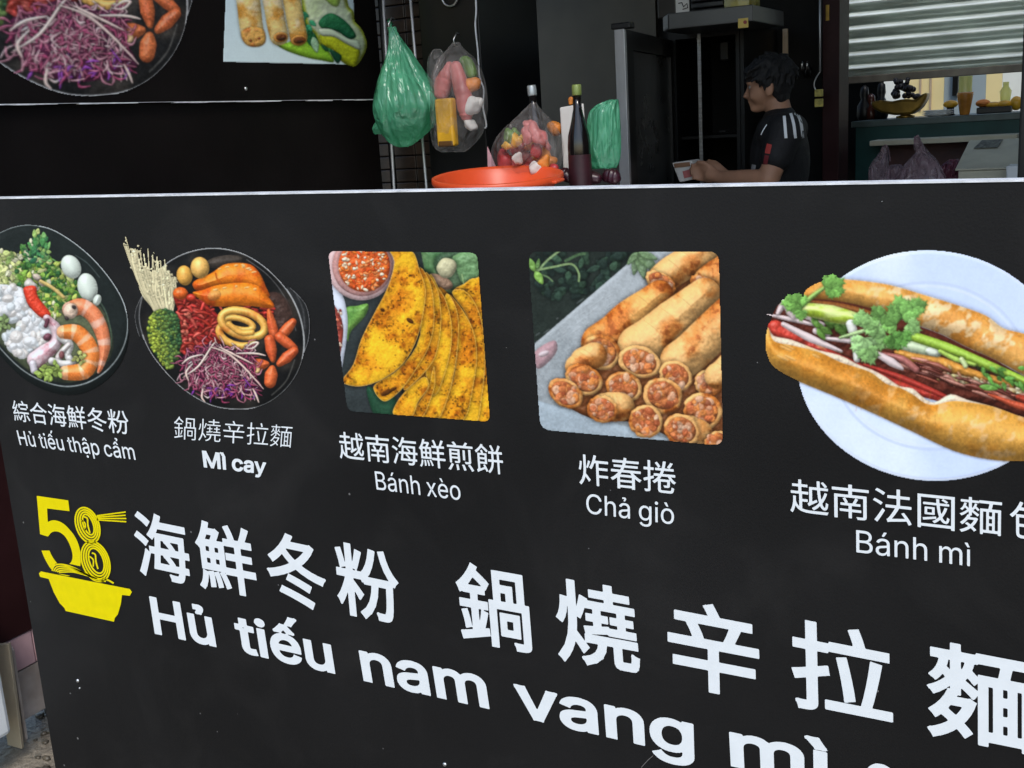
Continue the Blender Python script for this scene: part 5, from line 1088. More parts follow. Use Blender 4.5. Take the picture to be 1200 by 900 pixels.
m = MB(); m.box((-4.3, YB - .03, .3), (X770, YB - .003, 2.6)); m.build('panel', M['dull_steel'], steel)
# left return: tiled wall, column and metal posts behind the end of the side wall
YC = 3.62
xa, xb, xc = at_y(440, 100, YC).x, at_y(497, 100, YC - .1).x, at_y(566, 100, YC - .1).x
tw = empty('tiled_wall', ((xa + xb) / 2, YC, 0), 'narrow dark brown tiled wall between two silver posts', 'wall')
m = MB(); m.box((SX - .4, YC + .012, 0), (xb, YC + .07, 2.7)); m.build('grout', M['dark'], tw)
m = MB(); z = .02
while z < 2.66:
    off_ = 0; x = SX - .1
    while x < xb - .02:
        m.box((x, YC, z), (min(x + .094, xb - .002), YC + .0118, z + .046), .003); x += .098
    z += .05
m.build('tile_field', M['brown_tile'], tw)
colm = empty('black_column', ((xb + xc) / 2, YC - .1, 0), 'black panelled column with a ring and white cord, behind the clear bag', 'column')
m = MB(); m.box((xb, YC - .1, 0), (xc, YC + .35, 2.7), .004); m.build('panel', M['black_metal'], colm)
m = MB(); pts = [at_y(x, y, YC - .108) for x, y in ((556, -30), (558, 10), (557, 30), (560, 60), (562, 90), (567, 105), (566, 125), (570, 146), (568, 150))]; m.tube([Vector(p) for p in smooth([tuple(p) for p in pts], 4, False)], .0032, 6); m.build('cord', M['white_trim'], colm)
m = MB(); c = at_y(527, -4, YC - .112); m.tube([c + Vector((.032 * math.cos(a), 0, .032 * math.sin(a))) for a in np.linspace(0, 2 * PI, 24)], .004, 6); m.build('ring', M['steel'], colm)
M['post'] = pmat('silver_post', (.5, .5, .5), .4, .6, var=.3, scale=9, aniso=(1, 1, .3))
def post(xt, xm, wd, label):
    a, b = at_y(xt[0], xt[1], YC - .16), at_y(xm[0], xm[1], YC - .16)
    d = (b - a) / (b.z - a.z); lo_, hi_ = a + d * (0 - a.z), a + d * (2.6 - a.z)
    o = empty('metal_post', lo_, label, 'post', 'silver posts beside the tiled wall')
    m = MB(); m.tube([lo_, hi_], wd, 10); m.build('pole', M['post'], o); m = MB(); m.lathe([(wd * 3, 0), (wd * 3, .006), (wd * 1.3, .008)], lo_, 16); m.build('foot', M['post'], o)
post((449, 0), (462, 222), .0058, 'thin silver post left of the tiled wall, passing behind the green bag')
post((481, 0), (500, 222), .0052, 'thin silver post at the right edge of the tiled wall, between two hanging bags')
m = MB(); a, b = at_y(444, 0, YC - .12), at_y(457, 222, YC - .12); 
pp = empty('dark_post', Vector((b.x, b.y, 0)), 'dull dark post just left of the thin silver posts', 'post'); m.tube([Vector((b.x, b.y, 0)), a + (a - b) * .8], .012, 10); m.build('pole', M['black_metal'], pp)

# ------------------------------------------------------------------ work tables hidden behind the board
def table(label, x0, x1, y0, y1, h, mat):
    t = empty('work_table', ((x0 + x1) / 2, (y0 + y1) / 2, 0), label, 'table')
    m = MB(); m.box((x0, y0, h - .03), (x1, y1, h), .004); m.build('table_top', mat, t)
    for sx in (x0 + .04, x1 - .04):
        for sy in (y0 + .04, y1 - .04): m = MB(); m.box((sx - .02, sy - .02, 0), (sx + .02, sy + .02, h - .0305)); m.build('leg', M['steel'], t)
    m = MB(); m.box((x0 + .06, y0 + .06, .3), (x1 - .06, y1 - .06, .32)); m.build('shelf', mat, t)
    return t
TH = 1.25
table('steel work table under the orange basin and the bottles', -2.45, -1.06, 2.62, 3.46, TH, M['steel'])

# ------------------------------------------------------------------ plastic bags
def bag_mesh(rows, Y, depth=.55, folds=9, amp=.12, seed=0, seg=72, dy=0.0, steps=46):
    """skin of a filled bag from the left and right edge measured at each height"""
    r_ = np.random.default_rng(seed)
    rows = np.array(rows, float); t = np.linspace(0, 1, len(rows)); T = np.linspace(0, 1, steps)
    sm_ = smooth(rows, 8, False); ts = np.linspace(0, 1, len(sm_)); R_ = np.stack([np.interp(T, ts, sm_[:, k]) for k in range(3)], 1)
    ph = r_.uniform(0, 2 * PI, 12); fr = r_.integers(3, folds + 4, 6); t_ = bmesh.new(); rings = []
    for i, (py, xl, xr) in enumerate(R_):
        a, b = at_y(xl, py, Y), at_y(xr, py, Y); c = (a + b) / 2; hw = max((b - a).length / 2, .002); hd = min(hw, .14) * depth * 2 * (0.5 + .5 * math.sin(PI * min(1, .15 + T[i]))) + .0015
        ring_ = []
        for k in range(seg):
            th = 2 * PI * k / seg; n = 0
            for q in range(6): n += math.sin(fr[q] * th + ph[q] + T[i] * (q - 2.5) * 2.2) * (1 if q < 3 else .5)
            n = n / 4.5; crease = 1 + amp * (-abs(n) + .35) * (1.5 - T[i])
            sx = abs(math.cos(th)); k2 = crease * (1 - sx) + sx * (1 + (crease - 1) * .35)
            ring_.append(t_.verts.new(c + Vector((math.cos(th) * hw * k2, dy + math.sin(th) * hd * crease, r_.normal(0, .0012)))))
        rings.append(ring_)
    for r0, r1 in zip(rings, rings[1:]):
        for k in range(seg): f = t_.faces.new((r0[k], r1[k], r1[(k + 1) % seg], r0[(k + 1) % seg])); f.smooth = True
    t_.faces.new(rings[0]); t_.faces.new(rings[-1][::-1])
    bmesh.ops.recalc_face_normals(t_, faces=t_.faces[:])
    m = MB(); m._add(t_); return m
def hook(p, parent):
    m = MB(); m.tube([p + Vector((0, .03, .03)), p + Vector((0, .01, .035)), p + Vector((0, -.012, .012)), p + Vector((0, -.008, -.006)), p + Vector((0, .004, -.004))], .0025, 6); return m.build('hook', M['steel'], parent)
YG = 3.3
b1 = empty('plastic_bag', at_y(478, 100, YG), 'translucent green plastic bag hanging by its knot beside the side wall', 'plastic bag')
bag_mesh([(32, 455, 463), (40, 457, 466), (60, 457, 478), (85, 452, 492), (110, 448, 508), (128, 446, 513), (145, 447, 507), (158, 452, 498), (168, 460, 486), (172, 468, 477)], YG, .5, 11, .42, 4).build('film', M['green_film'], b1)
bag_mesh([(128, 448, 456), (140, 442, 452), (150, 438, 455), (155, 438, 450), (157, 440, 446)], YG - .02, .4, 5, .3, 6, 30, steps=16).build('tail', M['green_film'], b1)
m = MB(); q = at_y(458, 33, YG); m.tube([q, q + Vector((-.004, 0, .02)), q + Vector((-.012, .01, .028)), q + Vector((-.006, .02, .012))], [.006, .005, .006, .004], 8); m.build('knot', M['green_film'], b1); hook(q, b1)
b2 = empty('plastic_bag', at_y(535, 110, YG), 'clear plastic bag holding pink sausages and a yellow pack, hanging on the black column', 'plastic bag')
bag_mesh([(50, 531, 538), (58, 525, 542), (70, 517, 553), (90, 511, 562), (115, 510, 566), (140, 509, 566), (160, 508, 562), (172, 511, 553), (178, 519, 545)], YG, .5, 10, .34, 8).build('film', M['clear_film'], b2)
bag_mesh([(58, 508, 516), (66, 504, 520), (78, 502, 518), (92, 502, 516), (102, 506, 513)], YG - .01, .5, 6, .3, 3, 30, steps=18).build('ear', M['clear_film'], b2)
hook(at_y(534, 51, YG), b2)
def lump(name, label, cat, pts, Y, rads, mat, group=None, jitter=.06, seg=14):
    P_ = [at_y(x, y, Y) for x, y in pts]; o = empty(name, P_[-1], label, cat, group)
    m = MB(); q = smooth([tuple(p) for p in P_], 5, False); rr = np.interp(np.linspace(0, 1, len(q)), np.linspace(0, 1, len(rads)), rads)
    q = [Vector(p) for p in q]; d0 = (q[0] - q[1]).normalized(); d1 = (q[-1] - q[-2]).normalized()
    q = [q[0] + d0 * rr[0] * .8, q[0] + d0 * rr[0] * .5] + q + [q[-1] + d1 * rr[-1] * .5, q[-1] + d1 * rr[-1] * .8]
    rr = [rr[0] * .3, rr[0] * .8] + [r * (1 + rnd.uniform(-jitter, jitter)) for r in rr] + [rr[-1] * .8, rr[-1] * .3]
    m.tube(q, list(rr), seg)
    bmesh.ops.subdivide_edges(m.bm, edges=m.bm.edges[:], cuts=1, use_grid_fill=True)
    s_ = rnd.uniform(0, 50); rm = max(rr)
    for v in m.bm.verts:
        n = Vector((math.sin(v.co.x * 1.9 / rm + s_), math.sin(v.co.y * 1.7 / rm + s_ * 2), math.sin(v.co.z * 2.1 / rm + s_ * 3)))
        v.co += n * rm * .11
    m.build('body', mat, o); return o
def chunk(label, px, py, Y, r, mat, group, flat=.7):
    c = at_y(px, py, Y); o = empty('food_piece', c, label, 'food', group); m = MB()
    rot = Matrix.Rotation(rnd.uniform(0, PI), 3, 'Y') @ Matrix.Rotation(rnd.uniform(0, PI), 3, 'X'); m.ball(c, r, (1, flat, rnd.uniform(.55, .9)), rot, 3)
    s_ = rnd.uniform(0, 50)
    for v in m.bm.verts:
        d = (v.co - c) / r; k = math.sin(d.x * 2.6 + s_) * math.sin(d.y * 2.9 + s_ * 2) + .5 * math.sin(d.z * 5 + s_) * math.sin(d.x * 4.4 + s_ * 3); v.co += (v.co - c) * k * .28
    m.build('body', mat, o); return o
gp = 'sausages in the clear hanging bag'
lump('sausage', 'long pink sausage at the left in the clear hanging bag', 'sausage', [(527, 78), (521, 95), (518, 108)], YG, [.02, .03, .026], M['pink_food'], gp)
lump('sausage', 'longest pink sausage bent to the right in the clear hanging bag', 'sausage', [(533, 78), (540, 100), (545, 122), (546, 136)], YG - .02, [.018, .03, .033, .024], M['pink_food'], gp)
chunk('round orange piece at the right of the clear hanging bag', 552, 101, YG, .034, M['orange_food'], None)
chunk('upper white piece at the right of the clear hanging bag', 555, 124, YG - .02, .034, M['paper'], 'white pieces in the clear hanging bag', .55)
chunk('lower white piece at the right of the clear hanging bag', 552, 146, YG - .02, .028, M['paper'], 'white pieces in the clear hanging bag', .55)
lump('greens_bundle', 'dull green bundle at the top right of the clear hanging bag', 'food', [(545, 70), (553, 86)], YG + .02, [.018, .022], M['green_food'])
a = at_y(512, 116, YG - .05); b = at_y(536, 171, YG - .05); yp = empty('yellow_pack', (a + b) / 2, 'flat yellow pack at the bottom left of the clear hanging bag', 'food pack')
m = MB(); m.box((a.x, YG - .07, b.z), (b.x, YG - .035, a.z), .008); m.build('pack', M['yellow_food'], yp)
m = MB(); m.box((a.x + .004, YG - .071, b.z - .0), (b.x - .004, YG - .034, b.z + .022), .006); m.build('dark_base', pmat('brown_sauce', (.10, .045, .01), .4), yp)

# bag of food standing behind the basin
YF = 3.25
b3 = empty('plastic_bag', at_y(617, 205, YF), 'clear knotted plastic bag full of colourful food standing behind the orange basin', 'plastic bag')
bag_mesh([(121, 622, 628), (128, 616, 632), (140, 605, 640), (155, 592, 648), (170, 584, 654), (185, 581, 656), (200, 580, 654), (214, 588, 648)], YF, .6, 10, .3, 12).build('film', M['clear_film'], b3)
kinds = [('orange_food', 'orange root chunk in the knotted food bag behind the basin'), ('red_food', 'dark red meat chunk in the knotted food bag behind the basin'), ('pink_food', 'pale pink slice in the knotted food bag behind the basin'), ('yellow_food', 'yellow slice in the knotted food bag behind the basin'), ('green_food', 'green leaf piece in the knotted food bag behind the basin')]
spots = [(634, 181, 0, .024), (644, 190, 0, .022), (636, 192, 0, .02), (622, 171, 0, .017), (612, 170, 1, .02), (606, 176, 1, .02), (628, 176, 1, .018), (592, 190, 1, .03), (600, 200, 1, .03), (616, 204, 1, .03), (590, 203, 1, .026), (626, 152, 2, .022), (620, 158, 2, .02), (632, 160, 2, .022), (612, 162, 3, .018), (604, 164, 3, .02), (596, 170, 3, .017), (598, 160, 4, .02), (604, 157, 4, .014), (640, 172, 2, .018), (626, 188, 1, .022), (632, 203, 0, .022), (646, 202, 1, .022), (616, 184, 2, .02), (620, 146, 2, .014)]
for px, py, k, r in spots: chunk(kinds[k][1], px, py, YF + rnd.uniform(-.06, .03), r * 1.32, M[kinds[k][0]], kinds[k][1].split(' in the')[0] + 's in the knotted food bag')
for px, py, lab in ((606, 186, 'crumpled white wrapper at the left in the knotted food bag'), (628, 197, 'torn white wrapper at the bottom of the knotted food bag')): chunk(lab, px, py, YF - .07, .022, M['paper'], None, .35)
a = at_y(571, 172, YF - .02); b = at_y(581, 205, YF - .02)
pk = empty('pink_card', b, 'pointed pink paper scrap left of the bag behind the basin', 'paper'); m = MB(); m.prism([at_y(571, 172, YF), at_y(581, 196, YF), at_y(580, 212, YF), at_y(572, 212, YF)], (0, .004, 0)); m.build('sheet', pmat('pink_card', (.55, .30, .33), .7), pk)

# orange basin
YA = 3.0
c = at_y(583, 206, YA); R0 = (at_y(658, 211, YA) - at_y(508, 211, YA)).length / 2 * .9
bs = empty('basin', (c.x, YA, TH), 'orange-red round plastic basin on the table behind the board', 'basin')
m = MB(); hz = c.z - TH
tilt = Matrix.Rotation(math.radians(2.9), 4, 'Y') @ Matrix.Rotation(math.radians(4.6), 4, 'X')
m.lathe([(R0 * .62, 0.0), (R0 * .72, hz * .3), (R0 * .93, hz - .012), (R0 * .985, hz - .018), (R0, hz - .010), (R0 * .995, hz + .002), (R0 * .965, hz + .004), (R0 * .93, hz - .004), (R0 * .88, hz * .82), (R0 * .7, hz * .35), (R0 * .6, .012)], (0, 0, 0), 72)
o = m.build('bowl', M['red_plastic']); o.data.transform(Matrix.Translation((0, 0, hz)) @ tilt @ Matrix.Translation((0, 0, -hz))); o.parent = bs
m = MB()
for s_ in (-1, 1):
    m = MB(); m.box((s_ * R0 * 1.0 - .012, -.03, hz - .016), (s_ * R0 * 1.0 + .012, .03, hz - .006), .004)
    o = m.build('grip', M['red_plastic']); o.data.transform(Matrix.Translation((0, 0, hz)) @ tilt @ Matrix.Translation((0, 0, -hz))); o.parent = bs

# bottles, paper, green bag
def bottle(px, ptop, Y, capm, label, lean=0, rb=.036):
    tp = at_y(px, ptop, Y); H = tp.z - TH; o = empty('bottle', (tp.x, Y, TH), label, 'bottle', 'dark bottles on the work table')
    m = MB(); m.lathe([(rb * .9, 0), (rb, .008), (rb, H * .50), (rb * .93, H * .58), (rb * .6, H * .70), (rb * .38, H * .80), (rb * .34, H * .91)], (tp.x, Y, TH), 28); m.build('glass', M['bottle'], o)
    m = MB(); m.lathe([(rb * .40, H * .911), (rb * .42, H * .92), (rb * .42, H * .99), (rb * .36, H)], (tp.x, Y, TH), 24); m.build('cap', capm, o)
    m = MB(); m.lathe([(rb * 1.012, H * .12), (rb * 1.012, H * .42)], (tp.x, Y, TH), 28, cap0=False, cap1=False); m.build('paper_label', M['bottle_label'], o)
    if lean: o.rotation_euler = (0, math.radians(lean), 0)
    return o
bottle(631, 99, 3.36, M['cap_silver'], 'dark bottle with a silver cap behind the clear food bag', -4)
bottle(675.5, 99, 3.22, M['cap_green'], 'dark bottle with an olive cap in front of the white paper')
bp = empty('paper_bag', at_y(666, 180, 3.34), 'creased white paper bag behind the olive capped bottle', 'paper bag')
m = MB(); m.hexa([at_y(661, 212, 3.3), at_y(690, 212, 3.3), at_y(690, 212, 3.38), at_y(661, 212, 3.38)], [at_y(656, 126, 3.33), at_y(684, 121, 3.33), at_y(684, 121, 3.345), at_y(656, 126, 3.345)], .004); m.build('paper', M['paper'], bp)
b4 = empty('plastic_bag', at_y(705, 190, 3.3), 'folded translucent green plastic bag slumped against the cabinet door', 'plastic bag')
bag_mesh([(117, 714, 724), (122, 702, 724), (130, 693, 724.5), (145, 690, 725), (165, 687, 726), (180, 684, 726), (190, 684, 725), (197, 690, 722)], 3.3, .4, 11, .42, 15).build('film', M['green_film'], b4)
for k, (pts, r, mt, nm) in enumerate((([(648, 148), (653, 152)], .020, 'orange_food', 'orange tomato behind the dark bottle'), ([(669, 116), (669, 121)], .008, 'orange_food', 'tiny orange stopper above the white paper bag'),
     ([(690, 207), (700, 209)], .022, 'onion', 'dark red onion left of the pile under the green bag'), ([(712, 206), (722, 208)], .022, 'onion', 'dark red onion beside the cabinet door'), ([(660, 204), (666, 208)], .02, 'onion', 'dark red onion behind the olive capped bottle'))):
    lump('vegetable', nm, 'vegetable', pts, 3.36 if k < 2 else 3.26, [r, r], M[mt], None, .1)

# ------------------------------------------------------------------ glass door cabinet with its open door
CY = 4.78
xL, xR_ = at_y(784, 100, CY).x, at_y(872, 100, CY).x; ztop = at_y(790, 37, CY).z
cab = empty('display_fridge', ((xL + xR_) / 2, CY, 0), 'black display fridge with its smeared glass door standing open', 'fridge')
def frame(m, x0, x1, z0, z1, y0, y1, w_):
    m.box((x0, y0, z0), (x0 + w_, y1, z1)); m.box((x1 - w_, y0, z0), (x1, y1, z1)); m.box((x0 + w_, y0, z1 - w_), (x1 - w_, y1, z1)); m.box((x0 + w_, y0, z0), (x1 - w_, y1, z0 + w_ * 2))
m = MB(); frame(m, xL, xR_, .05, ztop, CY, CY + .05, .035); m.build('frame', M['black_metal'], cab)
m = MB(); m.box((xL, CY + .6, .05), (xR_, CY + .62, ztop)); m.box((xL, CY + .051, .05), (xL + .02, CY + .6, ztop)); m.box((xR_ - .02, CY + .051, .05), (xR_, CY + .6, ztop)); m.box((xL + .02, CY + .051, ztop - .03), (xR_ - .02, CY + .6, ztop)); m.build('cabinet', M['black_metal'], cab)
for z in (.35, .7, 1.05, 1.4): m = MB(); m.box((xL + .022, CY + .06, z), (xR_ - .022, CY + .58, z + .012)); m.build('shelf', M['black_metal'], cab)
xm_ = at_y(821.5, 100, CY).x; m = MB(); m.box((xm_ - .009, CY - .012, .08), (xm_ + .006, CY - .002, ztop - .02)); m.build('mullion', M['steel'], cab)
xm_ = at_y(867, 100, CY).x; m = MB(); m.box((xm_ - .004, CY - .012, .08), (xm_ + .003, CY - .002, ztop - .02)); m.build('edge_strip', M['black_metal'], cab)
for k, (px, py, w_, h_) in enumerate(((800, 60, 12, 18), (803, 130, 14, 26), (808, 163, 16, 4), (850, 60, 10, 20), (848, 154, 8, 2))):
    a, b = at_y(px - w_ / 2, py - h_ / 2, CY + .3), at_y(px + w_ / 2, py + h_ / 2, CY + .3); m = MB(); m.box((a.x, CY + .28, b.z), (b.x, CY + .34, a.z), .004); m.build('stored_pack', pmat('stored_pack', (.05, .05, .05), .4), cab)
# open door: from the hinge at the cabinet to its silver edge nearer the street
hA = Vector((xL + .01, CY - .01, 0)); e = at_y(729, 120, 3.92); hB = Vector((e.x, 3.92, 0)); dv = (hB - hA); ln = dv.length; dv.normalize(); nv = Vector((-dv.y, dv.x, 0)) * .018
dz0, dz1 = .12, at_y(729, 34, 3.92).z
def dbox(m, s0, s1, z0, z1, t0=-1, t1=1, mi=0):
    q = [hA + dv * s0 + nv * t0, hA + dv * s1 + nv * t0, hA + dv * s1 + nv * t1, hA + dv * s0 + nv * t1]
    m.hexa([p + Vector((0, 0, z0)) for p in q], [p + Vector((0, 0, z1)) for p in q], 0, mi)
m = MB(); dbox(m, .0, .06, dz0, dz1); dbox(m, ln - .13, ln - .002, dz0, dz1); dbox(m, .06, ln - .13, dz1 - .07, dz1); dbox(m, .06, ln - .13, dz0, dz0 + .1)
dr = m.build('door', M['black_metal'], cab)
m = MB(); dbox(m, .06, ln - .13, dz0 + .1, dz1 - .07, -.4, .4); m.build('pane', M['glass_dark'], dr)
m = MB(); q = hA + dv * ln; rgt = Vector((1, -.05, 0)).normalized()
m.hexa([q + Vector((-.021, -.002, dz0)), q + Vector((.021, -.006, dz0)), q + Vector((.021, .014, dz0)), q + Vector((-.021, .018, dz0))], [q + Vector((-.021, -.002, dz1)), q + Vector((.021, -.006, dz1)), q + Vector((.021, .014, dz1)), q + Vector((-.021, .018, dz1))], .002); m.build('edge_trim', M['post'], dr)
m = MB(); m.box((q.x - .03, q.y - .01, dz1 + .001), (q.x + .045, q.y + .04, dz1 + .022), .004); m.build('hinge_cap', M['black_metal'], dr)
# flat appliance on top of the fridge and what stands on it
AY = 4.42
a, b = at_y(767, 13, AY), at_y(882, 34, AY)
ap = empty('flat_appliance', ((a.x + b.x) / 2, AY + .2, b.z), 'flat grey appliance with a yellow sticker on top of the fridge', 'appliance')
xs_ = at_y(783, 20, AY).x
zt_ = at_y(800, 14, AY).z; zb_ = at_y(800, 33, AY).z
m = MB(); m.hexa([(a.x, AY + .1, zb_), (xs_, AY, zb_), (b.x, AY, zb_), (b.x, AY + .45, zb_), (a.x, AY + .45, zb_)], [(a.x, AY + .1, zt_), (xs_, AY, zt_), (b.x, AY, zt_), (b.x, AY + .45, zt_), (a.x, AY + .45, zt_)], .004); m.build('body', pmat('grey_enamel', (.085, .085, .08), .4, .2, var=.15, scale=6), ap)
m = MB(); m.hexa([(a.x - .001, AY + .098, zb_ + .004), (xs_ - .001, AY - .002, zb_ + .004), (xs_ - .001, AY - .003, zb_ + .004), (a.x - .002, AY + .097, zb_ + .004)], [(a.x - .001, AY + .098, zt_ - .004), (xs_ - .001, AY - .002, zt_ - .004), (xs_ - .001, AY - .003, zt_ - .004), (a.x - .002, AY + .097, zt_ - .004)]); m.build('left_face', M['steel'], ap)  # thin lighter steel sheet over the left face
def plate_on(m, px0, py0, px1, py1, Y, th=.002): a, b = at_y(px0, py0, Y), at_y(px1, py1, Y); m.box((a.x, Y - th, b.z), (b.x, Y - .0005, a.z))
m = MB(); plate_on(m, 865, 22, 877, 32, AY); m.build('sticker', pmat('yellow_sticker', (.55, .40, .08), .5), ap)
m = MB(); c = at_y(873.5, 26, AY); m.tube([c + Vector((0, -.0022, 0)), c + Vector((0, -.006, 0))], .007, 12); m.build('red_button', M['red_food'], ap)
cd = empty('white_card', at_y(800, 13, AY + .05), 'small white card with a black mark, standing on the grey appliance', 'card')
m = MB(); plate_on(m, 792, -2, 808, 13.5, AY + .05, .004); m.build('card', M['paper'], cd)
m = MB(); q = [at_y(x, y, AY + .0448) for x, y in ((795, 4), (799, 3), (801, 8), (805, 4), (806, 9), (800, 11))]; m.tube([Vector(p) for p in q], .0022, 6); m.build('mark', M['black_metal'], cd)
tb = empty('clear_tub', at_y(866, 13, AY + .12), 'clear tub holding yellow packs, right end of the grey appliance', 'tub')
a, b = at_y(850, -8, AY + .12), at_y(880, 17, AY + .12); zb2 = zt_ + .001
m = MB(); m.box((a.x, AY + .1, zb2), (b.x, AY + .25, a.z), .004); m.build('tub', M['jar'], tb)
for k, (y0, y1) in enumerate(((1, 8.5), (10, 17))):
    a2, b2_ = at_y(855, y0, AY + .12), at_y(877, y1, AY + .12); yy = empty('yellow_pack', Vector(((a2.x + b2_.x) / 2, AY + .17, max(b2_.z, zb2 + .002))), 'upper yellow pack in the clear tub on the appliance' if k == 0 else 'lower yellow pack in the clear tub on the appliance', 'food pack', 'yellow packs in the clear tub')
    m = MB(); m.box((a2.x, AY + .115, max(b2_.z, zb2 + .002)), (b2_.x, AY + .23, a2.z), .008); m.build('pack', pmat('yellow_wrap', (.62, .46, .03), .35, var=.3, scale=20), yy)
m = MB(); a, b = at_y(769, -30, AY + .2), at_y(792, 13, AY + .2); dk = empty('dark_tin', Vector(((a.x + b.x) / 2, AY + .25, zt_)), 'dark brown tin at the left end of the grey appliance', 'tin'); m.box((a.x, AY + .2, zt_ + .001), (b.x, AY + .36, a.z), .006); m.build('tin', pmat('dark_tin', (.03, .025, .02), .4, .4), dk)
m = MB(); a, b = at_y(809, -30, AY + .2), at_y(848, 12, AY + .2); dk = empty('black_tray_stack', Vector(((a.x + b.x) / 2, AY + .25, zt_)), 'stack of black trays between white card and clear tub', 'tray stack')
for k in range(5): m.box((a.x, AY + .2, zt_ + .001 + k * .026), (b.x, AY + .36, zt_ + .022 + k * .026), .004)
m.build('trays', pmat('dark_tray', (.02, .02, .02), .4), dk)

# ------------------------------------------------------------------ right side: pillar, cable, shutter, counter, daylight panels
pil = empty('door_jamb', at_y(972, 200, 5.1), 'dark maroon jamb left of the roller shutter', 'door jamb')
a, b = at_y(964, 0, 5.1), at_y(984, 0, 5.1); m = MB(); m.box((a.x, 5.1, 0), (b.x, 5.29, 2.7), .003); m.build('jamb', M['maroon'], pil)
a, b = at_y(968, 6, 5.1), at_y(972, 24, 5.1); m = MB(); m.box((a.x, 5.094, b.z), (b.x, 5.099, a.z)); m.build('brass_plate', M['gold'], pil)
cb = empty('cable', at_y(961, 84, 5.04), 'pale hanging cable with two small yellow tags, beside the young man', 'cable')
m = MB(); m.tube([at_y(961, -40, 5.04), at_y(961, 40, 5.04), at_y(961, 84, 5.04)], .0045, 8); m.tube([Vector(p) for p in smooth([tuple(at_y(x, y, 5.04)) for x, y in ((961, 84), (956, 92), (954, 100), (957, 108))], 5, False)], .003, 6); m.build('cord', M['post'], cb)
for y0, y1 in ((105, 113), (116, 125)):
    a, b = at_y(955, y0, 5.03), at_y(965, y1, 5.03); m = MB(); m.box((a.x, 5.02, b.z), (b.x, 5.03, a.z), .003); m.build('tag', pmat('yellow_tag', (.50, .42, .10), .5, var=.4, scale=60), cb)
kr = empty('key_bunch', at_y(945, 76, 5.25), 'small bunch of metal things hanging on the dark wall left of the cable', 'keys')
for k in range(6):
    p = at_y(940 + k * 2.0, 75 + (k % 3) * 4, 5.24); m = MB(); m.tube([p + Vector((0, 0, .012)), p, p - Vector((.003, 0, .03))], [.003, .007, .004], 8); m.build('key', M['black_metal'] if k % 3 else M['steel'], kr)

SY = 6.2
sh = empty('roller_shutter', at_y(1088, 96, SY), 'half raised roller shutter of wide galvanised slats', 'roller shutter')
xl, xr = at_y(977, 50, SY).x, at_y(1198, 50, SY).x
zbt = at_y(978, 98, SY).z; zbt2 = at_y(1197, 84, SY).z; zbm = (zbt + zbt2) / 2
pitch = (at_y(1088, 30, SY).z - at_y(1088, 45.7, SY).z)
sl = MB()
for k in range(26):
    z0 = zbm + .035 + k * pitch
    prof = []
    for t, dp in ((0, -.0), (.05, .012), (.30, .014), (.44, .006), (.47, -.030), (.50, -.044), (.56, -.046), (.78, -.030), (1, -.0)):
        prof.append((SY + .02 + dp, z0 + pitch * t))
    vs0 = [sl.bm.verts.new((xl, y, z)) for y, z in prof]; vs1 = [sl.bm.verts.new((xr + 1.5, y, z)) for y, z in prof]
    for i in range(8):
        f = sl.bm.faces.new((vs0[i], vs1[i], vs1[i + 1], vs0[i + 1])); f.smooth = True
sl.build('slat_curtain', M['slat'], sh)
m = MB(); m.box((xl, SY - .012, zbm - .004), (xr + 1.5, SY + .03, zbm + .034), .003); m.build('bottom_bar', pmat('dull_bar', (.14, .13, .11), .5, .6, var=.3), sh)
for nm, x0, x1 in (('guide_rail', xl - .05, xl - .002),): m = MB(); m.box((x0, SY - .05, 0), (x1, SY + .04, 2.9)); m.build(nm, M['black_metal'], sh)
m = MB(); m.box((xl - .05, SY + .045, zbm + .6), (1.6, SY + .3, zbm + .9)); m.build('roll_box', M['black_metal'], sh)
pp = empty('dark_post', at_y(1198, 200, 2.3), 'dark square post at the right edge, behind the long board', 'post')
a = at_y(1196.5, 100, 2.3); m = MB(); m.box((a.x, 2.3, 0), (a.x + .07, 2.37, 2.7), .004); m.build('post', M['black_metal'], pp)
rw = wallthing('side_partition', 'dark partition at the far right of the stall', (1.6, 1.6, 0), (1.66, 6.5, 2.7), M['black_panel'])
# counter under the shutter
KY = 5.75
kc = empty('teal_counter', at_y(1100, 205, KY), 'dark teal counter under the half raised shutter', 'counter')
x0, x1 = at_y(1003, 150, KY).x, 1.5; zk = (at_y(1003, 141, KY).z + at_y(1197, 133, KY).z) / 2
m = MB(); m.box((x0, KY, 0), (x1, KY + .7, zk - .0305)); m.build('front_panel', M['teal'], kc)
m = MB(); m.box((x0 - .02, KY - .01, zk - .03), (x1, KY + .72, zk), .003); m.build('counter_top', pmat('worn_teal_top', (.05, .075, .07), .4, var=.3), kc)
# cream shelf with a recess below it
sf = empty('cream_shelf', at_y(1090, 170, KY - .1), 'cream wooden shelf edge on the front of the teal counter', 'shelf')
zA = (at_y(1020, 167, KY - .2).z + at_y(1190, 162, KY - .2).z) / 2; xa, xb = at_y(1019, 168, KY - .2).x, at_y(1192, 165, KY - .2).x
m = MB(); m.box((xa, KY - .2, zA - .012), (xb, KY - .003, zA + .012), .003); m.build('shelf_board', M['cream'], sf)
m = MB(); m.box((xa + .06, KY - .03, .9), (xb - .1, KY - .004, zA - .014)); m.build('recess', pmat('oxblood_board', (.055, .014, .010), .6, var=.3), sf)
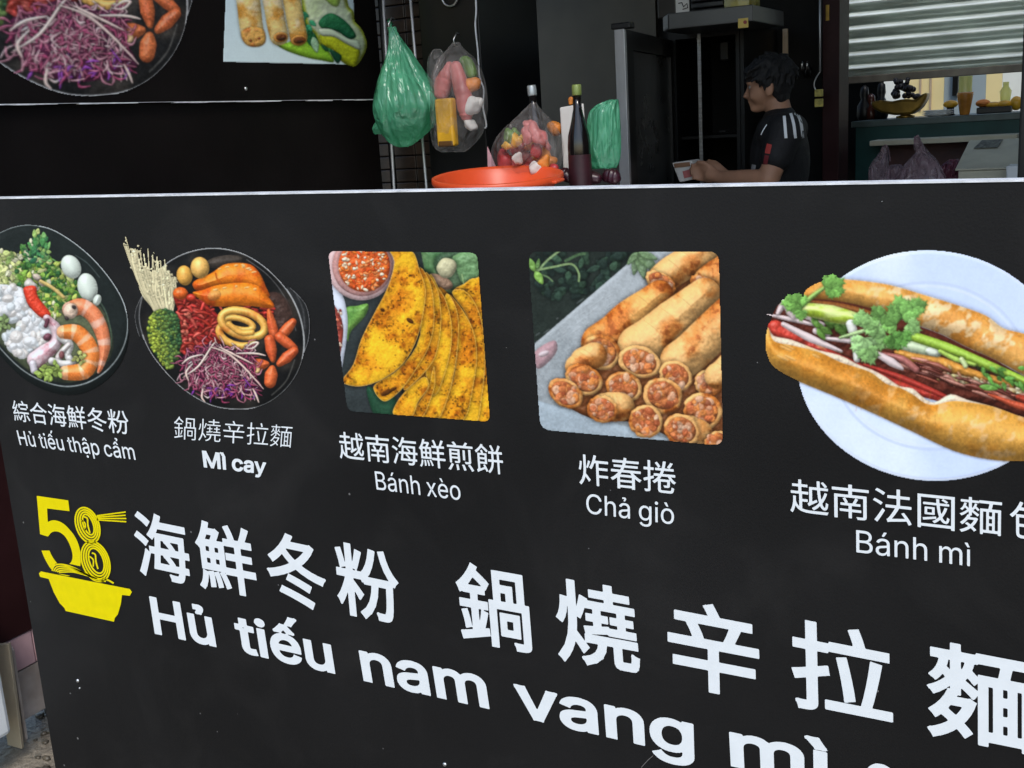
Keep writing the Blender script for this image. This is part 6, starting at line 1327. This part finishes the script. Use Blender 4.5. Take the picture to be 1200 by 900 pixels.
# cream carton and white tub
CXY = 5.0
cx = empty('cream_box', at_y(1160, 205, CXY), 'cream box with a sloping lid, at the right edge below the counter', 'box')
q = lambda x, y, Y: at_y(x, y, Y)
f0, f1 = q(1121, 199, CXY), q(1215, 196, CXY); 
zb0 = 1.0
m = MB(); m.hexa([(f0.x + .008, CXY, zb0), (f1.x, CXY, zb0), (f1.x, CXY + .4, zb0), (f0.x + .008, CXY + .4, zb0)], [(f0.x + .008, CXY, f0.z - .006), (f1.x, CXY, f0.z - .006), (f1.x, CXY + .4, f0.z + .07), (f0.x + .05, CXY + .4, f0.z + .07)]); m.build('body', M['cream'], cx)
m = MB(); bL, bR = q(1136, 165, CXY + .42), q(1215, 160, CXY + .42)
m.hexa([(f0.x - .004, CXY - .01, f0.z - .004), (f1.x, CXY - .01, f0.z - .004), (f1.x, CXY + .42, bL.z - .006), (bL.x, CXY + .42, bL.z - .006)], [(f0.x - .004, CXY - .01, f0.z + .004), (f1.x, CXY - .01, f0.z + .004), (f1.x, CXY + .42, bL.z + .002), (bL.x, CXY + .42, bL.z + .002)], .002); m.build('lid', M['cream'], cx)
pc = empty('printed_slip', q(1157, 168, CXY + .35), 'dark printed slip lying on the lid of the cream box', 'paper slip')
n_ = (bL.z - f0.z) / .43
zz = lambda y: f0.z + .0065 + (y - CXY + .01) * n_
xa, xb = q(1142, 170, CXY + .3).x, q(1170, 170, CXY + .3).x
m = MB(); m.hexa([(xa, CXY + .27, zz(CXY + .27)), (xb, CXY + .27, zz(CXY + .27)), (xb + .01, CXY + .39, zz(CXY + .39)), (xa + .02, CXY + .39, zz(CXY + .39))], [(xa, CXY + .27, zz(CXY + .27) + .002), (xb, CXY + .27, zz(CXY + .27) + .002), (xb + .01, CXY + .39, zz(CXY + .39) + .002), (xa + .02, CXY + .39, zz(CXY + .39) + .002)]); m.build('slip', pmat('grey_print', (.10, .10, .08), .6, var=.9, scale=60), pc)
wt = empty('white_tub', q(1190, 205, CXY - .12), 'small white tub in front of the cream box at the right edge', 'tub'); a, b = q(1180, 194, CXY - .12), q(1212, 216, CXY - .12)
m = MB(); m.hexa([(a.x + .006, CXY - .16, b.z), (b.x, CXY - .16, b.z), (b.x, CXY - .02, b.z), (a.x + .006, CXY - .02, b.z)], [(a.x, CXY - .165, a.z), (b.x, CXY - .165, a.z), (b.x, CXY - .015, a.z), (a.x, CXY - .015, a.z)], .006); m.build('tub', M['white_plastic'], wt)
table('steel side table carrying the cream box and the clear carrier bags', q(1005, 200, 4.9).x, -.02, 4.75, 5.5, at_y(1100, 216, 4.9).z - .004, M['steel'])
for rows, Y, lab, sd in (([(171, 1034, 1040), (180, 1030, 1040), (190, 1022, 1041), (200, 1018, 1042), (214, 1018, 1044)], 5.05, 'crumpled pinkish carrier bag at the left end of the side table', 3),
                         ([(160, 1071, 1076), (168, 1071, 1081), (178, 1073, 1088), (184, 1068, 1094), (195, 1058, 1102), (214, 1046, 1110)], 4.95, 'clear carrier bag standing with its handle up, middle of the side table', 5),
                         ([(193, 1044, 1056), (200, 1038, 1060), (214, 1034, 1064)], 5.12, 'small flat pinkish bag between the two carrier bags', 7),
                         ([(187, 1112, 1124), (195, 1102, 1124), (204, 1098, 1124), (214, 1096, 1126)], 5.1, 'plum coloured bag tucked against the cream box', 9)):
    o = empty('plastic_bag', at_y((rows[-1][1] + rows[-1][2]) / 2, rows[-1][0], Y), lab, 'plastic bag')
    bag_mesh(rows, Y, .5, 10, .3, sd, 60, steps=30).build('film', M['pink_film'] if sd != 9 else film('plum_film', (.20, .07, .10), .3, .25, .9, 16), o)
    if sd in (3, 5):
        x_, y_ = rows[0][1] + 2, rows[0][0] + 12; m = MB(); m.tube([Vector(p) for p in smooth([tuple(at_y(x_ + u, y_ + v, Y - .004)) for u, v in ((-1, 4), (-1, -8), (2, -13), (5, -8), (7, 6))], 5, False)], .004, 6); m.build('handle', M['pink_film'], o)

# things on the teal counter, against the light
TY = KY + .3
def on(px, py, Y=TY): return at_y(px, py, Y)
ing = empty('gold_ingot', Vector((on(1060, 138).x, TY, zk)), 'boat shaped gold ingot ornament with dark fruit heaped in it', 'ornament')
pr = [(on(x, y).x, on(x, y).z) for x, y in ((1022, 120), (1034, 117), (1045, 119), (1060, 116), (1074, 117), (1082, 110), (1089, 108.5), (1087, 116), (1081, 126), (1070, 134), (1050, 135), (1034, 132), (1025, 127))]
m = MB(); m.prism([(x, TY - .05, z) for x, z in pr], (0, .11, 0), 0, .012); m.build('boat', M['gold'], ing)
m = MB(); m.lathe([(.045, zk), (.045, zk + .01), (.02, zk + .016), (.02, on(1060, 133).z)], (on(1061, 138).x, TY, 0), 20); m.build('foot', M['gold'], ing)
gr = empty('grape_bunch', Vector((on(1060, 112).x, TY, on(1060, 116).z)), 'dark bunch of grapes heaped in the gold ornament', 'fruit'); m = MB()
for k in range(34): m.ball(at_y(rnd.uniform(1047, 1079), rnd.uniform(93, 114), TY + rnd.uniform(-.04, .06)), rnd.uniform(.012, .017), sub=2)
m.build('grapes', pmat('dark_grape', (.012, .008, .010), .3), gr)
for k, (px, top, wd, mt, lab) in enumerate(((1008, 100, 12, 'dark', 'dark round ornament at the left end of the teal counter'), (1016, 110, 11, 'red_food', 'small reddish gourd between the dark ornaments'), (1028, 96, 12, 'dark', 'dark tall figurine just left of the gold ingot'))):
    o = empty('figurine', Vector((on(px, 138).x, TY + .1, zk)), lab, 'ornament'); H = on(px, top, TY + .1).z - zk; W = (on(px + wd, 120).x - on(px, 120).x) / 2 * 1.5
    m = MB(); m.lathe([(W * .8, 0), (W, H * .12), (W * .95, H * .4), (W * .45, H * .58), (W * .6, H * .72), (W * .5, H * .92), (W * .1, H)], (on(px, 138).x, TY + .1, zk), 18); m.build('body', pmat('lacquer', (.05, .012, .006), .25) if mt == 'red_food' else M['black_metal'], o)
pt = empty('plate_stack', Vector((on(1100, 134).x, TY, zk)), 'low stack of pale plates between gold ingot and amber vase', 'plates'); r_ = (on(1121, 130).x - on(1082, 130).x) / 2; m = MB()
for k in range(3): m.lathe([(r_ * .55, k * .009), (r_ * .6, k * .009 + .002), (r_, k * .009 + .012), (r_ * .97, k * .009 + .013), (r_ * .55, k * .009 + .006)], (on(1101, 130).x, TY - .05, zk), 32)
m.build('plates', M['white_plastic'], pt)
vs = empty('amber_vase', Vector((on(1133, 132).x, TY - .08, zk)), 'glass vase with a solid amber lower half, against the bright gap', 'vase'); W = (on(1143, 120).x - on(1124, 120).x) / 2; H1, H2 = on(1133, 108, TY - .08).z - zk, on(1133, 89, TY - .08).z - zk
m = MB(); m.lathe([(W * .55, 0), (W * .62, .006), (W * .82, H1 * .5), (W * 1.02, H1 * .9), (W * .98, H1)], (on(1133, 130).x, TY - .08, zk), 24); m.build('amber_base', M['amber'], vs)
m = MB(); m.lathe([(W * .84, H1 + .001), (W * .8, H1 + .02), (W * .84, H2)], (on(1133, 130).x, TY - .08, zk), 24, cap0=False, cap1=False); m.build('glass_rim', M['jar'], vs)
for k, (px, py, rx, rz, lab, mt) in enumerate(((1114, 122, 9, 5, 'yellow bun left behind the amber vase', 'yellow_food'), (1152, 121, 9, 5, 'orange brown bun right behind the amber vase', 'orange_food'), (1164, 123, 10, 4, 'yellow flat cake on the counter right of the vase', 'yellow_food'), (1177, 122, 9, 5, 'yellow green flat cake beside the dark tray', 'yellow_food'), (1191, 121, 8, 9, 'bright yellow round fruit at the right end of the counter', 'yellow_food'))):
    c = on(px, py, TY + .06); o = empty('food_piece', Vector((c.x, c.y, zk)), lab, 'food'); s1 = abs(on(px + rx, py).x - on(px, py).x); m = MB(); m.ball((c.x, c.y, max(zk + .004 + s1 * rz / rx, c.z)), s1, (1, .8, rz / rx), sub=3, jit=.02); m.build('body', M[mt], o)
    if c.z - zk > .03 + s1 * rz / rx:
        m = MB(); m.lathe([(s1 * .7, 0), (s1 * .5, .01), (s1 * .5, c.z - zk - s1 * rz / rx * .8)], (c.x, c.y, zk), 16); m.build('stand', M['black_metal'], o)
tr = empty('dark_tray', Vector((on(1168, 130).x, TY, zk)), 'low dark tray on the counter below the yellow cakes', 'tray'); a, b = on(1146, 126), on(1186, 132); m = MB(); m.box((a.x, TY - .06, zk + .001), (b.x, TY + .02, zk + .03), .004); m.build('tray', M['black_metal'], tr)
gl = empty('glass_cup', Vector((on(1175, 115).x, TY + .2, zk)), 'clear tapered glass shining against the white light at right', 'glass'); c = on(1179, 96, TY + .2); W = .028; m = MB(); m.lathe([(W * .6, 0), (W, (c.z - zk) * .7), (W * .5, (c.z - zk) * .85), (W * .5, c.z - zk)], (c.x, TY + .2, zk), 20, cap1=False); m.build('glass', M['jar'], gl)

# panels coloured as the daylight glow seen through the gap
FY = 8.0
fr = empty('daylight_backdrop', at_y(1110, 120, FY), 'yellow, white and grey panels standing in for daylight beyond the shutter gap', 'wall')
def panel(nm, x0, x1, mat, Y=FY, zt_=2.1): a, b = at_y(x0, 110, Y), at_y(x1, 110, Y); m = MB(); m.box((a.x, Y, 0), (b.x, Y + .05, zt_)); return m.build(nm, mat, fr)
dw = empty('inner_wall', at_y(1000, 150, 6.5), 'dark inner wall behind the figurines at the left of the shutter gap', 'wall'); m = MB(); m.box((at_y(940, 110, 6.5).x, 6.48, 0), (at_y(1034, 110, 6.5).x, 6.54, 2.3)); m.build('panel', M['dark'], dw)
M['daylight_white'] = pmat('daylight_white_panel', (.88, .90, .82), .7, var=.03)
panel('white_panel', 1020, 1060, M['daylight_white']); panel('yellow_panel', 1060.2, 1106, M['bright_yellow']); panel('grey_panel', 1106.2, 1155, M['grey_blue']); panel('yellow_panel', 1155.2, 1174, M['bright_yellow']); panel('white_panel', 1174.2, 1520, M['daylight_white'])  # yellow and white stand in for the glow of daylight
m = MB(); a, b = at_y(1117, 70, FY - .05), at_y(1122, 112, FY - .05); m.box((a.x, FY - .05, b.z), (b.x, FY - .004, a.z)); m.build('dark_handle', M['black_metal'], fr)
for k, (x0, x1, c_) in enumerate(((1078, 1079, 'pale'), (1090, 1091, 'pale'))): a, b = at_y(x0, 70, FY - .01), at_y(x1, 130, FY - .01); m = MB(); m.box((a.x, FY - .008, b.z), (b.x, FY - .002, a.z)); m.build('seam', M['pale'], fr)

# ------------------------------------------------------------------ lower left: leaning beige board, white crate, dirt
lg = empty('beige_plank', at_z(22, 868, 0), 'beige painted plank standing on the wet floor at the lower left', 'plank')
PYY = 1.62
A1, A2, A3, A4 = [at_y(x, y, PYY) for x, y in ((-10, 746), (8, 744), (24, 868), (7, 863))]
zf = min(A3.z, A4.z); m = MB(); m.prism([A1, A2, A3, A4], (-.006, .012, 0), 0, .002)
pk = m.build('plank', M['beige'], lg); dzz = .004 - min((v.co.z + lg.location.z) for v in pk.data.vertices)
for v in pk.data.vertices: v.co.z += dzz
st = MB(); P1 = [at_y(x, y, PYY + .031) for x, y in ((8, 746), (12, 752), (28, 856), (24, 868))]; st.prism([p + Vector((0, 0, dzz)) for p in P1], (.002, .006, 0)); st.build('dirty_edge', M['tile_dirty'], lg)
wc = empty('white_crate', at_y(-20, 860, 1.72), 'white foam crate at the left edge beside the beige plank', 'crate')
a = at_y(1, 760, 1.56); m = MB(); m.box((a.x - .4, 1.36, .10), (a.x - .012, 1.56, .42), .012); m.build('crate', M['white_plastic'], wc)
m = MB(); m.box((a.x - .41, 1.35, .4205), (a.x - .004, 1.57, .46), .012); m.build('lid', M['white_plastic'], wc)
for sx in (-.38, -.06): m = MB(); m.lathe([(.02, 0.002), (.025, .01), (.025, .098)], (a.x + sx, 1.46, 0), 14); m.build('foot', M['black_metal'], wc)
tag_ = MB(); r2 = np.random.default_rng(5)
for k in range(130):
    x, y = r2.uniform(-3.0, -2.2), r2.uniform(1.3, 2.1); s_ = r2.uniform(.004, .02)
    tag_.ball((x, y, s_ * .2), s_, (1, r2.uniform(.5, 1), .45), sub=1, jit=.25)
tag(tag_.build('floor_dirt', pmat('wet_dirt', (.035, .03, .022), .4, var=.6, scale=40, col2=(.12, .10, .07))), kind='stuff')
# bright gap of daylight pavement across the street is only sky and ground: nothing stands there

# ------------------------------------------------------------------ the young man
GY = 4.42
man = empty('person', Vector((at_y(908, 215, GY).x, GY, 0)), 'young man in a black jersey with white shoulder stripes, looking down at a packet', 'person')
def W3(px, py, dy=0.0): return at_y(px, py, GY) + Vector((0, dy, 0))
def capsule(m, a, b, r0, r1, seg=14, sx=1.0):
    a, b = Vector(a), Vector(b); n = 6; pts = [a + (b - a) * k / n for k in range(n + 1)]; rr = [r0 + (r1 - r0) * k / n for k in range(n + 1)]
    m.tube(pts, rr, seg); m.ball(a, r0, sub=3); m.ball(b, r1, sub=3)
def fuse(m, name, mat, parent, voxel, smooth_it=4):
    me = bpy.data.meshes.new(name); m.bm.to_mesh(me); m.bm.free()
    o = bpy.data.objects.new(name, me); COL.objects.link(o)
    md = o.modifiers.new('r', 'REMESH'); md.mode = 'VOXEL'; md.voxel_size = voxel; md.use_smooth_shade = True
    ms = o.modifiers.new('s', 'SMOOTH'); ms.iterations = smooth_it; ms.factor = .5
    dg = bpy.context.evaluated_depsgraph_get(); dg.update()
    me2 = bpy.data.meshes.new_from_object(o.evaluated_get(dg)); bpy.data.objects.remove(o); me2.name = name
    for p in me2.polygons: p.use_smooth = True
    me2.materials.clear()
    return link_mesh(name, me2, mat, parent)
def ell(m, c, rx, ry, rz, tilt_=0.0): m.ball(c, 1, (rx, ry, rz), Matrix.Rotation(tilt_, 3, 'Y'), 3)
body = MB()
H0 = W3(905, 95)
ell(body, W3(905, 94), .076, .070, .090, -.15)                 # skull
ell(body, W3(893, 106), .050, .060, .066)                      # face
capsule(body, W3(904, 117), W3(888, 125), .034, .024)          # jaw
ell(body, W3(885, 127), .020, .024, .016)                      # chin
capsule(body, W3(880, 99), W3(874.5, 112), .009, .011); ell(body, W3(874, 113), .013, .015, .010)   # nose
ell(body, W3(879.5, 119), .011, .019, .006); ell(body, W3(880.5, 122.5), .010, .017, .006)            # lips
ell(body, W3(880, 97), .018, .045, .010)                       # brow
for s_ in (-1, 1): ell(body, W3(908, 105, s_ * .074), .018, .010, .030, .25); ell(body, W3(888, 112, s_ * .04), .022, .018, .022)
capsule(body, W3(911, 122), W3(916, 146), .048, .055)          # neck
ell(body, W3(914, 190), .095, .16, .20); capsule(body, W3(917, 152, -.13), W3(917, 152, .13), .055, .055)
z0 = W3(914, 205).z; bx = W3(914, 205).x
ell(body, (bx, GY, .95), .10, .155, .17)
for s_ in (-1, 1):
    capsule(body, (bx, GY + s_ * .085, .92), (bx - .01, GY + s_ * .09, .50), .078, .052); capsule(body, (bx - .01, GY + s_ * .09, .50), (bx + .02, GY + s_ * .09, .09), .052, .036); capsule(body, (bx + .02, GY + s_ * .09, .045), (bx - .15, GY + s_ * .1, .035), .042, .030)
sN, eN, wN = W3(933, 152, -.16), W3(919, 206, -.22), W3(858, 205, -.14)
sF, eF, wF = W3(905, 155, .16), W3(892, 208, .20), W3(856, 209, .02)
capsule(body, sN, eN, .054, .041); capsule(body, eN, wN, .041, .027); capsule(body, sF, eF, .052, .040); capsule(body, eF, wF, .038, .027)
def hand(m, w_, d, side):
    """palm with four bent fingers and a thumb, pointing along d"""
    d = Vector(d).normalized(); up = Vector((0, 0, 1)); n = d.cross(up).normalized() * side
    pc_ = w_ + d * .05; capsule(m, w_, pc_, .026, .028); capsule(m, pc_ + up * .018, pc_ + d * .03 + up * .02, .018, .017); capsule(m, pc_ - up * .018, pc_ + d * .025 - up * .02, .017, .015)
    for k, L in enumerate((.040, .046, .043, .034)):
        b_ = pc_ + d * .030 + up * (.027 - k * .018); t1 = b_ + d * L * .6 + n * .006; t2 = t1 + d * L * .5 + n * .020; capsule(m, b_, t1, .0095, .0088, 10); capsule(m, t1, t2, .0088, .0075, 10)
    tb_ = pc_ + up * .024 - d * .012; t1 = tb_ + d * .03 + up * .018 + n * .012; capsule(m, tb_, t1, .013, .0105, 10); capsule(m, t1, t1 + d * .028 + n * .008, .0105, .009, 10)
hand(body, wN, W3(838, 201, -.12) - wN, -1); hand(body, wF, W3(838, 203, .0) - wF, 1)
bo = fuse(body, 'body', M['skin'], man, .0065, 5)
hair = MB()
ell(hair, W3(906, 87), .080, .080, .076, -.1); ell(hair, W3(914, 98), .046, .074, .068); ell(hair, W3(893, 82), .050, .068, .040, .35); capsule(hair, W3(882, 85, -.035), W3(880, 93, -.03), .026, .016); capsule(hair, W3(881, 85, .0), W3(877.5, 94, .0), .026, .014); capsule(hair, W3(882, 86, .035), W3(879, 93, .035), .026, .016)
capsule(hair, W3(903, 96, -.07), W3(903, 104, -.071), .018, .008); capsule(hair, W3(903, 96, .07), W3(903, 104, .071), .018, .008); ell(hair, W3(917, 112), .026, .054, .040)
for k in range(60): 
    a = rnd.uniform(0, 2 * PI); px = 904 + 18 * math.cos(a); dy = .07 * math.sin(a); p = W3(px, 78 + rnd.uniform(-8, 8), dy); capsule(hair, p, p + Vector((-.035 + rnd.uniform(-.02, .02), rnd.uniform(-.015, .015), -.03)), .011, .006, 8)
for k in range(170):
    u, v_ = rnd.uniform(0, 2 * PI), rnd.uniform(-.15, 1.0); cc = W3(907, 88); rr_ = .080
    if math.cos(u) < -.55 and v_ < .45: continue
    n = Vector((math.cos(u) * math.sqrt(max(0, 1 - v_ * v_)), math.sin(u) * math.sqrt(max(0, 1 - v_ * v_)), v_)); p = cc + n * rr_ * .97
    t_ = Vector((-.35, 0, -1)) - n * n.dot(Vector((-.35, 0, -1))); t_.normalize(); capsule(hair, p, p + t_ * rnd.uniform(.02, .045) + n * rnd.uniform(.002, .012), rnd.uniform(.007, .010), .0035, 7)
fuse(hair, 'hair', M['hair'], man, .0042, 1)
for s_ in (-1, 1):
    m = MB(); m.ball(W3(883, 102.5, s_ * .031), .0095, sub=3); e_ = m.build('eye', pmat('eye_white', (.30, .28, .26), .3), man); m = MB(); m.ball(W3(881.6, 103, s_ * .032), .0052, sub=2); m.build('iris', pmat('dark_iris', (.01, .006, .004), .15), e_)
shm = MB()
ell(shm, W3(914, 190), .112, .178, .215); capsule(shm, W3(917, 153, -.135), W3(917, 153, .135), .066, .066); ell(shm, (bx, GY, 1.03), .118, .172, .16); capsule(shm, W3(914, 142), W3(917, 156), .068, .085)
for s__, e__ in ((sN, eN), (sF, eF)): capsule(shm, s__, s__ + (e__ - s__) * .52, .070, .064)
so = fuse(shm, 'jersey', M['shirt'], man, .009, 6)
tm = MB()
ell(tm, (bx, GY, .94), .118, .172, .17)
for s_ in (-1, 1): capsule(tm, (bx, GY + s_ * .088, .92), (bx - .01, GY + s_ * .09, .50), .092, .068); capsule(tm, (bx - .01, GY + s_ * .09, .50), (bx + .02, GY + s_ * .09, .12), .068, .056)
fuse(tm, 'trousers', M['trousers'], man, .010, 5)
for s_ in (-1, 1): m = MB(); capsule(m, (bx + .035, GY + s_ * .095, .05), (bx - .16, GY + s_ * .1, .042), .048, .040); fuse(m, 'shoe', M['shirt'], man, .008, 4)
# marks on the jersey: laid on the cloth where they are seen
bvh_me = so.data.copy(); bvh_me.transform(Matrix.Translation(man.location))
bmv = bmesh.new(); bmv.from_mesh(bvh_me); tree = BVHTree.FromBMesh(bmv)
def cling(px, py):
    o_ = Vector(EYE); d_ = Vector(ray(px, py)).normalized(); h = tree.ray_cast(o_, d_)
    if h[0] is None:
        h = tree.find_nearest(at_y(px, py, GY - .12))
    return h[0] + h[1] * .0015
def strip(name, pts, wd, mat):
    p = smooth(pts, 6, False) if len(pts) > 2 else np.linspace(pts[0], pts[1], 10); F_ = bmesh.new(); prev = None
    for i in range(len(p)):
        d = p[min(i + 1, len(p) - 1)] - p[max(i - 1, 0)]; n = np.array([-d[1], d[0]]) / max(np.linalg.norm(d), 1e-6) * wd / 2
        row = [F_.verts.new(cling(*(p[i] + n * k))) for k in (1, 0, -1)]
        if prev: F_.faces.new((prev[0], prev[1], row[1], row[0])); F_.faces.new((prev[1], prev[2], row[2], row[1]))
        prev = row
    m = MB(); m._add(F_); return m.build(name, mat, so)
for pts in (((919, 136), (920, 148), (921, 162)), ((926.5, 133), (930, 146), (932, 162)), ((932.5, 131), (938, 143), (940.5, 162))): strip('white_stripe', pts, 3.4, M['white_ink'])
strip('emblem', ((902, 169), (900.5, 175), (899.5, 180)), 6, pmat('red_emblem', (.45, .05, .04), .6)); strip('red_band', ((899, 182), (897, 192), (896, 204)), 5, pmat('red_band', (.16, .015, .02), .7)); strip('white_patch', ((884, 193), (882.5, 200)), 5, pmat('grey_patch', (.35, .35, .35), .6)); strip('collar_piping', ((899, 146), (895, 152), (892, 158)), 1.2, M['white_ink'])
bmv.free()
# packet in his hands
pkt = empty('packet', W3(828, 205, -.1), 'small pink and white packet held in the young man\'s hands', 'packet')
m = MB(); a, b, c, d = [W3(x, y, -.10) for x, y in ((797, 189), (820, 186), (829, 207), (806, 212))]; m.prism([a, b, c, d], (0, .10, 0), 0, .006); m.build('wrap', M['paper'], pkt)
m = MB(); a, b, c, d = [W3(x, y, -.1035) for x, y in ((810, 199), (821, 196), (824, 204), (812, 207))]; m.prism([a, b, c, d], (0, .003, 0)); m.build('pink_panel', M['pink_food'], pkt)
m = MB(); a, b, c, d = [W3(x, y, -.1035) for x, y in ((800, 190), (818, 188), (819, 193), (801, 195))]; m.prism([a, b, c, d], (0, .003, 0)); m.build('brown_panel', pmat('brown_panel', (.25, .13, .07), .6), pkt)
